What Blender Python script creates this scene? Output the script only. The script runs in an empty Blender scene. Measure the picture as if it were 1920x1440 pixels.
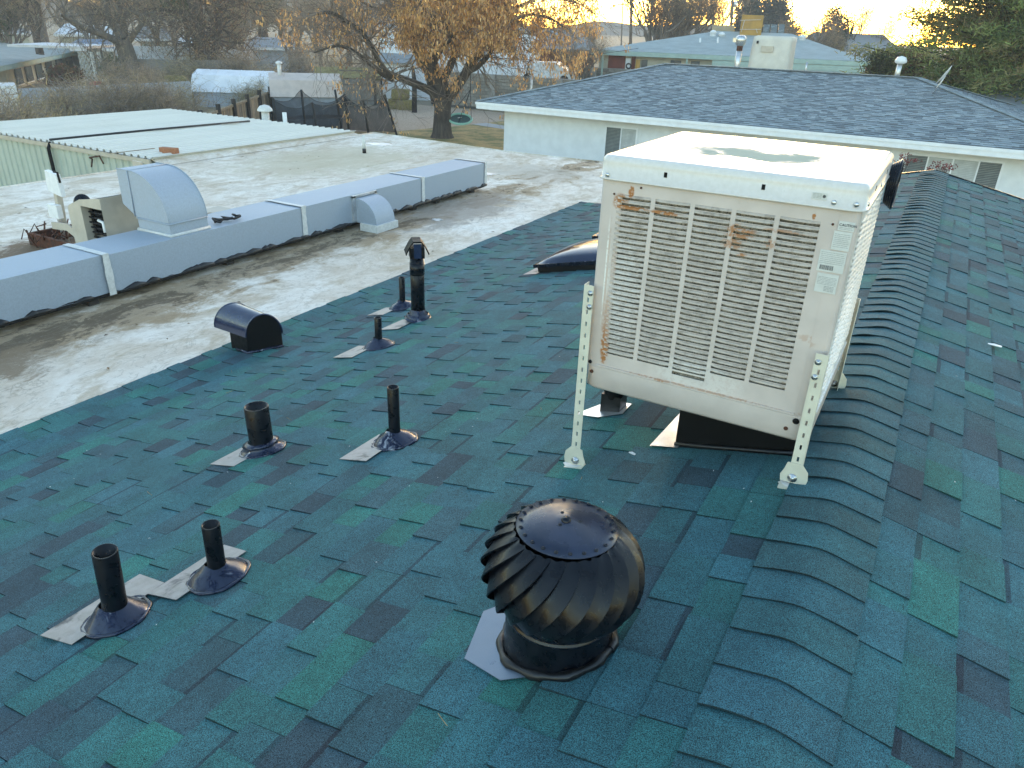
import bpy, bmesh, math, random
from mathutils import Vector, Matrix
R = math.radians
scn = bpy.context.scene
# ------------------------------------------------------------------ camera
F_PX = 1386.59
YAW, PIT, ROL = R(-28.6947), R(-25.7703), R(2.1050)
CAM = Vector((0.042, 0.0, 1.439))
fw = Vector((math.sin(YAW)*math.cos(PIT), math.cos(YAW)*math.cos(PIT), math.sin(PIT)))
r0 = Vector((math.cos(YAW), -math.sin(YAW), 0)); u0 = r0.cross(fw)
rt = r0*math.cos(ROL) + u0*math.sin(ROL); up = rt.cross(fw)
cd = bpy.data.cameras.new('camera'); cam = bpy.data.objects.new('camera', cd)
scn.collection.objects.link(cam)
cam.matrix_world = Matrix(((rt.x, up.x, -fw.x, CAM.x), (rt.y, up.y, -fw.y, CAM.y), (rt.z, up.z, -fw.z, CAM.z), (0, 0, 0, 1)))
cd.sensor_width = 36; cd.lens = F_PX/1920*36; cd.clip_start = 0.05; cd.clip_end = 3000
scn.camera = cam
# ------------------------------------------------------------------ light
SUN_AZ, SUN_EL = R(-11), R(3.0)
w = bpy.data.worlds.new('World'); scn.world = w; w.use_nodes = True
wn = w.node_tree.nodes; wl = w.node_tree.links
bg = wn['Background']; sky = wn.new('ShaderNodeTexSky'); sky.sky_type = 'NISHITA'
sky.sun_disc = False; sky.sun_elevation = SUN_EL; sky.sun_rotation = SUN_AZ
sky.air_density = 1.0; sky.dust_density = 2.2; sky.ozone_density = 1.1; sky.altitude = 1500
wl.new(sky.outputs[0], bg.inputs[0]); bg.inputs[1].default_value = 0.15
sd = bpy.data.lights.new('sun', 'SUN'); so = bpy.data.objects.new('sun', sd); scn.collection.objects.link(so)
sd.energy = 0.12; sd.angle = R(6); sd.color = (1, .72, .42)
sdir = Vector((math.sin(SUN_AZ)*math.cos(SUN_EL), math.cos(SUN_AZ)*math.cos(SUN_EL), math.sin(SUN_EL)))
so.rotation_euler = sdir.to_track_quat('Z', 'Y').to_euler(); so.location = (0, 0, 30)
vs = scn.view_settings; vs.view_transform = 'Standard'; vs.look = 'None'; vs.gamma = 1; vs.use_curve_mapping = False
vs.exposure = 3.15
scn.cycles.max_bounces = 6; scn.cycles.transparent_max_bounces = 12

def ray(px, py):
    return rt*(px-960) - up*(py-720) + fw*F_PX
def at(px, py, D):                      # a point D metres away (measured on the ground)
    r = ray(px, py); return CAM + r*(D/math.hypot(r.x, r.y))
def on_z(px, py, z):
    r = ray(px, py); return CAM + r*((z-CAM.z)/r.z)
def on_y(px, py, y):
    r = ray(px, py); return CAM + r*((y-CAM.y)/r.y)
SL = math.tan(R(13))
def in_view(p, m=60):
    d = Vector(p)-CAM; zc = d.dot(fw)
    if zc < .1: return False
    return -m < 960+F_PX*d.dot(rt)/zc < 1920+m and -m < 720-F_PX*d.dot(up)/zc < 1440+m

# ------------------------------------------------------------------ materials
def nd(nt, t, **k):
    n = nt.nodes.new(t)
    for a, b in k.items(): setattr(n, a, b)
    return n
def mix(nt, fac, a, b, mode='MIX'):
    n = nd(nt, 'ShaderNodeMix', data_type='RGBA', blend_type=mode)
    for s, v in ((0, fac), (6, a), (7, b)):
        if isinstance(v, bpy.types.NodeSocket): nt.links.new(v, n.inputs[s])
        elif s == 0: n.inputs[0].default_value = v
        else: n.inputs[s].default_value = (*v[:3], 1)
    return n.outputs[2]
def noise(nt, vec, scale, detail=3, rough=.55, dist=0):
    n = nd(nt, 'ShaderNodeTexNoise'); n.inputs['Scale'].default_value = scale
    n.inputs['Detail'].default_value = detail; n.inputs['Roughness'].default_value = rough
    n.inputs['Distortion'].default_value = dist
    nt.links.new(vec, n.inputs['Vector']); return n.outputs[0]
def ramp(nt, v, lo, hi, a=0., b=1.):
    n = nd(nt, 'ShaderNodeMapRange'); n.interpolation_type = 'SMOOTHSTEP'
    nt.links.new(v, n.inputs[0])
    for i, x in enumerate((lo, hi, a, b)): n.inputs[i+1].default_value = x
    return n.outputs[0]
def mth(nt, op, a, b=None, c=None):
    n = nd(nt, 'ShaderNodeMath', operation=op)
    for i, v in enumerate((a, b, c)):
        if v is None: continue
        if isinstance(v, bpy.types.NodeSocket): nt.links.new(v, n.inputs[i])
        else: n.inputs[i].default_value = v
    return n.outputs[0]
def base_mat(name):
    m = bpy.data.materials.new(name); m.use_nodes = True; nt = m.node_tree
    b = nt.nodes['Principled BSDF']; g = nd(nt, 'ShaderNodeNewGeometry')
    return m, nt, b, g.outputs['Position']
def scaled(nt, pos, s):
    n = nd(nt, 'ShaderNodeVectorMath', operation='MULTIPLY'); nt.links.new(pos, n.inputs[0]); n.inputs[1].default_value = s
    return n.outputs[0]
def bump(nt, b, h, strength, dist=.002):
    n = nd(nt, 'ShaderNodeBump'); n.inputs['Strength'].default_value = strength; n.inputs['Distance'].default_value = dist
    nt.links.new(h, n.inputs['Height']); nt.links.new(n.outputs[0], b.inputs['Normal'])
MT = {}
def simple(name, col, rough=.6, metal=0., var=.18, scale=6., bmp=0., bs=120., col2=None, lo=.45, hi=.7, amount=1., stretch=(1, 1, 1), rvar=0.1):
    m, nt, b, pos = base_mat(name); pos = scaled(nt, pos, stretch)
    n = noise(nt, pos, scale, 5)
    dk = tuple(c*(1-var) for c in col); lt = tuple(min(1, c*(1+var)) for c in col)
    c = mix(nt, ramp(nt, n, .3, .7), dk, lt)
    if col2:
        n2 = noise(nt, pos, scale*.37+.3, 6, .65, .4)
        c = mix(nt, ramp(nt, n2, lo, hi, 0, amount), c, col2)
    nt.links.new(c, b.inputs['Base Color'])
    b.inputs['Metallic'].default_value = metal
    nt.links.new(ramp(nt, n, .3, .7, max(.03, rough-rvar), min(1, rough+rvar)), b.inputs['Roughness'])
    if bmp: bump(nt, b, noise(nt, pos, bs, 3), bmp)
    MT[name] = m; return m
for _k in ():
    pass
def attr_mat(name, rough=.9, speck=(700., .5, 1.5), var=.12, bmp=.4, col2=None):
    m, nt, b, pos = base_mat(name)
    a = nd(nt, 'ShaderNodeAttribute', attribute_name='tint')
    s = noise(nt, pos, speck[0], 2, .7); s2 = noise(nt, pos, 5., 4); s3 = noise(nt, pos, 45., 3, .7)
    v = mth(nt, 'MULTIPLY', ramp(nt, s, .36, .64, speck[1], speck[2]), ramp(nt, s2, .3, .7, 1-var, 1+var))
    v = mth(nt, 'MULTIPLY', v, ramp(nt, s3, .3, .7, .88, 1.12))
    c = mix(nt, 1., a.outputs['Color'], (1, 1, 1), 'MULTIPLY')
    n = nd(nt, 'ShaderNodeVectorMath', operation='SCALE'); nt.links.new(c, n.inputs[0]); nt.links.new(v, n.inputs['Scale'])
    out = n.outputs[0]
    if col2: out = mix(nt, ramp(nt, noise(nt, pos, 1.3, 6, .7, .5), .56, .8, 0, .45), out, col2)
    nt.links.new(out, b.inputs['Base Color']); b.inputs['Roughness'].default_value = rough
    if bmp: bump(nt, b, s, bmp, .0015)
    MT[name] = m; return m
def spots_mat(name, col, rough, spots, rust=(.33, .135, .04), col2=(.80, .80, .76), dirt=None, nscale=70, dlo=.56, dhi=.78, damt=.5):
    """painted sheet metal with rust or scale round given places"""
    m, nt, b, pos = base_mat(name)
    n1 = noise(nt, pos, nscale, 5, .7, .3); n2 = noise(nt, pos, 9., 4); n3 = noise(nt, pos, 260., 3)
    c = mix(nt, ramp(nt, n2, .3, .7), tuple(x*.93 for x in col), tuple(min(1, x*1.05) for x in col))
    if dirt: c = mix(nt, ramp(nt, noise(nt, pos, 28., 6, .75), dlo, dhi, 0, damt), c, dirt)
    for (p, r, k, amt) in spots:
        sub = nd(nt, 'ShaderNodeVectorMath', operation='SUBTRACT'); nt.links.new(pos, sub.inputs[0]); sub.inputs[1].default_value = p
        mu = nd(nt, 'ShaderNodeVectorMath', operation='DIVIDE'); nt.links.new(sub.outputs[0], mu.inputs[0]); mu.inputs[1].default_value = r
        ln = nd(nt, 'ShaderNodeVectorMath', operation='LENGTH'); nt.links.new(mu.outputs[0], ln.inputs[0])
        fall = ramp(nt, ln.outputs['Value'], 0.1, 1., 1., 0.)
        v = mth(nt, 'MULTIPLY', fall, ramp(nt, n1, .32, .6))
        v = ramp(nt, v, .06, .62, 0, amt)
        c = mix(nt, v, c, mix(nt, n3, tuple(x*.55 for x in rust), tuple(min(1, x*1.7) for x in rust)) if k else col2)
    nt.links.new(c, b.inputs['Base Color']); nt.links.new(ramp(nt, n2, .3, .7, rough-.07, rough+.1), b.inputs['Roughness'])
    bump(nt, b, n3, .08, .001); MT[name] = m; return m

# ------------------------------------------------------------------ mesh helper
class MB:
    def __init__(s): s.v = []; s.f = []; s.c = []; s.smooth = []
    def add(s, vs_, fs, col=None, sm=False):
        o = len(s.v); s.v += [tuple(p) for p in vs_]
        for f in fs: s.f.append(tuple(i+o for i in f)); s.c.append(col); s.smooth.append(sm)
    def box(s, a, b, M=None, col=None):
        x0, y0, z0 = a; x1, y1, z1 = b
        p = [Vector(q) for q in ((x0, y0, z0), (x1, y0, z0), (x1, y1, z0), (x0, y1, z0), (x0, y0, z1), (x1, y0, z1), (x1, y1, z1), (x0, y1, z1))]
        if M is not None: p = [M @ q for q in p]
        s.add(p, [(3, 2, 1, 0), (4, 5, 6, 7), (0, 1, 5, 4), (1, 2, 6, 5), (2, 3, 7, 6), (3, 0, 4, 7)], col)
    def bar(s, a, b, wx, wz, col=None, upv=(0, 0, 1)):
        a = Vector(a); b = Vector(b); d = (b-a).normalized(); u = Vector(upv)
        if abs(d.dot(u)) > .98: u = Vector((0, 1, 0))
        x = d.cross(u).normalized(); z = x.cross(d)
        p = []
        for q in (a, b):
            p += [q-x*wx/2-z*wz/2, q+x*wx/2-z*wz/2, q+x*wx/2+z*wz/2, q-x*wx/2+z*wz/2]
        s.add(p, [(0, 1, 2, 3), (7, 6, 5, 4), (0, 4, 5, 1), (1, 5, 6, 2), (2, 6, 7, 3), (3, 7, 4, 0)], col)
    def tube(s, path, rad, n=8, cap=True, col=None, sm=True):
        path = [Vector(p) for p in path]
        if not hasattr(rad, '__len__'): rad = [rad]*len(path)
        u = None; rings = []
        for i, p in enumerate(path):
            d = (path[min(i+1, len(path)-1)]-path[max(i-1, 0)]).normalized()
            if u is None:
                u = d.orthogonal().normalized()
            else:
                u = (u-d*u.dot(d))
                u = u.normalized() if u.length > 1e-5 else d.orthogonal().normalized()
            v = d.cross(u)
            rings.append([p+(u*math.cos(2*math.pi*k/n)+v*math.sin(2*math.pi*k/n))*rad[i] for k in range(n)])
        vs_ = [q for r in rings for q in r]; fs = []
        for i in range(len(rings)-1):
            for k in range(n): fs.append((i*n+k, i*n+(k+1) % n, (i+1)*n+(k+1) % n, (i+1)*n+k))
        s.add(vs_, fs, col, sm)
        if cap:
            o = len(s.v)-len(vs_)
            s.f.append(tuple(o+k for k in reversed(range(n)))); s.c.append(col); s.smooth.append(False)
            s.f.append(tuple(o+(len(rings)-1)*n+k for k in range(n))); s.c.append(col); s.smooth.append(False)
    def lathe(s, prof, n=32, c=(0, 0, 0), M=None, col=None, wob=0, seed=0, sm=True, close=False):
        c = Vector(c); vs_ = []; rg = random.Random(seed); ph = [rg.uniform(0, 6.28) for _ in range(4)]
        for (r, z) in prof:
            for k in range(n):
                a = 2*math.pi*k/n; rr = r
                if wob: rr = r*(1+wob*(math.sin(2*a+ph[0])+.7*math.sin(5*a+ph[1])+.5*math.sin(9*a+ph[2])+.4*math.sin(14*a+ph[3])))
                q = Vector((rr*math.cos(a), rr*math.sin(a), z))
                if M is not None: q = M @ q
                vs_.append(c+q)
        fs = []; m = len(prof)
        for i in range(m-1 if not close else m):
            j = (i+1) % m
            for k in range(n): fs.append((i*n+k, i*n+(k+1) % n, j*n+(k+1) % n, j*n+k))
        s.add(vs_, fs, col, sm)
    def disc(s, c, r, n=16, M=None, col=None, r2=None):
        c = Vector(c); r2 = r2 or r; p = []
        for k in range(n):
            q = Vector((r*math.cos(2*math.pi*k/n), r2*math.sin(2*math.pi*k/n), 0))
            p.append(c+(M @ q if M is not None else q))
        s.add(p, [tuple(range(n))], col)
    def prism(s, poly, ext, col=None, sm=False):     # poly: list of 3D points, ext: vector
        n = len(poly); ext = Vector(ext); p = [Vector(q) for q in poly]+[Vector(q)+ext for q in poly]
        s.add(p, [tuple(reversed(range(n))), tuple(range(n, 2*n))], col)
        s.add(p, [(i, (i+1) % n, n+(i+1) % n, n+i) for i in range(n)], col, sm)
    def quad(s, a, b, c, d, col=None, sm=False): s.add([a, b, c, d], [(0, 1, 2, 3)], col, sm)
    def grid(s, fn, nu, nv, col=None, sm=True, closeu=False):
        vs_ = [fn(i/nu, j/nv) for i in range(nu+1) for j in range(nv+1)]
        fs = [(i*(nv+1)+j, (i+1)*(nv+1)+j, (i+1)*(nv+1)+j+1, i*(nv+1)+j+1) for i in range(nu) for j in range(nv)]
        s.add(vs_, fs, col, sm)
    def build(s, name, mat, parent=None, fixn=True):
        o0 = wloc(parent)
        me = bpy.data.meshes.new(name)
        me.from_pydata([(p[0]-o0.x, p[1]-o0.y, p[2]-o0.z) for p in s.v], [], s.f)
        me.polygons.foreach_set('use_smooth', s.smooth)
        if any(c is not None for c in s.c):
            at_ = me.color_attributes.new('tint', 'FLOAT_COLOR', 'CORNER'); buf = []
            for f, c in zip(s.f, s.c):
                c = c or (.5, .5, .5); buf += [c[0], c[1], c[2], 1.]*len(f)
            at_.data.foreach_set('color', buf)
        if fixn and len(s.f) < 30000:
            bm = bmesh.new(); bm.from_mesh(me); bmesh.ops.recalc_face_normals(bm, faces=bm.faces); bm.to_mesh(me); bm.free()
        me.materials.append(MT[mat] if isinstance(mat, str) else mat)
        o = bpy.data.objects.new(name, me); scn.collection.objects.link(o)
        if parent: o.parent = parent
        return o
def wloc(o):
    v = Vector((0, 0, 0))
    while o: v += o.location; o = o.parent
    return v
def thing(name, label, cat, loc=(0, 0, 0), group=None):
    o = bpy.data.objects.new(name, None); scn.collection.objects.link(o); o.location = loc; o.empty_display_size = .1
    return tag(o, label, cat, group)
def tag(o, label, cat, group=None, kind=None):
    o['label'] = label; o['category'] = cat
    if group: o['group'] = group
    if kind: o['kind'] = kind
    return o
def structure(o, label=None):
    o['kind'] = 'structure'
    if label: o['label'] = label
    return o
def stuff(o): o['kind'] = 'stuff'; return o
def solid(name, mat, parent, a, b, M=None, bev=0):
    m = MB(); m.box(a, b, M); o = m.build(name, mat, parent)
    if bev:
        md = o.modifiers.new('bevel', 'BEVEL'); md.width = bev; md.segments = 2
    return o

# ------------------------------------------------------------------ palette
attr_mat('shingle_granules', .95, (400., .22, 1.95), .14, .6)
attr_mat('plain_tinted', .8, (60., .8, 1.2), .1, .1)
attr_mat('grey_granules', .92, (160., .7, 1.3), .15, .2)
simple('black_paint', (.003, .0045, .008), .32, 0, .3, 30, .05, 300)
simple('black_matte', (.003, .0035, .004), .6, 0, .3, 30, .15, 200)
simple('black_gloss', (.005, .008, .016), .2, 0, .3, 20, .04, 400)
for _k in ('black_paint', 'black_gloss'): MT[_k].node_tree.nodes['Principled BSDF'].inputs['Specular IOR Level'].default_value = .30
MT['black_matte'].node_tree.nodes['Principled BSDF'].inputs['Specular IOR Level'].default_value = .2
simple('blue_black', (.014, .022, .060), .17, 0, .15, 20, .03, 300)  # blue sheen of the sky on black sheet metal, painted into the base
MT['blue_black'].node_tree.nodes['Principled BSDF'].inputs['Specular IOR Level'].default_value = .9
simple('cap_sky_tint', (.016, .024, .050), .30, 0, .25, 12, .04, 300)  # blue sky reflection on the black top plate put into its colour
simple('galvanised', (.62, .63, .64), .38, .85, .12, 14, .05, 60, (.30, .30, .31), .5, .75, .6)
simple('duct_metal', (.35, .40, .465), .55, .15, .07, 60, .06, 180, (.33, .36, .40), .5, .8, .6)
simple('sealant_white', (.62, .62, .60), .55, 0, .1, 30, .25, 60, (.35, .33, .30), .6, .8, .6)
simple('tar', (.008, .008, .009), .4, 0, .4, 30, .5, 60)
simple('cream_paint', (.63, .61, .50), .45, 0, .06, 14, .05, 100, (.45, .40, .30), .62, .85, .5)
simple('zinc', (.55, .56, .56), .3, .9, .15, 60, .1, 200)
simple('white_plastic', (.75, .76, .76), .4, 0, .06, 20)
simple('stucco_white', (.76, .77, .77), .9, 0, .05, 3, .5, 90, (.50, .50, .50), .6, .85, .35)
simple('white_trim', (.80, .81, .82), .6, 0, .05, 5, .1, 40)
simple('glass_dark', (.10, .115, .115), .12, 0, .15, 3)
simple('blind_white', (.42, .43, .42), .6, 0, .05, 3)
simple('bark', (.085, .066, .052), .95, 0, .35, 9, .9, 22, (.03, .022, .018), .45, .7, .8, (1, 1, .25))
simple('bark_grey', (.16, .135, .11), .95, 0, .3, 8, .6, 25, (.05, .04, .035), .5, .7, .7, (1, 1, .3))
simple('bark_dark', (.04, .03, .026), .95, 0, .3, 8, .6, 25)
simple('twig', (.22, .17, .13), .95, 0, .3, 3)
simple('wood_weathered', (.30, .24, .165), .9, 0, .25, 5, .4, 60, (.10, .085, .07), .5, .75, .8, (4, 4, .5))
simple('wood_grey', (.15, .135, .12), .9, 0, .2, 5, .4, 60, (.09, .08, .075), .5, .75, .8, (4, 4, .5))
simple('wood_dark', (.035, .03, .027), .9, 0, .25, 5, .3, 40)
simple('concrete_block', (.30, .29, .27), .95, 0, .14, 2, .4, 60, (.14, .135, .125), .5, .75, .7)
simple('shed_beige', (.58, .50, .45), .8, 0, .08, 3, .1, 30)
simple('shed_roof_white', (.72, .73, .76), .7, 0, .08, 2, .1, 30, (.42, .40, .38), .55, .8, .5)
simple('shed_wall_blue', (.36, .40, .46), .8, 0, .1, 3)
simple('wall_white', (.74, .76, .79), .85, 0, .06, 1.5, .1, 30, (.5, .5, .5), .6, .8, .4)
simple('brick_red', (.19, .055, .035), .9, 0, .2, 2)
simple('green_trim', (.36, .47, .42), .7, 0, .08, 2)
simple('cream_wall', (.45, .42, .33), .8, 0, .1, 2)
simple('green_panel', (.45, .49, .415), .55, 0, .07, 1.5, .05, 30, (.30, .35, .29), .5, .8, .5)
simple('roof_panel_white', (.70, .68, .62), .6, 0, .05, 1.2, .06, 30, (.50, .48, .40), .5, .8, .45, (2, .3, 1))
simple('rusty', (.10, .035, .018), .9, 0, .5, 25, .6, 60, (.03, .02, .015), .4, .7, .8)
simple('beige_metal', (.47, .42, .34), .5, 0, .08, 8, .08, 60, (.33, .27, .20), .55, .8, .6)
simple('black_mesh_frame', (.012, .012, .013), .7)
simple('hay', (.23, .185, .065), .95, 0, .3, 12, .9, 40, (.12, .09, .03), .45, .7, .7)
simple('red_leaf', (.13, .028, .028), .7, 0, .4, 20)
simple('swing_green', (.30, .58, .47), .6, 0, .05, 8)
simple('swing_net', (.03, .09, .09), .7, 0, .3, 8)
simple('rope', (.03, .03, .03), .8)
simple('tan_box', (.42, .34, .22), .7, 0, .08, 3)
simple('yellow_box', (.42, .24, .055), .7, 0, .15, 2)
simple('solar_glass', (.16, .19, .18), .25, .2, .1, 2)
simple('blue_tarp', (.03, .10, .22), .5, 0, .2, 2)
simple('tarp_red', (.45, .06, .06), .6)
simple('lattice_white', (.6, .62, .62), .7)
simple('white_body', (.65, .66, .68), .35)
simple('brick_clay', (.33, .14, .07), .9, 0, .2, 30, .3, 80)
simple('cloth_cover', (.60, .575, .51), .75, 0, .06, 4, .3, 8)
simple('strap_black', (.012, .012, .014), .6)
simple('skylight_dome', (.015, .022, .05), .10, 0, .1, 3)
def leaf_mat(name, rough=.75):
    m, nt, b, pos = base_mat(name)
    a = nd(nt, 'ShaderNodeAttribute', attribute_name='tint')
    v = ramp(nt, noise(nt, pos, 3., 4), .3, .7, .75, 1.25)
    n = nd(nt, 'ShaderNodeVectorMath', operation='SCALE'); nt.links.new(a.outputs['Color'], n.inputs[0]); nt.links.new(v, n.inputs['Scale'])
    nt.links.new(n.outputs[0], b.inputs['Base Color']); b.inputs['Roughness'].default_value = rough
    tr = nd(nt, 'ShaderNodeBsdfTranslucent'); nt.links.new(n.outputs[0], tr.inputs[0])
    mx = nd(nt, 'ShaderNodeMixShader'); mx.inputs[0].default_value = .4
    nt.links.new(b.outputs[0], mx.inputs[1]); nt.links.new(tr.outputs[0], mx.inputs[2])
    nt.links.new(mx.outputs[0], nt.nodes['Material Output'].inputs[0]); MT[name] = m
leaf_mat('leaf')
def net_mat():
    m, nt, b, pos = base_mat('net'); b.inputs['Base Color'].default_value = (.012, .013, .015, 1); b.inputs['Roughness'].default_value = .9
    tr = nd(nt, 'ShaderNodeBsdfTransparent'); mx = nd(nt, 'ShaderNodeMixShader')
    nt.links.new(ramp(nt, noise(nt, pos, 2., 3), .3, .7, .46, .62), mx.inputs[0])
    nt.links.new(tr.outputs[0], mx.inputs[1]); nt.links.new(b.outputs[0], mx.inputs[2])
    nt.links.new(mx.outputs[0], nt.nodes['Material Output'].inputs[0]); MT['net'] = m
net_mat()

# flat roof membrane: white coating with dirt where water stands
def membrane():
    m, nt, b, pos = base_mat('membrane')
    sep = nd(nt, 'ShaderNodeSeparateXYZ'); nt.links.new(pos, sep.inputs[0]); X, Y = sep.outputs[0], sep.outputs[1]
    st = scaled(nt, pos, (1.5, .8, 1))
    n1 = noise(nt, st, 1.3, 10, .72, .7); n2 = noise(nt, st, 5., 9, .75, .8); n3 = noise(nt, pos, 38., 6, .75); n4 = noise(nt, pos, .6, 6, .65, .4)
    n5 = noise(nt, scaled(nt, pos, (1.2, .9, 1)), 2.7, 10, .78, .3)
    c = mix(nt, ramp(nt, n4, .35, .65), (.70, .62, .52), (.84, .79, .71))
    c = mix(nt, ramp(nt, n5, .42, .64, 0, .7), c, (.57, .475, .37))
    c = mix(nt, ramp(nt, n1, .47, .62, 0, .75), c, (.50, .40, .28))
    def pit(k): return mth(nt, 'MULTIPLY', mth(nt, 'SUBTRACT', k, .5), 1.)
    band = mth(nt, 'SUBTRACT', 1., mth(nt, 'MINIMUM', 1., mth(nt, 'ABSOLUTE', mth(nt, 'DIVIDE', mth(nt, 'ADD', X, 6.2), .80))))
    far = ramp(nt, Y, 2., 12., 1., .62)
    v = mth(nt, 'MULTIPLY', mth(nt, 'ADD', band, -.08), far)
    v = mth(nt, 'ADD', mth(nt, 'ADD', v, mth(nt, 'MULTIPLY', pit(n1), 1.9)), mth(nt, 'MULTIPLY', pit(n5), 1.5))
    c = mix(nt, ramp(nt, v, .22, .62, 0, .82), c, mix(nt, n2, (.42, .30, .17), (.22, .155, .095)))
    v2 = mth(nt, 'ADD', v, mth(nt, 'MULTIPLY', pit(n2), 2.2))
    c = mix(nt, ramp(nt, v2, .62, .95, 0, .8), c, (.105, .08, .055))
    tide = mth(nt, 'ABSOLUTE', pit(noise(nt, st, 2.1, 6, .65, 1.4)))
    c = mix(nt, ramp(nt, tide, .002, .018, .4, 0.), c, (.30, .25, .18))
    for (cx, cy, rx, ry, col, amt) in ((-10.5, 11.3, 1.7, 2.4, (.52, .45, .32), .8), (-8.7, 4.75, .6, 1.0, (.20, .13, .08), 1.), (-6.0, 9.3, .7, 2.2, (.30, .26, .22), .8), (-5.9, 1.9, .55, 1.6, (.22, .16, .10), .9), (-6.5, 12.8, 1.5, 1.2, (.48, .43, .36), .7)):
        dx = mth(nt, 'DIVIDE', mth(nt, 'SUBTRACT', X, cx), rx); dy = mth(nt, 'DIVIDE', mth(nt, 'SUBTRACT', Y, cy), ry)
        d = mth(nt, 'SQRT', mth(nt, 'ADD', mth(nt, 'MULTIPLY', dx, dx), mth(nt, 'MULTIPLY', dy, dy)))
        d = mth(nt, 'ADD', mth(nt, 'ADD', d, mth(nt, 'MULTIPLY', pit(n1), 2.4)), mth(nt, 'MULTIPLY', pit(n2), 1.6))
        c = mix(nt, ramp(nt, d, .45, 1.0, amt, 0.), c, col)
    c = mix(nt, ramp(nt, n3, .57, .75, 0, .45), c, (.28, .24, .19))
    c = mix(nt, ramp(nt, n3, .40, .25, 0, .5), c, (.80, .79, .77))
    nt.links.new(c, b.inputs['Base Color'])
    nt.links.new(ramp(nt, n1, .3, .7, .65, .9), b.inputs['Roughness']); b.inputs['Specular IOR Level'].default_value = .2
    bump(nt, b, mth(nt, 'ADD', n2, mth(nt, 'MULTIPLY', n3, .3)), .45, .008); MT['membrane'] = m
membrane()
def ground_mat():
    m, nt, b, pos = base_mat('soil')
    n1 = noise(nt, pos, .06, 6, .6); n2 = noise(nt, pos, .9, 6, .7); n3 = noise(nt, pos, 14., 4, .7)
    c = mix(nt, ramp(nt, n1, .42, .6), (.26, .21, .15), (.30, .235, .13))
    c = mix(nt, ramp(nt, n2, .4, .7, 0, .7), c, (.16, .14, .085))
    c = mix(nt, ramp(nt, n3, .4, .7, 0, .4), c, (.12, .095, .065))
    nt.links.new(c, b.inputs['Base Color']); b.inputs['Roughness'].default_value = .95; bump(nt, b, n3, .5, .03); MT['soil'] = m
    m, nt, b, pos = base_mat('dry_grass')
    n2 = noise(nt, pos, .8, 6, .7); n3 = noise(nt, pos, 20., 4, .7)
    c = mix(nt, ramp(nt, n2, .4, .62), (.56, .38, .15), (.18, .20, .06))
    c = mix(nt, ramp(nt, n3, .35, .7, 0, .6), c, (.14, .10, .05))
    nt.links.new(c, b.inputs['Base Color']); b.inputs['Roughness'].default_value = .95; bump(nt, b, n3, .8, .04); MT['dry_grass'] = m
    m, nt, b, pos = base_mat('gravel')
    n3 = noise(nt, pos, 16., 4, .7)
    c = mix(nt, ramp(nt, n3, .35, .65), (.34, .245, .165), (.54, .41, .30))
    nt.links.new(c, b.inputs['Base Color']); b.inputs['Roughness'].default_value = .95; bump(nt, b, n3, .8, .03); MT['gravel'] = m
ground_mat()
G = -3.6
exec_parts = True
# ================================================================== ground and setting
def sheet(name, mat, pts, z, label):
    m = MB(); m.add([(x, y, z) for x, y in pts], [tuple(range(len(pts)))]); return structure(m.build(name, mat), label)
m = MB()
rg = random.Random(5)
xs = [-900, -500, -300, -200, -140, -100, -70, -50, -35, -20, 0, 20, 50, 100, 200, 400, 700]; ys = [-60, -20, 0, 15, 30, 45, 60, 80, 110, 160, 240, 400, 700, 1200]
m.add([(x, y, G) for x in xs for y in ys], [(i*len(ys)+j, (i+1)*len(ys)+j, (i+1)*len(ys)+j+1, i*len(ys)+j+1) for i in range(len(xs)-1) for j in range(len(ys)-1)])
structure(m.build('ground', 'soil'), 'bare winter ground of the yards')
sheet('lawn', 'dry_grass', [(-26.5, 29.6), (-14, 27), (-12, 40), (-16, 44), (-22.5, 44), (-23.5, 36.5), (-24.6, 32)], G+.012, 'patchy brown lawn round the big tree')
sheet('gravel_bed', 'gravel', [(-34, 38.5), (-31, 33.5), (-26.5, 29.6), (-24.6, 32), (-23.5, 36.5), (-22.5, 44), (-33, 43.9)], G+.008, 'pinkish gravel yard in front of the block wall')
simple('paving', (.38, .38, .38), .9, 0, .08, 3)
sheet('walkway', 'paving', [(-23.6, 37.2), (-14, 34.8), (-14, 35.9), (-23.2, 38.3)], G+.018, 'narrow concrete path crossing the lawn')
# far hills behind the houses on the left
m = MB(); simple('hill', (.16, .145, .12), 1., 0, .15, .004)
pts = []
for i in range(41):
    a = R(-75+i*1.5*1.0); Dh = 900; h = 24+16*math.sin(i*.35)+7*math.sin(i*1.3+1)
    if i > 26: h *= max(0.25, 1-(i-26)*.06)
    pts += [(Dh*math.sin(a), Dh*math.cos(a), G-1), (Dh*1.1*math.sin(a), Dh*1.1*math.cos(a), h)]
m.add(pts, [(2*i, 2*i+2, 2*i+3, 2*i+1) for i in range(40)], None, True)
structure(m.build('hills', 'hill'), 'low hazy hills on the horizon')

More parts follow.
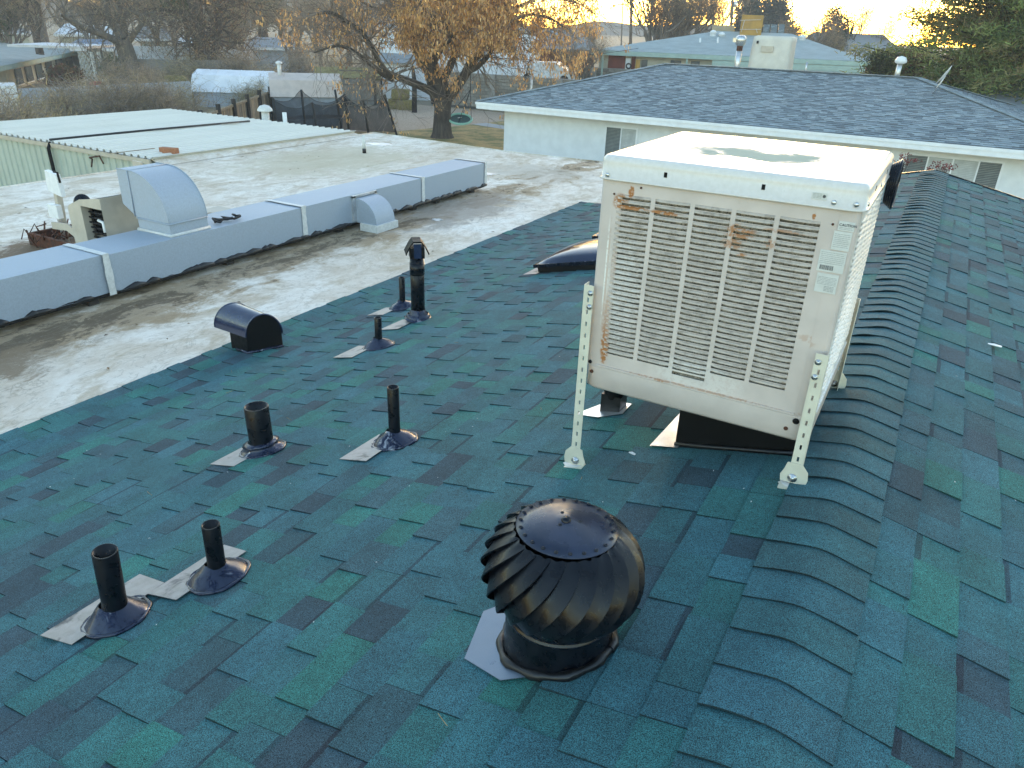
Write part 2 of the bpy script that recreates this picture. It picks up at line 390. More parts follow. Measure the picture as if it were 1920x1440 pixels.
# ================================================================== the house with the green roof
Y0R, Y1R = -1.3, 10.8
UMAX = 4.86
prof_tab = [(0., 0.)]
_n = 200
for i in range(_n):
    u = UMAX*(i+.5)/_n; a = R(13) if u < 4.15 else R(13-11.5*min(1, (u-4.15)/.6)**1.1)
    x, z = prof_tab[-1]; prof_tab.append((x-math.cos(a)*UMAX/_n, z-math.sin(a)*UMAX/_n))
XV, ZV = prof_tab[-1]
def posL(u, y, h):
    t = max(0, min(_n-1e-6, u/UMAX*_n)); i = int(t); f = t-i
    x0, z0 = prof_tab[i]; x1, z1 = prof_tab[i+1]
    dx, dz = x1-x0, z1-z0; l = math.hypot(dx, dz); nx, nz = dz/l, -dx/l
    return (x0+dx*f+nx*h, y, z0+dz*f+nz*h)
def posR(u, y, h):
    c, s = math.cos(R(13)), math.sin(R(13)); return (u*c+h*s, y, -u*s+h*c)
house = thing('house', 'low house with teal shingled gable roof and white flat roof beside it', 'house', (-2, 4, 0))
m = MB(); ys_ = [Y0R, Y1R]
sec = [posL(UMAX*i/24, 0, -.004) for i in range(24, -1, -1)]+[posR(3.4, 0, -.004)]
sec = [(p[0], p[2]) for p in sec]; low = [(x, z-.03) for x, z in reversed(sec)]
m.prism([(x, Y0R, z) for x, z in sec+low], (0, Y1R-Y0R, 0))
roof = m.build('pitched_roof', 'black_matte', house)
PAL = [((.029, .103, .116), 34), ((.032, .107, .128), 22), ((.027, .114, .115), 18), ((.024, .128, .113), 8), ((.030, .080, .096), 12), ((.028, .060, .077), 9)]
PALS = [c for c, w_ in PAL for _ in range(w_)]
def tabs(rows, e, ext, rg, L=(.09, .26), th=(.0045, .0105), band=.45, pal=None, lenfar=None):
    out = []; pal = pal or PALS
    for k in range(rows):
        a, b = ext(k); y = a-rg.uniform(0, .25); hi = rg.random() < .5; last = None
        while y < b:
            l = rg.uniform(*L)*(1.15 if hi else .95); y1 = min(y+l, b)
            c = rg.choice(pal)
            if c == last and rg.random() < .6: c = rg.choice(pal)
            last = c; f = rg.uniform(.9, 1.12)
            if max(y, a) < y1-.004:
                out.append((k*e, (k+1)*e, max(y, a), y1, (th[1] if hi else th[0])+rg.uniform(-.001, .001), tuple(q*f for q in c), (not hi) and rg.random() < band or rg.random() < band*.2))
            y = y1
            hi = not hi if rg.random() < .82 else hi
    return out
def add_tab(m, pf, tb, under=.03):
    u0, u1, y0, y1, t, c, bd = tb
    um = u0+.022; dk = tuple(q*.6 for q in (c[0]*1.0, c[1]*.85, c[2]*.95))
    jy = .0008
    def rowp(u, h): return [pf(u, y0+jy, h), pf(u, y1-jy, h)]
    us = max(0., u0-under); ts = t*.12
    P = rowp(us, ts)+rowp(um, t*.45)+rowp(u1, t)+rowp(u1, -.003)+rowp(us, -.003)+rowp(um, -.003)
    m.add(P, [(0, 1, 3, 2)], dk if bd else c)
    m.add(P, [(2, 3, 5, 4)], c)
    ed = tuple(q*.35 for q in c)
    m.add(P, [(4, 5, 7, 6), (0, 2, 10, 8), (2, 4, 6, 10), (1, 9, 11, 3), (3, 11, 7, 5)], ed)
rg = random.Random(11)
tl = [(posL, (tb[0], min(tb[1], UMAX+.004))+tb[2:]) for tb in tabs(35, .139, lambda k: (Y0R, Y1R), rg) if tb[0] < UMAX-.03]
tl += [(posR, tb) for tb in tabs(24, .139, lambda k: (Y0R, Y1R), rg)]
def seen_size(pt):
    pf, tb = pt; c = pf((tb[0]+tb[1])/2, (tb[2]+tb[3])/2, 0)
    if tb[0] < .11 or not in_view(c, 20): return 0
    return (tb[3]-tb[2])/(Vector(c)-CAM).length**2
# pieces covered by things standing on the roof show little, so they do not count among the largest
blocked = [((-.58, 1.46), .22), ((-.58, 2.75), .3), ((-.5, 3.1), .35)]
def free(pt):
    pf, tb = pt; c = pf((tb[0]+tb[1])/2, (tb[2]+tb[3])/2, 0)
    return all(math.hypot(c[0]-b[0][0], c[1]-b[0][1]) > b[1] for b in blocked)
tl.sort(key=lambda t: -(seen_size(t) if free(t) else seen_size(t)*.05))
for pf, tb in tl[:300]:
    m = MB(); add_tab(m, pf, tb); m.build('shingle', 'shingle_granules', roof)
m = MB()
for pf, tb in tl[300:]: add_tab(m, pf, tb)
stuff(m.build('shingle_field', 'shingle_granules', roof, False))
# ridge caps
def capz(x): return -SL*(math.sqrt(x*x+.028**2)-.010)
rg = random.Random(3); ncap = 0
yk = 1.199-.1505*16
while yk < Y1R-.02:
    m = MB(); N = 12; wl_ = .157+rg.uniform(-.004, .004); wr = .157+rg.uniform(-.004, .004)
    f = rg.uniform(.9, 1.1); base = rg.choice([(.029, .096, .114), (.031, .101, .120), (.028, .098, .110), (.030, .094, .114)])
    if rg.random() < .08: base = (.028, .085, .095)
    c = tuple(q*f for q in base); ed = tuple(q*.28 for q in c)
    lift = rg.uniform(.000, .006)*(2.0 if yk > 3.8 else 1); lx = rg.uniform(-.11, -.04); lw = rg.uniform(.05, .1); sk = rg.uniform(-.004, .004)
    pr = []
    for j, (dy, h) in enumerate(((0, .0165), (.05, .0155), (.15, .0115), (.172, .004))):
        for i in range(N+1):
            x = -wl_+(wl_+wr)*i/N; e = math.exp(-((x-lx)/lw)**2)*lift*(1 if j == 0 else .45 if j == 1 else 0)
            pr.append((x, yk+dy+sk*x/.15+(math.sin(x*38+yk*9)*.0012 if j == 0 else 0), capz(x)+h+e))
    m.add(pr, [(j*(N+1)+i, j*(N+1)+i+1, (j+1)*(N+1)+i+1, (j+1)*(N+1)+i) for j in range(3) for i in range(N)], c, True)
    fr = [(p[0], p[1], p[2]) for p in pr[:N+1]]+[(p[0], p[1]+.001, p[2]-.006) for p in pr[:N+1]]
    m.add(fr, [(i, i+1, N+2+i, N+1+i) for i in range(N)], ed)
    bk = [(p[0], p[1]+.001, p[2]-.006) for p in pr[:N+1]]+[(p[0], p[1]+.03, p[2]-.010) for p in pr[:N+1]]
    m.add(bk, [(i, i+1, N+2+i, N+1+i) for i in range(N)], ed)
    for i in (0, N):
        a, b, c_, d = pr[i], pr[N+1+i], pr[2*(N+1)+i], pr[3*(N+1)+i]
        m.add([a, b, c_, d, (d[0], d[1], d[2]-.005), (c_[0], c_[1], c_[2]-.0125), (b[0], b[1], b[2]-.012), (a[0], a[1], a[2]-.012)], [(0, 1, 6, 7), (1, 2, 5, 6), (2, 3, 4, 5)], ed)
    m.build('ridge_cap_shingle', 'shingle_granules', roof, False); yk += .1505
# rake trims and walls
m = MB(); m.bar(posL(0, Y1R+.012, .004), posL(4.1, Y1R+.012, .004), .03, .03); m.bar(posR(0, Y1R+.012, .004), posR(3.4, Y1R+.012, .004), .03, .03); m.build('rake_trim', 'black_gloss', house)
m = MB(); m.prism([(-4.4, Y0R+.3, G), (2.9, Y0R+.3, G), (2.9, Y0R+.3, -.76), (0, Y0R+.3, -.09), (-4.4, Y0R+.3, -1.08)], (0, Y1R-Y0R-.6, 0)); m.build('wall', 'stucco_white', house)
# the flat roof
ZF = -1.03
m = MB(); poly = [(-12.35, -3), (XV+.02, -3), (XV+.02, Y1R+.03), (-3.0, Y1R+.03), (-3.0, 14.9), (-8.2, 14.62), (-12.3, 15.0)]
m.prism([(x, y, ZF-.28) for x, y in poly], (0, 0, .28)); flat = m.build('flat_roof', 'membrane', house)
m = MB(); ip = [(-12.0, -2.6), (-4.6, -2.6), (-4.6, 14.2), (-12.0, 14.3)]; m.prism([(x, y, G) for x, y in ip], (0, 0, -G+ZF-.28)); m.build('wall', 'stucco_white', house)
rg = random.Random(8)
for (a, b) in (((-12.3, 2.3), (-7.4, 2.5)), ((-12.3, 5.9), (-7.3, 6.0)), ((-12.3, 8.2), (-7.3, 8.35)), ((-5.75, 4.35), (-4.78, 4.3)), ((-5.8, 2.1), (-4.78, 2.05)), ((-5.9, 8.4), (-4.78, 8.35)), ((-12.2, 10.5), (-7.5, 10.7)), ((-9.6, 14.6), (-9.4, 10.9))):
    m = MB(); A = Vector((*a, ZF+.001)); B = Vector((*b, ZF+.001)); d = (B-A).normalized(); n = Vector((-d.y, d.x, 0))
    K = 14; top = []
    for i in range(K+1):
        p = A+(B-A)*i/K+n*rg.uniform(-.008, .008); top += [p-n*.05, p+n*.05+Vector((0, 0, .004))]
    m.add(top, [(2*i, 2*i+2, 2*i+3, 2*i+1) for i in range(K)])
    bt = []
    for i in range(K+1): bt += [top[2*i+1], top[2*i+1]+n*.002-Vector((0, 0, .006))]
    m.add(bt, [(2*i, 2*i+2, 2*i+3, 2*i+1) for i in range(K)]); m.build('membrane_seam', 'membrane', flat)
# edge roll along the far and left edges
m = MB(); m.tube([(-12.33, -3, ZF), (-12.3, 14.98, ZF)], .02, 8); m.tube([(-12.3, 14.98, ZF), (-8.2, 14.6, ZF), (-3.0, 14.88, ZF)], .02, 8); m.build('edge_trim', 'membrane', flat)
# ================================================================== evaporative cooler on the ridge
X0, Y0, Z0, CW, CD, CH = -1.009, 2.53, .127, .875, .89, .834
ck = thing('evaporative_cooler', 'large beige rusty-louvered evaporative cooler standing on slotted legs astride the roof', 'air cooler', (-.57, 2.96, -.13))
CB = (.58, .512, .468)
rs = [((X0+.085, Y0, .885), (.045, .05, .045), 1, 1.), ((X0+.12, Y0, .925), (.016, .03, .035), 1, 1.2), ((X0+.13, Y0, .872), (.09, .05, .016), 1, 1.1),
      ((X0+.25, Y0, .868), (.08, .05, .014), 1, 1.1), ((X0+.52, Y0, .84), (.08, .05, .045), 1, .9), ((X0+.50, Y0, .80), (.06, .05, .03), 1, .7), ((X0+.54, Y0, .765), (.035, .05, .014), 1, .9), ((X0+.74, Y0, .928), (.009, .03, .018), 1, 1.3), ((X0+.62, Y0, .82), (.03, .05, .03), 1, .6),
      ((X0+.075, Y0, .33), (.028, .05, .13), 1, 1.15), ((X0+.07, Y0, .42), (.02, .05, .2), 1, .8), ((X0+.08, Y0, .65), (.02, .05, .12), 1, .5),
      ((X0+.04, Y0, .62), (.03, .05, .30), 0, .9), ((X0+.12, Y0, .55), (.12, .04, .35), 0, .3), ((X0+.45, Y0, .28), (.25, .03, .12), 0, .3), ((X0+.80, Y0, .52), (.05, .05, .02), 1, .35), ((X0+.45, Y0, .238), (.45, .05, .007), 1, .55), ((X0+.055, Y0, .60), (.006, .05, .35), 1, .45), ((X0+.31, Y0, .235), (.03, .05, .012), 1, .6), ((X0+.66, Y0, .865), (.12, .05, .012), 1, .6)]
spots_mat('cooler_panel_paint', CB, .42, rs, dirt=(.44, .38, .30))
spots_mat('louver_paint', (.47, .415, .36), .6, rs, dirt=(.20, .17, .14), nscale=60, dlo=.44, dhi=.66, damt=.65)
spots_mat('cooler_paint', CB, .38, [((X0+CW-.05, Y0-.01, .235), (.02, .02, .02), 1, .6), ((X0+.8, Y0, .5), (.05, .05, .02), 1, .3)], dirt=(.50, .46, .38))
spots_mat('cooler_side_paint', (.62, .60, .55), .45, [((X0+CW, Y0+.3, .4), (.05, .5, .4), 0, 1.)], col2=(.8, .8, .78))
def lidm():
    m, nt, b, pos = base_mat('cooler_lid_paint')
    n = noise(nt, pos, 7., 6, .65, .5); n2 = noise(nt, pos, 50., 5, .7)
    sep = nd(nt, 'ShaderNodeSeparateXYZ'); nt.links.new(pos, sep.inputs[0])
    c = mix(nt, ramp(nt, n2, .3, .7), (.63, .60, .55), (.69, .66, .62))
    # thin film of water / algae lying on the sunken middle
    dx = mth(nt, 'DIVIDE', mth(nt, 'SUBTRACT', sep.outputs[0], X0+.47), .30); dy = mth(nt, 'DIVIDE', mth(nt, 'SUBTRACT', sep.outputs[1], Y0+.40), .16)
    d = mth(nt, 'SQRT', mth(nt, 'ADD', mth(nt, 'MULTIPLY', dx, dx), mth(nt, 'MULTIPLY', dy, dy)))
    d = mth(nt, 'ADD', d, mth(nt, 'MULTIPLY', mth(nt, 'SUBTRACT', n, .5), 2.2))
    pud = ramp(nt, d, .60, 1.0, 1, 0)
    topm = ramp(nt, sep.outputs[2], 1.03, 1.04)
    pud = mth(nt, 'MULTIPLY', pud, topm)
    c = mix(nt, mth(nt, 'MULTIPLY', pud, .95), c, (.40, .44, .35))
    c = mix(nt, ramp(nt, n2, .66, .75, 0, .5), c, (.45, .42, .34))
    nt.links.new(c, b.inputs['Base Color'])
    rr = nd(nt, 'ShaderNodeMix'); nt.links.new(pud, rr.inputs[0]); rr.inputs[2].default_value = .26; rr.inputs[3].default_value = .95
    sp = nd(nt, 'ShaderNodeMix'); nt.links.new(pud, sp.inputs[0]); sp.inputs[2].default_value = .5; sp.inputs[3].default_value = .04; nt.links.new(sp.outputs[0], b.inputs['Specular IOR Level'])
    nt.links.new(rr.outputs[0], b.inputs['Roughness']); bump(nt, b, noise(nt, pos, 4., 2), .05, .01); MT['cooler_lid_paint'] = m
lidm()
def padm():
    m, nt, b, pos = base_mat('pad_fibre')
    n = noise(nt, pos, 170., 6, .8, 1.2); n2 = noise(nt, pos, 12., 4)
    c = mix(nt, ramp(nt, n, .40, .54), (.015, .012, .009), (.46, .41, .34)); c = mix(nt, ramp(nt, n2, .4, .7, 0, .6), c, (.03, .025, .02))
    nt.links.new(c, b.inputs['Base Color']); b.inputs['Roughness'].default_value = .95; bump(nt, b, n, .9, .01); MT['pad_fibre'] = m
padm()
def rrect(x0, y0, x1, y1, r, z, n=5):
    o = []
    for cx, cy, a0 in ((x1-r, y0+r, -90), (x1-r, y1-r, 0), (x0+r, y1-r, 90), (x0+r, y0+r, 180)):
        for k in range(n+1):
            a = R(a0+90*k/n); o.append((cx+r*math.cos(a), cy+r*math.sin(a), z))
    return o
def rings(m, rl, cap=True, sm=True, capb=False):
    n = len(rl[0]); vs_ = [p for r in rl for p in r]
    m.add(vs_, [(i*n+k, i*n+(k+1) % n, (i+1)*n+(k+1) % n, (i+1)*n+k) for i in range(len(rl)-1) for k in range(n)], None, sm)
    if cap: m.add(rl[-1], [tuple(range(n))])
    if capb: m.add(rl[0], [tuple(reversed(range(n)))])
ZT = Z0+CH
# lid
m = MB(); o = .009; rl = []
for dz, ins in ((-.002, .004), (-.002, -.004), (.003, -.005), (.004, 0.)): rl.append(rrect(X0-o+ins, Y0-o+ins, X0+CW+o-ins, Y0+CD+o-ins, .045, ZT+dz))
for k in range(0, 7):
    a = R(15*k); ins = .024*(1-math.cos(a)); rl.append(rrect(X0-o+ins, Y0-o+ins, X0+CW+o-ins, Y0+CD+o-ins, max(.02, .045-ins), ZT+.058+.024*math.sin(a)))
rings(m, rl, cap=False)
ring = rl[-1]; n = len(ring)
cx, cy = X0+CW/2, Y0+CD/2; prev = ring; vs_ = list(ring)
for s_, dz in ((.96, .0005), (.8, .001), (.5, -.0025), (.25, -.004)):
    vs_ += [(cx+(p[0]-cx)*s_, cy+(p[1]-cy)*s_, ZT+.082+dz) for p in ring]
m.add(vs_, [(i*n+k, i*n+(k+1) % n, (i+1)*n+(k+1) % n, (i+1)*n+k) for i in range(4) for k in range(n)]+[tuple(4*n+k for k in range(n))], None, True)
m.build('lid', 'cooler_lid_paint', ck)
m = MB()
for x in (X0+.235, X0+.565): m.box((x, Y0-o-.0015, ZT+.030), (x+.011, Y0-o+.002, ZT+.047))
for y in (Y0+.22, Y0+.62): m.box((X0+CW+o-.002, y, ZT+.030), (X0+CW+o+.0015, y+.011, ZT+.047))
m.build('lid_slot', 'black_matte', ck)
# base pan
m = MB(); rl = []
for z, ins in ((Z0, .03), (Z0, .012), (Z0+.012, .0), (Z0+.095, 0.), (Z0+.1, .0), (Z0+.1, .012)): rl.append(rrect(X0+ins, Y0+ins, X0+CW-ins, Y0+CD-ins, .04, z))
rings(m, rl, cap=True, capb=True); m.build('base_pan', 'cooler_paint', ck)
# corner posts: rounded angles
for sx, sy in ((0, 0), (1, 0), (1, 1), (0, 1)):
    pr = rrect(X0+.002, Y0+.002, X0+CW-.002, Y0+CD-.002, .018, 0, 5)
    k0 = {(1, 0): 0, (1, 1): 6, (0, 1): 12, (0, 0): 18}[(sx, sy)]; arc = pr[k0:k0+6]
    a = Vector(arc[0]); b_ = Vector(arc[-1]); fx = .062 if sx else .046
    da = {(1, 0): (-1, 0, 0), (1, 1): (0, -1, 0), (0, 1): (1, 0, 0), (0, 0): (0, 1, 0)}[(sx, sy)]; db = {(1, 0): (0, 1, 0), (1, 1): (-1, 0, 0), (0, 1): (0, -1, 0), (0, 0): (1, 0, 0)}[(sx, sy)]
    wa = .075 if sx else .045
    out_ = [a+Vector(da)*.06]+[Vector(q) for q in arc]+[b_+Vector(db)*.06]
    c_ = Vector((cx, cy, 0)); inn = []
    for q in out_:
        v = (c_-q).normalized(); inn.append(q+Vector((math.copysign(.006, v.x), math.copysign(.006, v.y), 0)))
    poly = out_+inn[::-1]; m = MB(); m.prism([(q.x, q.y, Z0+.1) for q in poly], (0, 0, CH-.1), None, False); m.build('corner_post', 'cooler_paint', ck)
# inner pads
for nm, a, b_ in (('pad', (X0+.05, Y0+.012, Z0+.11), (X0+CW-.06, Y0+.03, ZT-.02)), ('pad', (X0+CW-.03, Y0+.05, Z0+.11), (X0+CW-.012, Y0+CD-.05, ZT-.02)),
                  ('pad', (X0+.05, Y0+CD-.03, Z0+.11), (X0+CW-.05, Y0+CD-.012, ZT-.02)), ('pad', (X0+.012, Y0+.05, Z0+.11), (X0+.03, Y0+CD-.05, ZT-.02))):
    solid(nm, 'pad_fibre', ck, a, b_)
PITCH = .02005; ztop = ZT-.048; zbot = Z0+.108
rows = [31, 31, 32, 30, 30]
cw_, gp = .1255, .0165; colx = [.046+.024+i*(cw_+gp) for i in range(5)]
def louver(m, x0, x1, z, M):
    # hood sheet: leaves the panel at z, comes out and down, rounded at both ends
    K = 6; pts = []
    prof = ((0.0, 0.0), (-.0040, -.0010), (-.0066, -.0042), (-.0070, -.0086))
    fr = []
    for i in range(K+1):
        s = i/K; e = min(1, min(s, 1-s)*K/1.0); e = math.sqrt(max(0, e)) if e < 1 else 1
        x = x0+(x1-x0)*s
        fr += [M @ Vector((x, p[0]*e-.0003, z+p[1])) for p in prof]
    n = 4; m.add(fr, [(i*n+k, (i+1)*n+k, (i+1)*n+k+1, i*n+k+1) for i in range(K) for k in range(3)], None, True)
    bk = []
    for i in range(K+1):
        s = i/K; e = min(1, min(s, 1-s)*K); e = math.sqrt(max(0, e)) if e < 1 else 1
        x = x0+(x1-x0)*s; bk += [M @ Vector((x, prof[3][0]*e-.0003, z+prof[3][1])), M @ Vector((x, prof[3][0]*e+.0012, z+prof[3][1]-.0002)), M @ Vector((x, .0012, z-.0012))]
    m.add(bk, [(i*3+k, (i+1)*3+k, (i+1)*3+k+1, i*3+k+1) for i in range(K) for k in range(2)], None, False)
def panel_frame(m, M, Wp, x_lo, x_hi, cols, nrows):
    a, b_ = .0, .0025
    m.box((x_lo, a, ztop+.002), (x_hi, b_, ZT-.004), M)
    zlow = min(ztop-PITCH*r for r in nrows)-.0
    xs_ = [x_lo]+[q for cx_ in cols for q in (cx_, cx_+cw_)]+[x_hi]
    for i in range(0, len(xs_), 2): m.box((xs_[i], a, zbot), (xs_[i+1], b_, ztop+.002), M)
    for cx_, r in zip(cols, nrows):
        m.box((cx_, a, zbot), (cx_+cw_, b_, ztop-PITCH*r+.002), M)
        for k in range(r): m.box((cx_, a+.0002, ztop-PITCH*k-.0048), (cx_+cw_, b_, ztop-PITCH*k+.0022), M)
    # folded lip along the bottom and a bead round the edge
    m.box((x_lo, -.006, zbot-.004), (x_hi, b_, zbot+.004), M)
pan = thing('louver_panel', '', '', (0, 0, 0)); 
for k_ in ('label', 'category'): del pan[k_]
pan.parent = ck; bpy.data.objects.remove(pan)
I = Matrix.Identity(4); Mf = Matrix.Translation((X0, Y0+.001, 0))
m = MB(); panel_frame(m, Mf, CW, .046, CW-.062, colx, rows); front = m.build('louvered_panel', 'cooler_panel_paint', ck)
protos = {}
for ci, (cx_, r) in enumerate(zip(colx, rows)):
    for k in range(r):
        if ci == 2 and k == r-1: continue
        z = ztop-PITCH*k
        if ci not in protos:
            m = MB(); louver(m, cx_, cx_+cw_, 0, Matrix.Translation((X0, Y0+.001, ztop))); lv = m.build('louver', 'louver_paint', front, False); protos[ci] = lv
        else:
            lv = protos[ci].copy(); scn.collection.objects.link(lv); lv.parent = front; lv.location = (0, 0, -PITCH*k)
# the three other sides
for nm, Mx, mt in (('r', Matrix.Translation((X0+CW-.001, Y0, 0)) @ Matrix.Rotation(R(90), 4, 'Z'), 'cooler_side_paint'), ('b', Matrix.Translation((X0+CW, Y0+CD-.001, 0)) @ Matrix.Rotation(R(180), 4, 'Z'), 'cooler_side_paint'), ('l', Matrix.Translation((X0+.001, Y0+CD, 0)) @ Matrix.Rotation(R(-90), 4, 'Z'), 'cooler_side_paint')):
    Wp = CD if nm in 'rl' else CW; sc_ = (Wp-.06-.06-4*gp)/5
    cols = [.055+i*(cw_+gp)+(Wp-.11-5*cw_-4*gp)/2 for i in range(5)]
    m = MB(); panel_frame(m, Mx, Wp, .05, Wp-.05, cols, [31]*5); pn = m.build('louvered_panel', mt, ck)
    m = MB()
    for cx_ in cols:
        for k in range(31): louver(m, cx_, cx_+cw_, ztop-PITCH*k, Mx)
    stuff(m.build('louver_bank', mt, pn, False))
# screws, labels
def screw(x, y, z, ax, mat='zinc', r=.006, par=ck):
    m = MB(); Mr = {'y': Matrix.Rotation(R(90), 4, 'X'), 'x': Matrix.Rotation(R(90), 4, 'Y'), 'z': I}[ax]
    m.lathe([(r, 0), (r, .0015), (r*.8, .0035), (r*.35, .005), (0.0001, .0053)], 10, (x, y, z), Mr); m.build('screw', mat, par)
for (x, z) in ((X0+.028, ZT+.014), (X0+CW-.085, ZT+.018), (X0+CW-.02, ZT+.02)): screw(x, Y0-.009, z, 'y', 'zinc', .0085)
for (x, z) in ((X0+.057, ZT-.05), (X0+CW-.075, ZT-.05), (X0+.155, ZT-.017)): screw(x, Y0-.001, z, 'y', 'rusty', .004)
screw(X0+.03, Y0-.001, Z0+.075, 'y', 'rusty', .008); screw(X0+.02, Y0-.001, Z0+.115, 'y', 'black_matte', .008)
screw(X0+CW-.08, Y0-.001, Z0+.045, 'y', 'rusty', .008); screw(X0+CW-.052, Y0-.001, Z0+.082, 'y', 'black_matte', .012)
for y in (.05, .45, .8): screw(X0+CW+.009, Y0+y, ZT+.016, 'x', 'zinc', .008)
simple('label_paper', (.60, .61, .58), .5, 0, .05, 40, 0, 1, (.42, .42, .38), .55, .7, .5)
simple('label_ink', (.07, .075, .08), .6)
simple('label_ink_pale', (.28, .29, .29), .6)
def text(s, size, x, z, y, par, mat='label_ink', yaw=0, bold=0):
    cu = bpy.data.curves.new('lettering', 'FONT'); cu.body = s; cu.size = size; cu.offset = bold; cu.resolution_u = 2
    tmp = bpy.data.objects.new('lettering', cu); scn.collection.objects.link(tmp); bpy.context.view_layer.update()
    me = bpy.data.meshes.new_from_object(tmp.evaluated_get(bpy.context.evaluated_depsgraph_get())); bpy.data.objects.remove(tmp)
    ob = bpy.data.objects.new('lettering', me); scn.collection.objects.link(ob); ob.parent = par; me.materials.clear(); me.materials.append(MT[mat])
    ob.location = Vector((x, y, z))-wloc(par); ob.rotation_euler = (R(90), 0, yaw); return ob
yl = Y0-.0005
def label(x0, z0, x1, z1, y=yl, slant=0):
    m = MB(); m.box((x0, y-.0012, z0), (x1, y+.0002, z1)); return m.build('sticker', 'label_paper', ck)
def lines(par, x0, x1, z0, z1, n, y=yl, seed=1, h=.0012):
    rg = random.Random(seed); m = MB()
    for i in range(n):
        z = z1-(z1-z0)*(i+.5)/n; x = x0
        while x < x1-.002:
            l = rg.uniform(.004, .012); m.box((x, y-.0016, z-h/2), (min(x+l, x1), y-.0008, z+h/2)); x += l+.0015
    m.build('small_print', 'label_ink_pale', par)
xr = X0+CW
la = label(xr-.058, .895, xr-.010, .925); text('CAUTION', .0115, xr-.056, .9095, yl-.0018, la, bold=.0003); lines(la, xr-.054, xr-.014, .898, .907, 2, seed=2)
la = label(xr-.066, .832, xr-.012, .893); lines(la, xr-.062, xr-.016, .84, .886, 8, seed=3)
la = label(xr-.094, .758, xr-.014, .828); lines(la, xr-.090, xr-.018, .783, .824, 7, seed=4)
m = MB(); rg = random.Random(6); x = xr-.086
while x < xr-.046:
    wd = rg.choice((.0007, .0012, .0018)); m.box((x, yl-.0017, .764), (x+wd, yl-.0008, .779)); x += wd+rg.choice((.0008, .0014))
m.build('barcode', 'label_ink', la)
la = label(xr-.088, .688, xr-.022, .752); lines(la, xr-.084, xr-.026, .714, .742, 6, seed=5); lines(la, xr-.06, xr-.03, .693, .712, 4, seed=9, h=.002)
la = label(xr-.152, ZT+.022, xr-.108, ZT+.043, Y0-.0095); lines(la, xr-.150, xr-.124, ZT+.025, ZT+.041, 4, Y0-.0095, 12); m = MB(); m.disc((xr-.116, Y0-.0112, ZT+.033), .005, 9, Matrix.Rotation(R(90), 4, 'X')); m.build('printed_mark', 'label_ink', la)
# black water coil hanging on the far right side
m = MB()
for k in range(5):
    rr_ = .055+.004*k; yy = Y0+CD-.06; pts_ = [(X0+CW+.014+.007*k, yy+rr_*math.cos(a*math.pi/9), ZT-.035+rr_*1.3*math.sin(a*math.pi/9)) for a in range(19)]
    m.tube(pts_, .0065, 6)
m.build('hose_coil', 'black_gloss', ck)

# legs: slotted angle iron on pivoting feet
def slotted_leg(px, py, zfoot, ztop_, sx, sy, first):
    """sx, sy: which way the two flanges run"""
    m = MB(); Wf = .040; t = .0022; ro = .0075
    # front flange in the plane y = py, side flange in the plane x = px
    def flange(to):
        z = zfoot+.03; side = Wf
        for lo, hi in ((0, side/2-ro/2), (side/2+ro/2, side)): m.box(*to(lo, hi, zfoot, ztop_))
        k = 0; z = zfoot; last = zfoot
        while last < ztop_:
            s0 = last+.03 if k else zfoot+.035
            s1 = s0+.019
            if s1 > ztop_-.01: m.box(*to(side/2-ro/2, side/2+ro/2, last, ztop_)); break
            m.box(*to(side/2-ro/2, side/2+ro/2, last, s0)); last = s1; k += 1
    def srt(a, b): return tuple(min(p, q) for p, q in zip(a, b)), tuple(max(p, q) for p, q in zip(a, b))
    flange(lambda lo, hi, z0, z1: srt((px+sx*lo, py, z0), (px+sx*hi, py+sy*t, z1)))
    flange(lambda lo, hi, z0, z1: srt((px, py+sy*(lo+t), z0), (px+sx*t, py+sy*(hi+t), z1)))
    lg = m.build('leg', 'cream_paint', ck)
    # foot: two upright cheek plates and a base plate with mastic
    ang = math.atan(SL)*(-1 if px > 0.0 else 1)
    m = MB(); zf = zfoot
    def cheek(y):
        pl = [(-.030, -.005), (.058, -.005), (.062, .02), (.052, .045), (.045, .075), (-.006, .078), (-.030, .05), (-.034, .02)]
        m.prism([(px+sx*.006+sx*a, y, zf+b) for a, b in pl], (0, .0025, 0))
    cheek(py-.004); m.build('foot_bracket', 'cream_paint', lg)
    Mb = Matrix.Translation((px+sx*.014, py+sy*.012, zf-.014)) @ Matrix.Rotation(-math.atan(SL)*(1 if px < 0 else -1), 4, 'Y')
    m = MB(); m.box((-.05, -.045, -.002), (.055, .04, .006), Mb); m.build('foot_plate', 'cream_paint', lg)
    m = MB(); rgx = random.Random(int(abs(px*1000))); ri = []
    for k in range(26):
        a = 2*math.pi*k/26; rx = .052*(1+rgx.uniform(-.12, .16)); ry = .045*(1+rgx.uniform(-.12, .16)); ri.append((rx*math.cos(a), ry*math.sin(a)))
    pr = [Mb @ Vector((a, b, .001)) for a, b in ri]+[Mb @ Vector((a*.82, b*.82, .0075)) for a, b in ri]
    m.add(pr, [(k, (k+1) % 26, 26+(k+1) % 26, 26+k) for k in range(26)]+[tuple(range(26, 52))]); m.build('mastic', 'sealant_white', lg)
    m = MB(); m.lathe([(.0001, 0), (.017, 0), (.017, .003), (.008, .004), (.008, .010), (.0001, .011)], 14, (px+sx*.024, py-.0045, zf+.017), Matrix.Rotation(R(90), 4, 'X')); m.build('bolt', 'zinc', lg)
    for dz in (.03, .085): 
        m = MB(); m.lathe([(.0001, 0), (.011, 0), (.011, .0015), (.006, .002), (.006, .006), (.0001, .0065)], 10, (px+sx*.028, py-.001, ztop_-dz), Matrix.Rotation(R(90), 4, 'X')); m.build('bolt', 'zinc', lg)
    return lg
slotted_leg(-1.026, 2.494, -.222, .567, 1, 1, True)
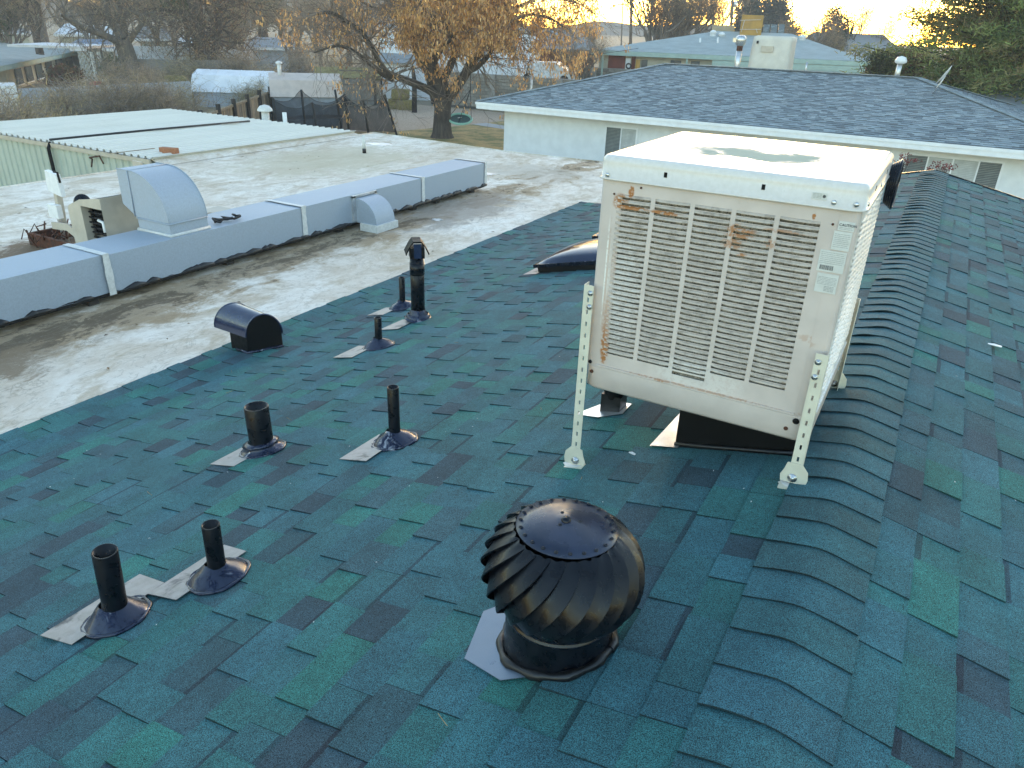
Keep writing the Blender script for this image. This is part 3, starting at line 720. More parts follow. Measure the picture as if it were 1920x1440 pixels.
slotted_leg(-.128, 2.494, -.012, .49, -1, 1, True)
slotted_leg(-1.026, 3.44, -.222, .50, 1, -1, True)
slotted_leg(-.120, 3.44, -.012, .42, -1, -1, True)

# black curb / down duct under the cooler
cb = thing('roof_curb', 'black sheet-metal curb box under the beige cooler', 'curb', (-.45, 3.0, -.14))
m = MB(); bx0, bx1, by0, by1 = -.655, -.17, 2.74, 3.24
pts = [(bx0, by0), (bx1, by0), (bx1, by1), (bx0, by1)]
lo_ = [(x, y, SL*x-.01) for x, y in pts]; hi_ = [(x, y, Z0+.005) for x, y in pts]
m.add(lo_+hi_, [(0, 1, 5, 4), (1, 2, 6, 5), (2, 3, 7, 6), (3, 0, 4, 7), (4, 5, 6, 7)]); m.build('duct_box', 'black_matte', cb)
m = MB(); m.add([(x, y, SL*x+.013) for x, y in ((bx0-.10, by0-.03), (bx0+.02, by0-.03), (bx0+.02, by1+.05), (bx0-.07, by1+.05))], [(0, 1, 2, 3)])
m.add([(x, y, SL*x+.010) for x, y in ((bx0-.10, by0-.03), (bx0+.02, by0-.03), (bx0+.02, by1+.05), (bx0-.07, by1+.05))], [(0, 1, 2, 3)]); m.build('flashing', 'galvanised', cb)
m = MB(); m.tube([(bx0+.0, by0-.004, SL*bx0+.014), (bx0+.15, by0-.008, SL*(bx0+.15)+.016), (bx0+.3, by0-.003, SL*(bx0+.3)+.014), (bx1, by0-.008, SL*bx1+.016)], .011, 7); m.build('mastic', 'tar', cb)
# small black pipe support beside it
ps = thing('pipe_support', 'small black tarred conduit stub with silver flashing behind the left cooler leg', 'roof stub', (-1.10, 3.08, -.25))
zc = SL*-1.07
m = MB(); m.box((-1.12, 3.03, zc-.01), (-1.02, 3.12, zc+.10)); m.build('stub_box', 'tar', ps)
m = MB(); m.lathe([(.048, .0), (.052, .03), (.075, .13), (.09, .30)], 12, (-1.07, 3.075, zc+.08)); m.build('tapered_duct', 'black_matte', ps)
m = MB(); m.add([(x, y, SL*x+h) for h in (.012, .015) for x, y in ((-1.23, 2.98), (-1.10, 2.96), (-1.0, 3.02), (-1.0, 3.14), (-1.12, 3.17))], [(4, 3, 2, 1, 0), (5, 6, 7, 8, 9), (0, 1, 6, 5), (4, 0, 5, 9)]); m.build('flashing', 'galvanised', ps)

# ================================================================== turbine ventilator
tc = Vector((-.583, 1.462, 0)); zb = SL*tc.x
tv = thing('turbine_ventilator', 'round black spinning turbine vent with curved vanes nearest the camera', 'roof turbine', (tc.x, tc.y, zb))
def lean(m_): return m_
m = MB(); nn = 40; prof = []
RB = .146
ringb = []; 
for k in range(nn):
    a = 2*math.pi*k/nn; x = tc.x+RB*1.05*math.cos(a); y = tc.y+RB*1.05*math.sin(a); ringb.append((x, y, SL*x+.004))
rt_ = [(tc.x+RB*math.cos(2*math.pi*k/nn), tc.y+RB*math.sin(2*math.pi*k/nn), zb+.128) for k in range(nn)]
rings(m, [ringb, rt_], cap=False); m.build('neck', 'black_paint', tv)
m = MB(); m.lathe([(RB*1.0, -.006), (RB*1.03, -.003), (RB*1.03, .003), (RB, .006), (RB*1.0, .022), (RB*1.035, .026), (RB*1.035, .033), (RB*.97, .037)], 48, (tc.x, tc.y, zb+.124)); m.build('bearing_ring', 'black_gloss', tv)
m = MB(); pth = [];
for k in range(nn+1):
    a = 2*math.pi*k/nn; r_ = RB*1.085*(1+.012*math.sin(5*a)+.01*math.sin(11*a)); x = tc.x+r_*math.cos(a); y = tc.y+r_*math.sin(a); pth.append((x, y, SL*x+.017))
m.tube(pth, [.013+.003*math.sin(k*1.7) for k in range(nn+1)], 8, False); m.build('mastic', 'tar', tv)
simple('flashing_painted', (.15, .19, .245), .35, .5, .1, 8, .04, 60)
m = MB(); pp = [(-.745, 1.27), (-.52, 1.17), (-.40, 1.30), (-.42, 1.66), (-.60, 1.68), (-.80, 1.50)]
pp = [(-.790, 1.30), (-.65, 1.26), (-.55, 1.32), (-.55, 1.60), (-.74, 1.64), (-.85, 1.50)]
P = [(x, y, SL*x+.0145) for x, y in pp]+[(x, y, SL*x+.0125) for x, y in pp]; n = len(pp)
m.add(P, [tuple(range(n)), tuple(range(2*n-1, n-1, -1))]+[(i, (i+1) % n, n+(i+1) % n, n+i) for i in range(n)]); m.build('flashing', 'flashing_painted', tv)
zh = zb+.152; RM = .206; HT = .245
TLT = Matrix.Rotation(R(-2), 4, 'X')
def headp(s):          # s 0 at cap edge .. 1 at bottom ring: radius, height
    a = R(37+ s*(150-37)); r_ = RM*math.sin(a)**.92; z = HT*.47+.163*math.cos(a)*1.0
    if s > .8: r_ = r_*(1-(s-.8)*.05)
    return r_, z
# top cap
rc, zc_ = headp(0.0)
m = MB(); m.lathe([(.0001, zc_+.024), (.022, zc_+.0238), (.030, zc_+.0215), (.034, zc_+.021), (.06, zc_+.0175), (.095, zc_+.009), (rc*1.04, zc_-.001), (rc*1.045, zc_-.004), (rc*.98, zc_-.005)], 48, (tc.x, tc.y, zh), TLT); cap = m.build('top_plate', 'cap_sky_tint', tv)
NV = 22
rivet = None
for k in range(NV):
    a = 2*math.pi*(k+.3)/NV; r_ = rc*.955; q = TLT @ Vector((r_*math.cos(a), r_*math.sin(a), zc_+.0035))
    if rivet is None:
        m = MB(); m.lathe([(.0052, -.001), (.005, .0015), (.003, .0032), (.0001, .0038)], 10, (tc.x, tc.y, zh)); rivet = m.build('rivet', 'black_gloss', cap); rv = rivet; p0 = q
    else: rv = rivet.copy(); scn.collection.objects.link(rv)
    rv.location = q
for k in range(3):
    a = R(20+120*k); rv = rivet.copy(); scn.collection.objects.link(rv); rv.location = TLT @ Vector((.033*math.cos(a), .033*math.sin(a), zc_+.021))
m = MB(); m.lathe([(.0135, -.004), (.013, .004), (.009, .0085), (.0001, .0095)], 16, (tc.x, tc.y, zh+zc_+.0235)); m.build('hub_cap', 'black_gloss', cap)
vp = None; TW = R(-58)
for k in range(NV):
    def vane(u_, v_):
        s = -.04+1.06*v_; s = max(0.0, min(1, s)); r_, z = headp(s)
        a = TW*(s**1.1)+R(30)+(u_*1.32-.16)*2*math.pi/NV*(1)
        bul = math.sin(math.pi*min(1, max(0, (v_-.02)/.98)))**.6
        off = (-.009+.024*(u_)**1.6)*bul + .004*bul*math.sin(v_*9+k)*(.3 if u_ > .8 else 0)
        if v_ < .12: off += .0028*math.sin(u_*10+k*2.3)*(1-v_/.12)
        return TLT @ Vector(((r_+off)*math.cos(a), (r_+off)*math.sin(a), z))
    m = MB(); M_ = Matrix.Rotation(2*math.pi*k/NV, 4, 'Z'); o_ = Vector((tc.x, tc.y, zh))
    m.grid(lambda a, b: o_+M_ @ vane(a, b), 8, 16)
    m.grid(lambda a, b: o_+M_ @ (vane(1, b)*(1-.012*a)+Vector((0, 0, -.003*a))), 1, 16)   # rolled lip
    m.build('vane', 'black_paint', tv, False)
rb_, zb_ = headp(1.0)
m = MB(); m.lathe([(rb_*.98, zb_+.006), (rb_*1.03, zb_+.002), (rb_*1.03, zb_-.006), (rb_*.96, zb_-.008)], 48, (tc.x, tc.y, zh), TLT); m.build('bottom_ring', 'black_gloss', tv)
m = MB(); m.lathe([(RM*.80, HT*.8), (RM*.86, HT*.5), (RM*.72, HT*.12), (RB*.95, -.03)], 24, (tc.x, tc.y, zh)); m.build('inner_shadow_core', 'black_matte', tv)

# ================================================================== vent pipes
def flash_mat():
    m, nt, b, pos = base_mat('painted_flashing')
    n = noise(nt, pos, 16., 5, .65, .6); n2 = noise(nt, pos, 70., 4, .7)
    f = ramp(nt, n, .58, .70)
    nt.links.new(mix(nt, f, mix(nt, n2, (.012, .017, .036), (.028, .038, .075)), (.34, .34, .36)), b.inputs['Base Color'])
    nt.links.new(ramp(nt, n, .45, .6, 0.1, .9), b.inputs['Metallic']); b.inputs['Roughness'].default_value = .27
    bump(nt, b, n2, .15, .003); MT['painted_flashing'] = m
flash_mat()
simple('flash_plate', (.30, .275, .265), .45, .35, .22, 18, .1, 40, (.045, .042, .045), .54, .68, .85)
def vent_pipe(label, x, y, rad, h, cone_r, cone_h, plate, lean_=(0, 0), cap=None, grp='vent pipes standing on the teal roof', tall=False):
    z = SL*x; t = thing('vent_pipe', label, 'vent pipe', (x, y, z), grp)
    ang = Matrix.Rotation(-math.atan(SL)*1.0, 4, 'Y')
    # outer and inner wall of the pipe
    m = MB(); top = Vector((x+lean_[0], y+lean_[1], z+h)); b0 = Vector((x, y, z)); d = (top-b0).normalized()
    A = []; n = 24; u = d.orthogonal().normalized(); v = d.cross(u)
    def rg_(c, r_): return [c+(u*math.cos(2*math.pi*k/n)+v*math.sin(2*math.pi*k/n))*r_ for k in range(n)]
    wl_ = max(.004, rad*.13)
    L_ = [rg_(b0, rad*1.02), rg_(b0+d*cone_h*1.2, rad*1.06), rg_(b0+d*(cone_h*1.2+.02), rad), rg_(top-d*.002, rad), rg_(top, rad-.0012), rg_(top, rad-wl_), rg_(b0+d*h*.3, rad-wl_)]
    rings(m, L_, cap=True); m.build('pipe', 'black_paint', t)
    # mastic cone
    m = MB(); sd_ = int(x*1000)
    m.lathe([(cone_r*1.14, -.002), (cone_r*1.07, .010), (cone_r*.95, cone_h*.38), (cone_r*.76, cone_h*.70), (rad*1.55, cone_h*.95), (rad*1.25, cone_h*1.15), (rad*1.02, cone_h*1.25)], 40, (x, y, z+.004), Matrix.Rotation(-math.atan(SL), 4, 'Y'), None, .025, sd_)
    m.build('flashing_cone', 'painted_flashing', t)
    m = MB(); nn_ = 44; rgx = random.Random(sd_); pth = []
    for k in range(nn_+1):
        a = 2*math.pi*k/nn_; r_ = cone_r*(1.11+.035*math.sin(3*a+sd_)+.02*math.sin(8*a)); px_ = x+r_*math.cos(a); pth.append((px_, y+r_*math.sin(a), SL*px_+.009))
    m.tube(pth, [.006+.003*rgx.random() for _ in pth], 6, False); m.build('mastic', 'painted_flashing', t)
    if plate:
        x0, y0, x1, y1 = plate; q = [(x0, y0), (x1, y0+.01), (x1+.0, y1), (x0+.012, y1+.008)]
        m = MB(); P = [(a, b, SL*a+.0145) for a, b in q]+[(a, b, SL*a+.0115) for a, b in q]
        m.add(P, [(0, 1, 2, 3), (7, 6, 5, 4), (0, 1, 5, 4), (1, 2, 6, 5), (2, 3, 7, 6), (3, 0, 4, 7)]); m.build('flashing_plate', 'flash_plate', t)
    return t
vent_pipe('black vent pipe nearest the lower left corner, thick with open top', -2.09, 1.07, .040, .31, .098, .055, (-2.275, .90, -2.10, 1.27), (.028, 0))
vent_pipe('shorter black vent pipe just right of the lower left one, with long silver plate', -1.925, 1.375, .032, .245, .098, .052, (-2.10, 1.20, -1.95, 1.53), (.006, 0))
vent_pipe('thickest black vent pipe, wide open top, in the middle left of the roof', -2.72, 2.32, .062, .262, .105, .045, (-2.87, 2.10, -2.70, 2.32), (-.008, 0))
vent_pipe('tall thin black vent pipe on silver plate between thick pipe and cooler leg', -2.01, 2.545, .029, .31, .10, .055, (-2.16, 2.30, -2.0, 2.58), (.0, 0))
vent_pipe('small black vent pipe standing alone in front of the capped flue', -3.31, 4.01, .027, .235, .105, .058, (-3.50, 3.72, -3.33, 3.98), (.006, 0))
vent_pipe('thin black vent pipe close behind the capped flue', -3.91, 5.09, .027, .29, .11, .06, (-4.1, 4.82, -3.93, 5.06), (0, 0))
# capped flue
fx, fy = -3.44, 4.69; fz = SL*fx
fl = thing('flue_pipe', 'tall black flue with gabled storm cap near the flat roof edge', 'flue', (fx, fy, fz))
m = MB(); m.tube([(fx, fy, fz), (fx, fy, fz+.58)], .057, 24); m.build('pipe', 'black_paint', fl)
m = MB(); m.tube([(fx, fy, fz+.40), (fx, fy, fz+.50)], .0605, 24); m.build('pipe_joint', 'black_paint', fl)
m = MB(); m.lathe([(.115, .0), (.112, .006), (.078, .028), (.074, .05), (.060, .075), (.058, .08)], 32, (fx, fy, fz+.02)); m.lathe([(.10, .0), (.098, .05), (.085, .062)], 32, (fx, fy, fz)); m.build('storm_collar', 'painted_flashing', fl)
m = MB(); x0, y0, x1, y1 = fx-.17, fy-.30, fx+.0, fy-.02
P = [(a, b, SL*a+h) for h in (.0145, .0115) for a, b in ((x0, y0), (x1, y0+.02), (x1, y1), (x0+.02, y1))]
m.add(P, [(0, 1, 2, 3), (7, 6, 5, 4), (0, 1, 5, 4), (3, 0, 4, 7)]); m.build('flashing_plate', 'flash_plate', fl)
Mc = Matrix.Translation((fx, fy, fz+.60)) @ Matrix.Rotation(R(42), 4, 'Z')
sec = [(-.095, -.015), (-.090, -.028), (-.055, .045), (-.03, .072), (.03, .072), (.055, .045), (.090, -.028), (.095, -.015), (.055, .058), (.033, .085), (-.033, .085), (-.055, .058)]
m = MB(); m.prism([Mc @ Vector((a, -.075, b)) for a, b in sec], Mc.to_3x3() @ Vector((0, .15, 0)))
m.box((-.058, -.062, -.055), (.058, .062, .03), Mc); m.build('storm_cap', 'black_matte', fl)
m = MB(); m.box((-.030, -.0775, -.05), (.030, -.0755, .068), Mc); m.build('cap_plate', 'blue_black', fl)

# hooded exhaust
hz = -1.0; P0 = Vector((-4.42, 3.735, hz)); dF = Vector((.57, .82, 0)).normalized(); WF = .27; GN = Vector((-.37, .05, .015))
hd = thing('hooded_vent', 'black arched exhaust vent with blue-sheened hood beside the white flat roof', 'exhaust vent', (P0.x, P0.y, hz))
zs = hz+.15
def roofz(x): return posL(min(UMAX, abs(x)/math.cos(R(13))), 0, 0)[2]
q = [P0, P0+dF*WF, P0+dF*WF+GN*.62, P0+GN*.62]
m = MB(); m.add([(p.x, p.y, roofz(p.x)-.03) for p in q]+[(p.x, p.y, zs) for p in q], [(0, 1, 5, 4), (1, 2, 6, 5), (2, 3, 7, 6), (3, 0, 4, 7), (4, 5, 6, 7)]); m.build('vent_base', 'black_matte', hd)
K = 18; A = []; B = []
for k in range(K+1):
    a = math.pi*k/K; o_ = P0+dF*(WF/2-(WF/2+.006)*math.cos(a)*(1.0))+Vector((0, 0, zs-hz+.175*math.sin(a)))
    A.append(o_-GN*.01); B.append(o_+GN+dF*(-.03*(1+math.cos(a))/2)+Vector((0, 0, -.02*(1+math.cos(a))/2)))
m = MB(); m.add(A+B, [(i, i+1, K+2+i, K+1+i) for i in range(K)], None, True)
A2 = [p-Vector((0, 0, .005)) for p in A]; B2 = [p-Vector((0, 0, .005)) for p in B]
m.add(A2+B2, [(i, i+1, K+2+i, K+1+i) for i in range(K)], None, True); m.add(B+B2, [(i, i+1, K+2+i, K+1+i) for i in range(K)]); m.build('hood', 'blue_black', hd, False)
m = MB(); m.tube(A, .007, 6); m.tube(B, .005, 6); m.build('hood_hem', 'blue_black', hd)
m = MB(); m.add([tuple(p+GN*.012) for p in A], [tuple(range(K+1))]); m.build('hood_end', 'black_matte', hd)
m = MB(); pth = [P0+GN*.4, P0, P0+dF*WF, P0+dF*WF+GN*.4]; m.tube([(p.x, p.y-.004, roofz(p.x)+.012) for p in pth], .015, 7); m.build('mastic', 'painted_flashing', hd)

# skylights
def skylight(x0, y0, w_, d_, label):
    t = thing('skylight', label, 'skylight', (x0+w_/2, y0+d_/2, SL*(x0+w_/2)), 'domed skylights behind the cooler')
    M_ = Matrix.Translation((x0+w_/2, y0+d_/2, SL*(x0+w_/2))) @ Matrix.Rotation(-math.atan(SL), 4, 'Y')
    m = MB(); m.box((-w_/2+.03, -d_/2+.03, -.02), (w_/2-.03, d_/2-.03, .075), M_); m.build('curb', 'black_matte', t)
    m = MB(); m.box((-w_/2, -d_/2, .06), (w_/2, d_/2, .092), M_); o = m.build('frame', 'black_gloss', t)
    def dome(u_, v_):
        x = (u_*2-1); y = (v_*2-1); f = (max(0, 1-abs(x)**2.6)*max(0, 1-abs(y)**2.6))**.55
        return M_ @ Vector((x*(w_/2-.03), y*(d_/2-.03), .092+.095*f))
    m = MB(); m.grid(dome, 20, 20); m.build('dome', 'skylight_dome', t)
    m = MB(); q = [(-w_/2-.10, -d_/2-.05), (-w_/2+.05, -d_/2-.05), (-w_/2+.05, d_/2+.05), (-w_/2-.10, d_/2+.05)]
    m.add([M_ @ Vector((a, b, .012)) for a, b in q], [(0, 1, 2, 3)]); m.build('flashing', 'flash_plate', t)
skylight(-3.16, 6.2, 1.0, .95, 'dark domed skylight nearest the cooler, half hidden by it')
skylight(-3.14, 7.55, 1.0, .95, 'second dark domed skylight further up, behind the nearer one')
# litter on the roof
for i, (x, y, s, lb) in enumerate(((on_z(1863, 651, 0).x, 0, .035, 'small white scrap lying on the right roof slope'), (-.8, 2.62, .014, 'tiny white chip lying beside the left cooler foot'))):
    if i == 0:
        n_ = Vector((SL, 0, 1)).normalized(); r_ = ray(1863, 651); k_ = -(n_.dot(CAM))/(n_.dot(r_)); p = CAM+r_*k_
    else: p = Vector((x, y, SL*x))
    m = MB(); m.prism([(p.x-s, p.y-s*.3, p.z+.014), (p.x+s, p.y-s*.5, p.z+.012), (p.x+s*1.1, p.y+s*.2, p.z+.012), (p.x, p.y+s*.35, p.z+.016), (p.x-s, p.y+s*.1, p.z+.014)], (0, 0, .003))
    tag(m.build('paper_scrap', 'white_plastic'), lb, 'litter')
# ================================================================== rooftop duct
DX0, DX1, DZ0, DZ1 = -7.06, -6.47, -.945, -.59
duct = thing('air_duct', 'long blue-grey sheet-metal duct lying across the white flat roof', 'duct', (-6.75, 4, ZF))
segs = [(-1.5, 3.97), (3.97, 6.52), (6.52, 8.95), (8.95, 10.72)]
rg = random.Random(21)
for i, (a, b) in enumerate(segs):
    m = MB(); g_ = .006; dx = rg.uniform(-.012, .012); up_ = rg.uniform(0, .012)
    x0, x1, y0, y1 = DX0+dx, DX1+dx, a+g_, b-g_
    # lid with a cross break, torn insulation edge at the bottom of the near side
    c_ = ((x0+x1)/2, (y0+y1)/2, DZ1+up_+.012)
    T = [(x0, y0, DZ1+up_), (x1, y0, DZ1+up_), (x1, y1, DZ1+up_), (x0, y1, DZ1+up_), c_]
    m.add(T, [(0, 1, 4), (1, 2, 4), (2, 3, 4), (3, 0, 4)])
    B_ = [(x0, y0, DZ0), (x1, y0, DZ0), (x1, y1, DZ0), (x0, y1, DZ0)]
    n_ = 40
    side = [(x1, y0+(y1-y0)*k/n_, DZ1+up_) for k in range(n_+1)]
    bot = [(x1, y0+(y1-y0)*k/n_, DZ0+max(0, .018*math.sin(k*.7+i*2)+.012*math.sin(k*1.9+i)-.006)) for k in range(n_+1)]
    m.add(side+bot, [(k, k+1, n_+2+k, n_+1+k) for k in range(n_)])
    m.add(T[:4]+B_, [(1, 0, 4, 5), (3, 2, 6, 7), (0, 3, 7, 4), (4, 7, 6, 5)])
    m.build('duct_section', 'duct_metal', duct)
    m = MB(); m.box((x0+.02, y0+.01, DZ0-.035), (x1-.012, y1-.01, DZ0+.03))
    for k in range(16): yy = rg.uniform(y0, y1); w_ = rg.uniform(.05, .22); m.tube([(x1-.012, yy-w_, DZ0-.012), (x1-.004, yy-w_*.5, DZ0-.002), (x1-.002, yy, DZ0+.004), (x1-.004, yy+w_*.5, DZ0-.002), (x1-.012, yy+w_, DZ0-.012)], [.008, .024, rg.uniform(.026, .042), .024, .008], 8)
    m.build('tar_edge', 'tar', duct)
for y in (3.97, 6.52, 8.95, 10.70):
    m = MB(); wv = .035
    for (p, q) in (((DX0, DZ1+.016), (DX1+.018, DZ1+.016)), ((DX1+.016, DZ1+.02), (DX1+.016, DZ0-.02))):
        K = 10; P = []
        for k in range(K+1):
            x = p[0]+(q[0]-p[0])*k/K; z = p[1]+(q[1]-p[1])*k/K; w1 = wv+rg.uniform(-.006, .006)
            P += [(x, y-w1, z), (x, y+w1, z)]
        m.add(P, [(2*k, 2*k+2, 2*k+3, 2*k+1) for k in range(K)])
        P2 = [(a+(.004 if p[0] == q[0] else 0)*-1, b_, c_-(.004 if p[0] != q[0] else 0)) for a, b_, c_ in P]
        m.add(P2, [(2*k, 2*k+2, 2*k+3, 2*k+1) for k in range(K)])
    m.build('seam_tape', 'sealant_white', duct)
for y in (1.2, 3.8, 5.4, 7.2, 8.8, 9.4, 10.4):
    solid('support_block', 'wood_dark', duct, (DX0+.06, y-.05, ZF-.002), (DX1-.04, y+.05, DZ0-.02))
# turning elbow on top of the duct
el = thing('duct_elbow', 'tall quarter-round blue-grey sheet metal elbow rising from the long duct', 'duct elbow', (-6.76, 4.97, DZ1))
ey0, ey1, exr, exl, ez = 4.74, 5.20, -6.53, -7.02, -.46
m = MB(); m.box((exl, ey0, DZ1-.01), (exr, ey1, ez)); m.build('collar', 'duct_metal', el)
m = MB(); K = 16; arc = [(exl+(exr-exl)*math.cos(math.pi/2*k/K), ez+.47*math.sin(math.pi/2*k/K)) for k in range(K+1)]
poly = [(exl, ez)]+arc+[(-7.22, ez+.47), (-7.22, ez+.12)]
n = len(poly)
m.add([(x, ey0, z) for x, z in poly], [tuple(range(n))]); m.add([(x, ey1, z) for x, z in poly], [tuple(range(n-1, -1, -1))])
P = [(x, ey0, z) for x, z in arc+[(-7.22, ez+.47)]]+[(x, ey1, z) for x, z in arc+[(-7.22, ez+.47)]]; k_ = len(P)//2
m.add(P, [(i, i+1, k_+i+1, k_+i) for i in range(k_-1)], None, True); m.add([(exl, ey0, ez), (exl, ey1, ez), (-7.22, ey1, ez+.12), (-7.22, ey0, ez+.12)], [(0, 1, 2, 3)])
m.build('elbow_shell', 'duct_metal', el)
m = MB()
for y in (ey0-.003, ey1+.003): m.tube([(x, y, z+.004) for x, z in arc+[(-7.22, ez+.47)]], .006, 6)
m.tube([(-7.05, ey0-.006, ez+.01), (-7.05, ey0-.006, ez+.47), (-7.05, ey1+.006, ez+.475)], .007, 6)
m.tube([(exl, ey0-.008, ez), (exr+.008, ey0-.008, ez), (exr+.008, ey1, ez)], .009, 6); m.build('standing_seam', 'duct_metal', el)
m = MB(); m.tube([(exl, ey0-.012, DZ1+.016), (exr+.012, ey0-.012, DZ1+.016), (exr+.012, ey1+.01, DZ1+.016)], .018, 6); m.build('mastic', 'sealant_white', el)
# small side elbow dropping from the duct into the roof
se = thing('side_elbow', 'small quarter-round metal elbow dropping from the duct side to the roof', 'duct elbow', (-6.3, 7.6, ZF))
a_ = on_y(727, 430, 7.55); 
m = MB(); sx0, sx1, sy0, sy1 = DX1+.005, DX1+.36, 7.44, 7.82
K = 12; arc = [(sx0+.06+(sx1-sx0-.06)*math.sin(math.pi/2*k/K), -.94+.31*math.cos(math.pi/2*k/K)) for k in range(K+1)]
poly = [(sx0, -.94), (sx0, -.63)]+arc
n = len(poly); m.prism([(x, sy0, z) for x, z in poly], (0, sy1-sy0, 0)); m.build('elbow_shell', 'duct_metal', se)
m = MB(); m.box((sx0+.10, sy0-.03, ZF-.001), (sx1+.03, sy1+.03, -.935)); m.build('roof_collar', 'sealant_white', se)
m = MB(); m.box((sx0-.003, sy0-.06, -.92), (sx0+.03, sy0+.0, -.60)); m.box((sx0-.003, sy1, -.92), (sx0+.03, sy1+.05, -.60)); m.box((sx0-.003, sy0-.06, -.62), (sx0+.03, sy1+.05, -.59)); m.build('flange', 'galvanised', se)
m = MB(); rgx = random.Random(4); pa = Vector((-6.60, 5.34, DZ1+.03)); pth = [pa]
for k in range(18): pth.append(pth[0]+Vector((.07*math.sin(k*1.1), .02*k-.0+.05*math.cos(k*.9), .012*math.sin(k*2.)+.012)))
m.tube(pth, .013, 6); tag(m.build('webbing_strap', 'strap_black'), 'tangled black strap lying on the duct right of the tall elbow', 'strap')

# remains of a stripped cooler
dc = thing('stripped_cooler', 'stripped beige blower housing with posts and motor left of the tall elbow', 'old cooler', (-7.9, 4.9, ZF))
# squirrel-cage housing: box with rounded shoulder, mouth toward the camera side
m = MB(); bx0, bx1, byf, byb = -8.02, -7.42, 4.62, 5.15; zt0, zt1 = -.42, -.30
poly = [(bx0, ZF+.1), (bx0, zt0-.06), (bx0+.03, zt0-.02), (bx0+.08, zt0), (bx1, zt1), (bx1, ZF+.1)]
# front wall with a mouth
def wall_with_hole():
    hx0, hx1, hz0, hz1 = -7.78, -7.42, -.80, -.42
    y = byf
    m.add([(bx0, y, ZF+.1), (hx0, y, ZF+.1), (hx0, y, -.355), (bx0+.08, y, zt0), (bx0+.03, y, zt0-.02), (bx0, y, zt0-.06)], [(0, 1, 2, 3, 4, 5)])
    m.add([(hx0, y, ZF+.1), (bx1, y, ZF+.1), (bx1, y, hz0), (hx0, y, hz0)], [(0, 1, 2, 3)])
    m.add([(hx0, y, hz1), (bx1, y, hz1), (bx1, y, zt1), (hx0, y, -.355)], [(0, 1, 2, 3)])
    m.add([(hx0, y, hz0), (hx0, y, hz1), (hx0, y+.09, hz1), (hx0, y+.09, hz0)], [(0, 1, 2, 3)])
    m.add([(hx0, y, hz0), (bx1, y, hz0), (bx1, y+.16, hz0+.05), (hx0, y+.16, hz0+.05)], [(0, 1, 2, 3)])
wall_with_hole()
P = [(x, byf, z) for x, z in poly]+[(x, byb, z) for x, z in poly]; n = len(poly)
m.add(P, [(i, i+1, n+i+1, n+i) for i in range(n-1)]); m.add([(x, byb, z) for x, z in poly], [tuple(range(n))]); m.build('blower_housing', 'beige_metal', dc)
m = MB(); m.box((-7.80, byf+.13, -.82), (-7.43, byb-.02, -.38)); m.build('housing_inside', 'black_matte', dc)
for k in range(9):
    a = R(-50+k*13); m = MB(); cx_, cz_ = -7.60, -.86; r_ = .20
    m.box((-7.77, byf+.055+.0*k, cz_+.055*k-.0), (-7.44, byf+.075, cz_+.055*k+.016), Matrix.Translation((0, .02*abs(k-4)/4, .03)))
    if cz_+.055*k < -.50: m.build('fan_blade', 'black_paint', dc)
m = MB(); m.tube([(-7.56, byf+.03, -.55), (-7.47, byf+.02, -.56), (-7.45, byf+.01, -.66)], .017, 8); m.build('wheel_strut', 'white_plastic', dc)
m = MB(); Mm = Matrix.Translation((-8.12, 4.85, -.47)) @ Matrix.Rotation(R(68), 4, 'Y') @ Matrix.Rotation(R(25), 4, 'X')
m.lathe([(.0001, -.12), (.05, -.12), (.078, -.10), (.085, -.06), (.085, .06), (.075, .10), (.0001, .11)], 20, (0, 0, 0), Mm); m.build('motor', 'black_paint', dc)
m = MB(); m.lathe([(.0001, -.20), (.018, -.20), (.018, -.16), (.045, -.155), (.045, -.135), (.02, -.13), (.02, -.11)], 16, (0, 0, 0), Mm); m.build('motor_pulley', 'zinc', dc)
m = MB(); m.box((.03, -.04, -.05), (.088, .04, .05), Mm); m.build('motor_plate', 'white_plastic', dc)
m = MB(); m.bar((-8.14, 4.82, -.56), (-7.98, 4.80, -.66), .10, .02); m.bar((-8.18, 4.8, -.50), (-8.10, 4.8, -.62), .08, .015); m.build('motor_bracket', 'beige_metal', dc)
m = MB(); m.bar((-8.60, 4.82, ZF), (-8.60, 4.86, -.26), .055, .012); m.bar((-8.575, 4.85, ZF), (-8.575, 4.89, -.26), .012, .05); m.build('corner_post', 'beige_metal', dc)
m = MB(); m.bar((-7.60, 5.25, -.75), (-7.60, 5.25, -.02), .16, .02); m.build('corner_post', 'beige_metal', dc)
m = MB(); m.prism([(-8.65, 4.80, -.40), (-8.40, 4.80, -.44), (-8.42, 4.80, -.20), (-8.62, 4.80, -.17)], (0, .05, 0)); m.build('switch_box', 'white_plastic', dc)
m = MB(); m.box((-8.70, 4.78, -.70), (-8.52, 4.84, -.55)); m.build('junction_box', 'white_plastic', dc)
m = MB(); m.tube([(-8.62, 4.82, -.55), (-8.60, 4.83, -.70), (-8.56, 4.82, ZF)], .028, 8); m.build('conduit', 'galvanised', dc)
m = MB(); m.tube([(-8.45, 4.80, -.17), (-8.38, 4.80, -.17), (-8.37, 4.80, -.28)], .012, 6); m.build('hook', 'black_matte', dc)
m = MB(); m.prism([(-8.55, 4.7, -.72), (-8.25, 4.7, -.70), (-8.02, 4.7, -.80), (-7.95, 4.7, -.95), (-8.03, 4.7, -.95), (-8.10, 4.7, -.86), (-8.28, 4.7, -.78), (-8.55, 4.7, -.80)], (0, .02, 0)); m.build('cross_rail', 'beige_metal', dc)
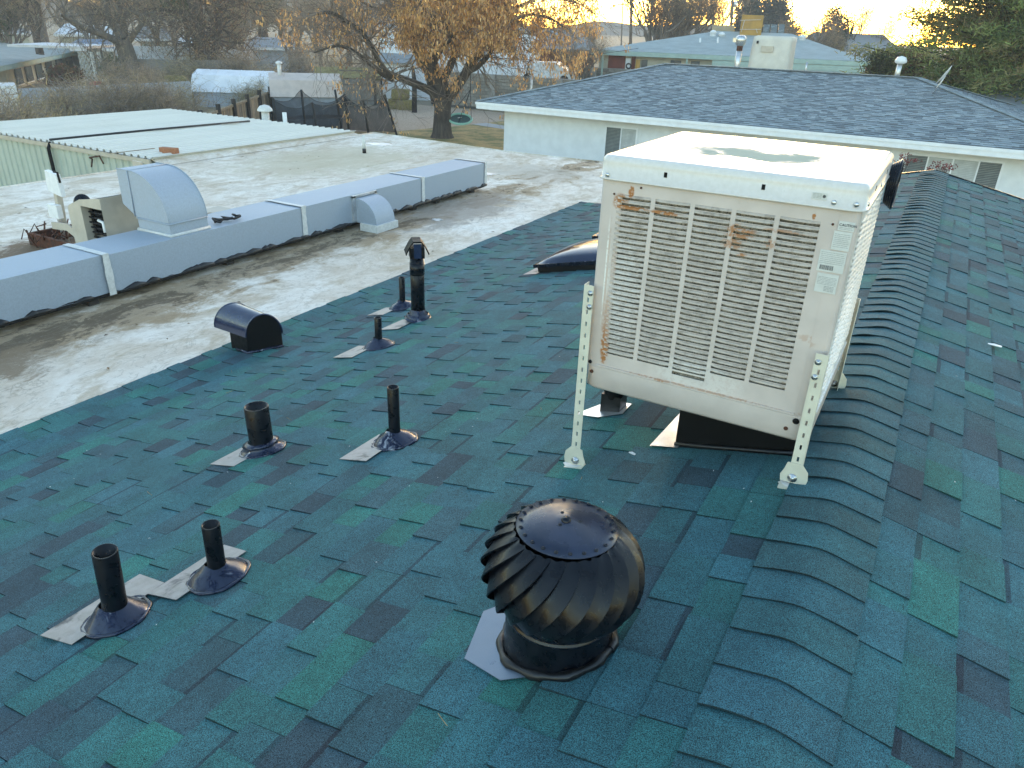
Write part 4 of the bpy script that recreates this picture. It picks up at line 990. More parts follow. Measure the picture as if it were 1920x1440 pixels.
m = MB(); m.box((-8.95, 4.62, ZF+.002), (-7.45, 4.66, ZF+.14)); m.box((-8.95, 4.66, ZF+.002), (-8.91, 5.4, ZF+.14)); m.box((-8.95, 5.36, ZF+.002), (-7.45, 5.4, ZF+.14)); m.build('rusted_pan', 'rusty', dc)
m = MB()
for k in range(26):
    p = Vector((rg.uniform(-8.95, -8.45), rg.uniform(4.56, 5.0), ZF+.10)); q = p+Vector((rg.uniform(-.12, .12), rg.uniform(-.1, .1), rg.uniform(0, .14))); r_ = q+Vector((rg.uniform(-.1, .1), rg.uniform(-.1, .1), rg.uniform(-.12, .05)))
    m.tube([p, q, r_], .008, 4)
m.build('rust_debris', 'rusty', dc)
# leftover beige panels behind the elbow
lp = thing('stacked_cooler_panel', 'weathered beige pan lying upside down behind the tall elbow', 'metal pan', (-7.6, 6.05, ZF))
m = MB(); Mp = Matrix.Translation((-7.55, 6.1, ZF+.17)) @ Matrix.Rotation(R(2), 4, 'X'); m.box((-.5, -.62, -.04), (.36, .5, .05), Mp); o = m.build('pan', 'beige_metal', lp); md = o.modifiers.new('b', 'BEVEL'); md.width = .02; md.segments = 2
solid('pan_leg', 'beige_metal', lp, (-7.28, 5.55, ZF), (-7.22, 5.6, ZF+.15)); solid('pan_leg', 'beige_metal', lp, (-7.3, 6.5, ZF), (-7.24, 6.56, ZF+.15))
m = MB(); m.box((-.18, -.5, .05), (.06, .1, .09), Mp); m.build('loose_slat', 'wood_weathered', lp)
# soil pipe and drains on the flat roof
t = thing('soil_pipe', 'short white-painted pipe standing near the far corner of the flat roof', 'pipe', (-10.45, 12.4, ZF))
m = MB(); m.tube([(-10.45, 12.4, ZF+.08), (-10.45, 12.4, ZF+.36)], .035, 10); m.build('pipe', 'sealant_white', t)
m = MB(); m.tube([(-10.45, 12.4, ZF), (-10.45, 12.4, ZF+.09)], .04, 10); m.build('pipe_base', 'tar', t)
for (x, y, r_, lb) in ((-11.0, 13.6, .33, 'shiny silver roof patch near the far corner of the flat roof'), (-7.2, 12.0, .16, 'small silver roof patch beyond the end of the duct'), (-5.9, 8.5, .08, 'small shiny silver dab on the flat roof in front of the side elbow')):
    m = MB(); rgx = random.Random(int(x*10)); P = []
    for k in range(20):
        a = 2*math.pi*k/20; q = r_*rgx.uniform(.6, 1.15); P.append((x+q*math.cos(a), y+q*.8*math.sin(a), ZF+.006))
    m.add(P+[(a, b, ZF) for a, b, _ in P], [tuple(range(20))]+[(k, (k+1) % 20, 20+(k+1) % 20, 20+k) for k in range(20)]); tag(m.build('roof_patch', 'galvanised'), lb, 'roof patch')

# ================================================================== corrugated metal building
mbld = thing('metal_building', 'pale green ribbed metal building with white corrugated roof at left', 'shed', (-16, 11.5, G))
MX0, MX1, MY0, MY1, MZ = -19.1, -12.42, 8.86, 14.32, -.935
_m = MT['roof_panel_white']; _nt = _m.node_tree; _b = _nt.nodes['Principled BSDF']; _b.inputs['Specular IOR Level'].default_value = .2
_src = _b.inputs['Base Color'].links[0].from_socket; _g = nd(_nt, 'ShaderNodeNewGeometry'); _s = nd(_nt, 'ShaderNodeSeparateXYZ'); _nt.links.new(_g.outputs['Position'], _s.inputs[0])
_fr = mth(_nt, 'FRACT', mth(_nt, 'DIVIDE', mth(_nt, 'ADD', _s.outputs[0], 19.1), .2)); _ln = ramp(_nt, mth(_nt, 'ABSOLUTE', mth(_nt, 'SUBTRACT', _fr, .57)), .0, .13, 1., 0.)  # dark line painted along each rib in place of its shading
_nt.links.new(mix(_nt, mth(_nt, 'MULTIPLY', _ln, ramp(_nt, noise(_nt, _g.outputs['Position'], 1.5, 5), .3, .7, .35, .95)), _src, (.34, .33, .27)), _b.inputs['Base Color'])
def ribs(x0, x1, pitch, w_=.05, h=.042):
    o = []; x = x0
    while x < x1-.01:
        o += [(x, 0), (x+pitch-w_*1.6, 0), (x+pitch-w_*1.2, h), (x+pitch-w_*.4, h)]; x += pitch
    o.append((min(x, x1), 0)); return o
x = MX0; pi_ = 0
while x < MX1-.05:
    x1 = min(x+1.0, MX1); rb = ribs(x, x1, .2); m = MB(); zo = .0015*(pi_ % 2)
    def rz(y): return MZ+(-.02 if y > (MY0+MY1)/2 else 0.0)
    P = [(a, MY0-.04, MZ+b+zo) for a, b in rb]+[(a, MY1+.04, MZ-.03+b+zo) for a, b in rb]; n = len(rb)
    m.add(P, [(i, i+1, n+i+1, n+i) for i in range(n-1)]); m.add([(p[0], p[1], p[2]-.004) for p in P], [(i, i+1, n+i+1, n+i) for i in range(n-1)])
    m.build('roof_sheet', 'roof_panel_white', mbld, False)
    x = x1; pi_ += 1
x = MX0; pi_ = 0
while x < MX1-.05:
    x1 = min(x+1.0, MX1); rb = ribs(x, x1, .2, .045, .028); m = MB()
    P = [(a, MY0+.02-b, MZ-.07) for a, b in rb]+[(a, MY0+.02-b, G) for a, b in rb]; n = len(rb)
    m.add(P, [(i, i+1, n+i+1, n+i) for i in range(n-1)]); m.build('wall_sheet', 'green_panel', mbld, False); x = x1
m = MB(); m.add([(MX1-.03, MY0-.02, MZ+.012), (MX1-.03, MY1, MZ-.01), (-12.12, MY1, ZF+.006), (-12.12, MY0-.02, ZF+.006), (MX1-.03, MY0-.02, MZ-.0), (MX1-.03, MY1, MZ-.02), (-12.12, MY1, ZF-.01), (-12.12, MY0-.02, ZF-.01)], [(0, 3, 2, 1), (4, 5, 6, 7), (0, 4, 7, 3), (1, 2, 6, 5)]); m.build('apron_flashing', 'membrane', mbld)
m = MB(); m.box((MX0, MY0-.06, MZ-.09), (MX1, MY0-.02, MZ-.008)); m.build('eave_trim', 'beige_metal', mbld)
solid('wall', 'green_panel', mbld, (MX0, MY0+.06, G), (MX1-.05, MY1-.03, MZ-.08))
pA = on_z(93, 262, MZ+.05); pB = on_z(468, 227, MZ+.05)
m = MB(); m.tube([pA, pA+(pB-pA)*.5+Vector((0, 0, .01)), pB], .022, 8); tag(m.build('drain_pipe', 'strap_black'), 'thin dark pipe lying along the white corrugated roof', 'pipe')
m = MB(); m.tube([(pA.x, MY0-.02, MZ-.0), (pA.x+.02, MY0-.10, MZ-.1), (pA.x+.05, MY0-.10, G)], .035, 8); tag(m.build('downpipe', 'black_matte'), 'dark vertical downpipe on the pale green ribbed wall', 'pipe')
for (a, b) in (((175, 285), (225, 292)),):
    p = on_y(a[0], a[1], MY0-.05); q = on_y(b[0], b[1], MY0-.05)
p = on_y(173, 298, MY0-.03); q = on_y(192, 297, MY0-.03)
m = MB(); m.tube([p, p+Vector((0, -.05, .03)), q+Vector((0, -.05, .05)), q+Vector((0, 0, -.1))], .015, 6); m.tube([p, p+Vector((0, -.05, -.15))], .015, 6); tag(m.build('wall_hook', 'rusty'), 'small rusty bracket hanging on the pale green wall', 'hook')
for i_, (px, py, l) in enumerate(((205, 288, .9), (415, 233, .5), (125, 259, .7))):
    p = on_z(px, py, MZ+.045); m = MB(); m.bar(p, p+Vector((.05, l, 0)), .05, .01); tag(m.build('loose_strip', 'wood_weathered'), ['thin dark strip lying near the front edge of the corrugated roof', 'thin strip lying beside the far end of the dark pipe on the metal roof', 'thin strip beside the near end of the dark pipe on the metal roof'][i_], 'debris')
p = on_z(317, 282, MZ+.07); m = MB(); m.box((-.17, -.06, -.05), (.17, .06, .05), Matrix.Translation(p) @ Matrix.Rotation(R(15), 4, 'Z')); tag(m.build('brick', 'brick_clay'), 'single red brick lying on the white corrugated roof', 'brick')
# white vents rising behind the metal roof
t = thing('roof_vent', 'white capped vent pipe rising behind the corrugated metal roof', 'roof vent', (-14.9, 14.7, MZ))
p = on_y(499, 240, 14.8); q = on_y(497, 208, 14.8)
m = MB(); m.tube([p-Vector((0, 0, .3)), q], .10, 12); m.build('pipe', 'sealant_white', t)
m = MB(); m.lathe([(.20, 0), (.19, .05), (.12, .13), (.0001, .16)], 8, q); m.lathe([(.20, 0), (.10, .01)], 8, q); m.build('vent_cap', 'sealant_white', t)
p = on_y(536, 240, 14.9); q = on_y(533, 211, 14.9); m = MB(); m.tube([p-Vector((0, 0, .3)), q], .055, 10); tag(m.build('plastic_pipe', 'white_plastic'), 'plain white plastic pipe beside the capped white vent', 'pipe')
# ================================================================== neighbour's house (white, grey hip roof)
nbh = thing('neighbour_house', 'white stucco house with slate-grey hip roof beyond the cooler', 'house', (-5, 28, G))
NX0, NX1, NY0, NY1, NZ, NH = -14.9, 3.83, 23.93, 34.17, -1.0, 5.12
NS = 1.38/5.12
simple('roof_under', (.08, .095, .12), .9)
m = MB()
e = [(NX0, NY0, NZ), (NX1, NY0, NZ), (NX1, NY1, NZ), (NX0, NY1, NZ)]; rl_, rr_ = (NX0+NH, NY0+NH, NZ+NH*NS), (NX1-NH, NY0+NH, NZ+NH*NS)
m.add(e+[rl_, rr_], [(0, 1, 5, 4), (1, 2, 5), (2, 3, 4, 5), (3, 0, 4), (3, 2, 1, 0)]); nroof = m.build('roof', 'roof_under', nbh)
PG = [(.235, .275, .295), (.265, .305, .325), (.21, .245, .265), (.29, .325, .34), (.175, .205, .225)]
cs, sn = math.cos(math.atan(NS)), math.sin(math.atan(NS)); SLN = NH/cs
def pfF(u, y, h): d = NH-u*cs; return (y, NY0+d-h*sn, NZ+d*NS+h*cs)
def pfL(u, y, h): d = NH-u*cs; return (NX0+d-h*sn, y, NZ+d*NS+h*cs)
def pfR(u, y, h): d = NH-u*cs; return (NX1-d+h*sn, y, NZ+d*NS+h*cs)
def pfB(u, y, h): d = NH-u*cs; return (y, NY1-d+h*sn, NZ+d*NS+h*cs)
def simple_tab(m, pf, tb, hx=1.):
    u0, u1, y0, y1, t, c, bd = tb
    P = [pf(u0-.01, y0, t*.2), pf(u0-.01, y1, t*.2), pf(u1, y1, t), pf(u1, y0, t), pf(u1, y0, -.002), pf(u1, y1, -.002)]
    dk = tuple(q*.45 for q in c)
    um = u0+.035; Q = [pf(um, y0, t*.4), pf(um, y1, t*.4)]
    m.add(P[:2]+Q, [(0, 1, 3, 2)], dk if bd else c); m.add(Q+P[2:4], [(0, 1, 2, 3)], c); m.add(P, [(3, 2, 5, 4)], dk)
rg = random.Random(31); m = MB(); NR = int(SLN/.142)
for pf, lo, hi in ((pfF, NX0, NX1), (pfL, NY0, NY1), (pfR, NY0, NY1), (pfB, NX0, NX1)):
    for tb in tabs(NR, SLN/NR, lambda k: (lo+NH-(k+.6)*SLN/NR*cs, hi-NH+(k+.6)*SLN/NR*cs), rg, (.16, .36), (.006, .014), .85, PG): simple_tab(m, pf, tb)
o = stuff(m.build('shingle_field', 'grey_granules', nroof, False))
m = MB()
for a, b in ((e[0], rl_), (e[1], rr_), (e[2], rr_), (e[3], rl_), (rl_, rr_)):
    a, b = Vector(a), Vector(b); n_ = int((b-a).length/.16)
    for k in range(n_):
        p = a+(b-a)*k/n_; q = a+(b-a)*(k+1.1)/n_; m.bar(p+Vector((0, 0, .022)), q+Vector((0, 0, .014)), .26, .016, rg.choice(PG[:3]))
stuff(m.build('hip_cap_shingles', 'grey_granules', nroof))
m = MB()
for (a, b) in (((NX0-.02, NY0-.03, NZ-.235), (NX1+.02, NY0, NZ-.012)), ((NX0-.03, NY0, NZ-.235), (NX0, NY1, NZ-.012)), ((NX1, NY0, NZ-.235), (NX1+.03, NY1, NZ-.012))): m.box(a, b)
m.build('fascia', 'white_trim', nroof)
m = MB(); m.box((NX0-.02, NY0-.055, NZ-.10), (NX1+.02, NY0-.031, NZ-.02)); m.box((NX0-.055, NY0-.05, NZ-.10), (NX0-.031, NY1, NZ-.02)); m.build('gutter_strip', 'white_trim', nroof)
solid('soffit', 'white_trim', nroof, (NX0+.01, NY0+.01, NZ-.25), (NX1-.01, NY1-.01, NZ-.236))
solid('wall', 'stucco_white', nbh, (-14.2, 24.7, G), (3.1, 33.4, NZ-.25))
def window(par, px0, px1, z0, z1, y, panes, sill=True):
    fr = MB(); t_ = .055; yy = y-.05
    fr.box((px0, yy, z0), (px0+t_, y, z1)); fr.box((px1-t_, yy, z0), (px1, y, z1)); fr.box((px0+t_, yy, z1-t_), (px1-t_, y, z1)); fr.box((px0+t_, yy, z0), (px1-t_, y, z0+t_))
    x = px0+t_; tot = px1-px0-2*t_
    w_ = MB(); o = fr.build('window', 'white_trim', par); fr = MB(); acc = 0; divs = []
    for i, (f, kind) in enumerate(panes):
        xa = px0+t_+tot*acc+(.02 if i else 0); acc += f; xb = px0+t_+tot*acc-(.02 if i < len(panes)-1 else 0)
        if i < len(panes)-1: divs.append(px0+t_+tot*acc)
        m = MB(); m.box((xa, y-.020, z0+t_), (xb, y-.012, z1-t_)); m.build('pane', 'glass_dark' if kind == 'd' else 'blind_glass', o)
        m = MB(); z = z0+t_+.02
        while z < z1-t_: m.box((xa+.01, y-.0235, z), (xb-.01, y-.0205, z+.022)); z += .045
        m.build('blind', 'blind_white' if kind == 'b' else 'blind_grey', o)
    for x in divs: m = MB(); m.box((x-.02, yy+.01, z0+t_), (x+.02, y-.008, z1-t_)); m.build('mullion', 'white_trim', o)
    m = MB(); m.box((px0-.12, y-.02, z0-.11), (px0-.0, y, z1+.11)); m.box((px1, y-.02, z0-.11), (px1+.12, y, z1+.11)); m.box((px0, y-.02, z1), (px1, y, z1+.11)); m.build('surround', 'stucco_white', o)
    return o
simple('blind_glass', (.5, .51, .49), .4); simple('blind_grey', (.20, .21, .20), .6)
window(nbh, -10.2, -9.02, -2.62, -1.47, 24.7, [(.5, 'd'), (.5, 'b')])
window(nbh, -.90, 1.55, -2.62, -1.42, 24.7, [(.23, 'd'), (.27, 'b'), (.27, 'b'), (.23, 'd')])
# things on that roof
def p29(px, py): return on_y(px, py, NY0+NH)
t = thing('covered_cooler', 'cream canvas-covered cooler standing on the grey neighbour roof ridge', 'air cooler', p29(1442, 131))
a = on_y(1400, 134, 29.6); b = on_y(1478, 134, 29.6); c = on_y(1407, 66, 29.6); d_ = on_y(1484, 68, 29.6)
m = MB(); cx_ = (a.x+b.x)/2; wb = (b.x-a.x)/2; zb0 = a.z-.25; zt_ = (c.z+d_.z)/2; wt = wb*.93
def cov(u_, v_):
    ang = u_*2*math.pi; r_ = wb+(wt-wb)*min(1, v_/.92)
    ca, sa = math.cos(ang), math.sin(ang); k_ = max(abs(ca), abs(sa)); sq = (abs(ca)**8+abs(sa)**8)**(-1/8)
    f = 1 if v_ < .93 else 1-(v_-.93)*2.2
    wr_ = 1+.018*math.sin(ang*9+v_*7)*(1.2-v_)
    return Vector((cx_+.04*v_+r_*sq*ca*f*wr_, 29.9+r_*.8*sq*sa*f*wr_, zb0+(zt_-zb0)*min(1, v_*1.04)))
m.grid(cov, 48, 14); top = [cov(k/48, 1) for k in range(48)]; m.add(top, [tuple(range(48))]); m.build('canvas_cover', 'cloth_cover', t, False)
m = MB(); p = on_y(1426, 86, 29.15); m.box((p.x, 29.9-wb*.8-.03, p.z-.19), (p.x+.42, 29.9-wb*.8+.03, p.z)); m.build('faded_patch', 'beige_metal', t)
m = MB(); p = on_y(1417, 78, 29.15); m.box((p.x, 29.9-wb*.8-.03, p.z-.06), (p.x+.06, 29.9-wb*.8+.03, p.z+.03)); m.build('small_badge', 'strap_black', t)
t = thing('chimney_pipe', 'tall galvanised chimney pipe with rusty band and cap, left of the covered cooler', 'chimney', p29(1380, 131))
p = p29(1379, 134); m = MB(); m.tube([p+Vector((0, .1, -.2)), p+Vector((0, .1, .68))], .10, 14); m.build('pipe', 'galvanised', t)
m = MB(); m.tube([p+Vector((0, .1, .68)), p+Vector((0, .1, .86))], .105, 14); m.build('rusty_band', 'rusty', t)
m = MB(); m.lathe([(.12, .84), (.17, .88), (.17, .95), (.19, 1.0), (.17, 1.12), (.10, 1.18), (.0001, 1.19)], 14, p+Vector((0, .1, 0))); m.box((p.x-.25, p.y-.02, p.z+.95), (p.x-.12, p.y+.2, p.z+1.08)); m.build('chimney_cap', 'zinc', t)
p = p29(1509, 135); m = MB(); m.tube([p+Vector((0, .1, -.1)), p+Vector((0, .1, .32))], .035, 8); tag(m.build('thin_pipe', 'galvanised'), 'thin grey pipe stub on the neighbour roof right of the covered cooler', 'pipe')
t = thing('mushroom_vent', 'white mushroom-capped vent near the right end of the grey ridge', 'roof vent', p29(1680, 142))
p = p29(1680, 146); m = MB(); m.tube([p+Vector((0, .1, -.15)), p+Vector((.02, .1, .45))], .08, 10); m.build('pipe', 'galvanised', t)
m = MB(); m.lathe([(.10, .42), (.18, .46), (.185, .52), (.13, .62), (.0001, .66)], 12, p+Vector((.02, .1, 0))); m.build('vent_cap', 'white_plastic', t)
t = thing('satellite_dish', 'pale satellite dish seen edge-on at the right hip of the grey roof', 'dish', p29(1765, 150))
p = on_y(1763, 152, 27.5); q = on_y(1782, 131, 27.5)
m = MB(); Mx = Matrix.Translation((p+q)/2) @ ((q-p).normalized().to_track_quat('X', 'Z').to_matrix().to_4x4())
m.lathe([(.0001, 0), (.12, .008), (.22, .03), (.30, .06), (.30, .05), (.22, .02), (.12, -.004), (.0001, -.012)], 20, (0, 0, 0), Mx); m.build('dish', 'sealant_white', t)
m = MB(); m.tube([p+Vector((-.1, 0, -.35)), (p+q)/2], .025, 6); m.build('mast', 'galvanised', t)
# wing with grey hip roof at far right
t = thing('garage_wing', 'lower grey hip-roofed wing at the far right behind the neighbour roof', 'building', (6, 33, G))
A_ = on_y(1783, 156, 33); B_ = on_y(1822, 153, 36)
m = MB(); e2 = [(A_.x, 33, A_.z-.12), (11, 31, A_.z-1.0), (11, 41, A_.z-1.0), (A_.x-2, 41, A_.z-.9)]; ap = (B_.x, 36.5, B_.z+.05); ap2 = (8.5, 36.5, B_.z-.05)
e2 = [(-2.6, 31.2, A_.z-.62), (10, 31.2, A_.z-.62), (10, 41.5, A_.z-.62), (-2.6, 41.5, A_.z-.62)]
m.add(e2+[ap, ap2], [(0, 1, 5, 4), (1, 2, 5), (2, 3, 4, 5), (3, 0, 4)]); m.build('roof', 'grey_flat', t) if False else None
simple('grey_shingle_far', (.27, .285, .30), .92, 0, .12, 2.5, .3, 20, (.20, .215, .23), .5, .7, .8, (1, 1, 5))
m.build('roof', 'grey_shingle_far', t); solid('wall', 'stucco_white', t, (-2, 31.8, G), (9.4, 41, A_.z-.64))
# red shrub tips at the window
t = thing('red_shrub', 'red-leaved shrub tips showing in front of the right window', 'shrub', (-.2, 14.5, G))
rg = random.Random(12)
def shrubtips(px, py, n, sp):
    c_ = on_y(px, py, 14.4); m = MB(); l = MB()
    for k in range(n):
        a = c_+Vector((rg.gauss(0, sp), rg.gauss(0, sp*.6), rg.gauss(0, sp*.5)))
        m.tube([c_+Vector((rg.uniform(-.02, .02), 0, -.6)), c_+(a-c_)*.4+Vector((0, 0, -.04)), a], [.004, .003, .0015], 4)
        for j in range(5):
            b = a+Vector((rg.gauss(0, .02), rg.gauss(0, .02), rg.gauss(0, .02))); d1 = Vector((rg.gauss(0, 1), rg.gauss(0, 1), rg.gauss(0, .6))).normalized()*.022; d2 = d1.orthogonal().normalized()*.010
            f = rg.uniform(.6, 1.5); l.add([b-d1, b-d2, b+d1, b+d2], [(0, 1, 2, 3)], (.16*f, .035*f, .035*f))
    m.build('stem', 'bark_dark', t); l.build('foliage', 'leaf', t, False)
shrubtips(1695, 302, 26, .10); shrubtips(1768, 312, 22, .085); shrubtips(1738, 318, 9, .05)

# ================================================================== trees
def grow(m, p, d, L, r, depth, rg, ends, kids=3, bend=.25, up_=.06, ratio=.66, segs=4, spread=.75, minr=.006, tp=.55):
    path = [p]; q = p; dd = d.copy(); rad = [r]
    for i in range(segs):
        dd = (dd+Vector((rg.gauss(0, bend), rg.gauss(0, bend), rg.gauss(0, bend)+up_))).normalized()
        q = q+dd*L/segs; path.append(q); rad.append(max(minr, r*(1-(1-tp)*(i+1)/segs)))
    m.tube(path, rad, 7 if r > .08 else (4 if r > .025 else 3), False)
    if depth == 0: ends.append((q, dd)); return
    for k in range(kids):
        i = rg.randint(1, segs) if k else segs
        s = path[i]; ax = dd.orthogonal().normalized(); ax.rotate(Matrix.Rotation(rg.uniform(0, 6.28), 3, dd))
        nd_ = (dd+ax*rg.uniform(.35, 1)*spread).normalized()
        grow(m, s, nd_, L*ratio*rg.uniform(.75, 1.15), max(minr, rad[i]*(.72 if k else .9)), depth-1, rg, ends, kids, bend, up_, ratio, segs, spread, minr, tp)
def bare_tree_mesh(seed, H=8, r=.25, depth=4, kids=4, trunkL=.3, spread=.8, up_=.05, forks=3, bend=.18, minr=.008, lean_=(0, 0)):
    rg = random.Random(seed); m = MB(); ends = []; b = Vector((0, 0, 0)); t = Vector((lean_[0], lean_[1], H*trunkL))
    m.tube([b-Vector((0, 0, .2)), b+Vector((0, 0, .15)), (b+t)/2+Vector((rg.gauss(0, .05), 0, 0)), t], [r*1.5, r*1.15, r*.95, r*.85], 9, False)
    for k in range(forks):
        a = 6.28*(k+rg.uniform(-.2, .2))/forks; d = Vector((math.cos(a)*spread, math.sin(a)*spread, rg.uniform(.8, 1.3))).normalized()
        grow(m, t-Vector((0, 0, rg.uniform(0, H*.05))), d, H*.30, r*.62, depth, rg, ends, kids, bend, up_, .72, 4, spread, minr)
    return m, ends
def place(mb, mat, name, label, cat, loc, group=None, parts=True, rz=0, sc=1, extra=None):
    t = thing(name, label, cat, (0, 0, 0), group)
    o = mb.build('crown' if parts is None else 'trunk', mat, t, False)
    if extra: extra[0].build('crown', extra[1], t, False)
    t.location = loc; t.rotation_euler = (0, 0, rz); t.scale = (sc,)*3; return t
def copy_tree(t, loc, rz, sc, label, group=None):
    c = t.copy(); scn.collection.objects.link(c); c.location = loc; c.rotation_euler = (0, 0, rz); c.scale = (sc,)*3 if not hasattr(sc, '__len__') else sc; c['label'] = label
    if group: c['group'] = group
    for ch in t.children:
        d = ch.copy(); scn.collection.objects.link(d); d.parent = c
    return c
def leafcloud(m, pts, rg, n, spr, size, cols, hang=0., stretch=1.):
    for _ in range(n):
        p = rg.choice(pts); b = p+Vector((rg.gauss(0, spr), rg.gauss(0, spr), rg.gauss(0, spr*stretch)))
        d1 = Vector((rg.gauss(0, 1), rg.gauss(0, 1), rg.gauss(0, 1)-hang)).normalized()*size*rg.uniform(.6, 1.4); d2 = d1.cross(Vector((rg.gauss(0, 1), rg.gauss(0, 1), .3))).normalized()*size*.33*rg.uniform(.7, 1.3)
        c = rg.choice(cols); f = rg.uniform(.6, 1.35); m.add([b-d1, b-d2, b+d1, b+d2], [(0, 1, 2, 3)], tuple(q*f for q in c))

# the big honey locust with last brown leaves
DT = 38.3; rg = random.Random(77)
bt_loc = at(830, 258, DT); bt_loc.z = G
bt = thing('locust_tree', 'big spreading tree with clinging orange-brown leaves and a saucer swing', 'tree', bt_loc)
m = MB(); tw_ = MB(); tips = []; trunkpts = [at(829, 262, DT), at(829, 250, DT), at(829, 232, DT), at(830, 205, DT), at(831, 180, DT)]
trunkpts[0].z = G-.1
m.tube(trunkpts, [.66, .50, .44, .41, .47], 14, False)
def limb(pts, r0_, r1_, dd=(0, 0), mm=None, jit=.05):
    P = []
    for i, (x, y) in enumerate(pts):
        f = i/(len(pts)-1); P.append(at(x, y, DT+dd[0]+(dd[1]-dd[0])*f)+Vector((rg.gauss(0, jit), rg.gauss(0, jit), rg.gauss(0, jit))))
    R_ = [r0_+(r1_-r0_)*(i/(len(P)-1))**.7 for i in range(len(P))]
    # smooth subdivision
    Q = []; RR = []
    for i in range(len(P)-1):
        a, b_, c_, d_ = P[max(0, i-1)], P[i], P[i+1], P[min(len(P)-1, i+2)]
        for t_ in (0, .33, .66):
            Q.append(.5*((2*b_)+(c_-a)*t_+(2*a-5*b_+4*c_-d_)*t_*t_+(3*b_-a-3*c_+d_)*t_**3)); RR.append(R_[i]+(R_[i+1]-R_[i])*t_)
    Q.append(P[-1]); RR.append(R_[-1]); (mm or m).tube(Q, [q_*1.22 for q_ in RR], 9, False); return Q, RR
LIMBS = [([(822, 195), (808, 176), (795, 165), (768, 153), (737, 144), (722, 133), (695, 92), (677, 60), (647, 40), (622, 25), (590, 30)], .20, .045, (0, -3)),
 ([(735, 143), (714, 141), (691, 117), (660, 92), (630, 86), (590, 98)], .13, .03, (-1.2, -4)),
 ([(826, 190), (818, 172), (806, 133), (789, 108), (775, 87), (768, 60), (762, 37), (741, 12), (722, -8), (690, -50)], .30, .09, (0, 1)),
 ([(828, 185), (822, 160), (816, 133), (812, 90), (820, 52), (828, 17), (836, -35), (830, -90)], .26, .07, (0, -1)),
 ([(832, 180), (836, 137+8), (847, 112), (852, 62), (857, 10), (872, -50), (885, -110)], .20, .06, (0, 2)),
 ([(836, 190), (845, 177), (868, 146), (885, 123), (900, 102), (912, 87), (925, 62), (940, 30), (960, -10), (985, -60)], .25, .06, (0, 0)),
 ([(878, 132), (893, 124), (912, 112), (921, 92), (938, 55), (965, 35), (997, 28), (1031, 33), (1060, 52)], .14, .03, (0, -2)),
 ([(845, 118), (865, 90), (880, 55), (900, 15), (925, -40)], .14, .05, (1, 4)),
 ([(806, 125), (830, 90), (845, 60), (800, 20), (770, -40)], .12, .05, (0, -4)),
 ([(762, 40), (730, 20), (700, 12), (660, -10)], .10, .03, (1, 3)),
 ([(940, 30), (980, 8), (1020, -2), (1075, 5), (1120, 28)], .08, .02, (0, 1)),
 ([(925, 62), (900, 20), (890, -40)], .10, .04, (0, 3)),
 ([(822, 45), (790, 10), (760, -60)], .10, .04, (0, -3))]
lq = []
for L_ in LIMBS:
    Q, RR = limb(*L_); lq.append((Q, RR))
for Q, RR in lq:
    for i in range(len(Q)//3, len(Q), 1):
        for k in range(3):
            ends = []; d = (Q[i]-Q[max(0, i-1)]).normalized(); ax = Vector((rg.gauss(0, 1), rg.gauss(0, 1), rg.gauss(0, .8))).normalized()
            grow(tw_, Q[i], (d*.6+ax).normalized(), rg.uniform(.9, 1.9), min(.035, RR[i]*.5), 2, rg, ends, 3, .22, -.02, .7, 3, .8, .006); tips += [e_[0] for e_ in ends]
m.build('trunk', 'bark', bt, False); tw_.build('branches', 'twig', bt, False)
LC = [(.70, .38, .12), (.78, .46, .17), (.60, .31, .11), (.72, .48, .23), (.62, .38, .18), (.45, .25, .13)]
def crown_density(p):
    d = p-CAM; zc = d.dot(fw); x = 960+F_PX*d.dot(rt)/zc; y = 720-F_PX*d.dot(up)/zc
    if 745 < x < 965: return 1.0 if y < 85 else .10
    if 965 <= x < 1130: return .38
    if 640 < x <= 745: return .10 if y > -20 else .3
    return .07
m = MB(); clusters = []
for t_ in tips:
    dn = crown_density(t_)
    if rg.random() < dn*1.0: clusters.append(t_)
for _ in range(1350):            # more in the thick middle of the crown
    x = rg.gauss(858, 62); y = rg.uniform(-190, 100)
    if abs(x-858) < 115-max(0, y-50)*1.0: clusters.append(at(x, y, DT+rg.gauss(0, 2.4)))
for (x0_, x1_, y0_, y1_, n_) in ((998, 1022, 0, 88, 70), (822, 834, 110, 135, 12), (1078, 1090, 100, 130, 12), (848, 858, 130, 162, 12), (940, 975, 60, 110, 26), (775, 800, 80, 118, 24), (905, 975, -20, 75, 120), (745, 800, -10, 70, 90), (640, 740, 0, 90, 45), (520, 640, 10, 80, 35), (1022, 1120, -10, 60, 60)):
    for _ in range(n_): clusters.append(at(rg.uniform(x0_, x1_), rg.uniform(y0_, y1_), DT+rg.gauss(0, 1.5)))
for c_ in clusters:
    for _ in range(rg.randint(9, 16)):
        b = c_+Vector((rg.gauss(0, .13), rg.gauss(0, .13), rg.uniform(-.42, .08))); l = rg.uniform(.06, .15); wd = rg.uniform(.018, .038); a = rg.uniform(0, 6.28); dx = Vector((math.cos(a)*wd, math.sin(a)*wd, 0)); sw_ = Vector((rg.gauss(0, .03), rg.gauss(0, .03), 0))
        col = rg.choice(LC); f = rg.uniform(.65, 1.3); m.add([b-dx, b+dx, b+dx*.6-Vector((0, 0, l))+sw_, b-dx*.6-Vector((0, 0, l))+sw_], [(0, 1, 2, 3)], tuple(q*f for q in col))
m.build('foliage', 'leaf', bt, False)
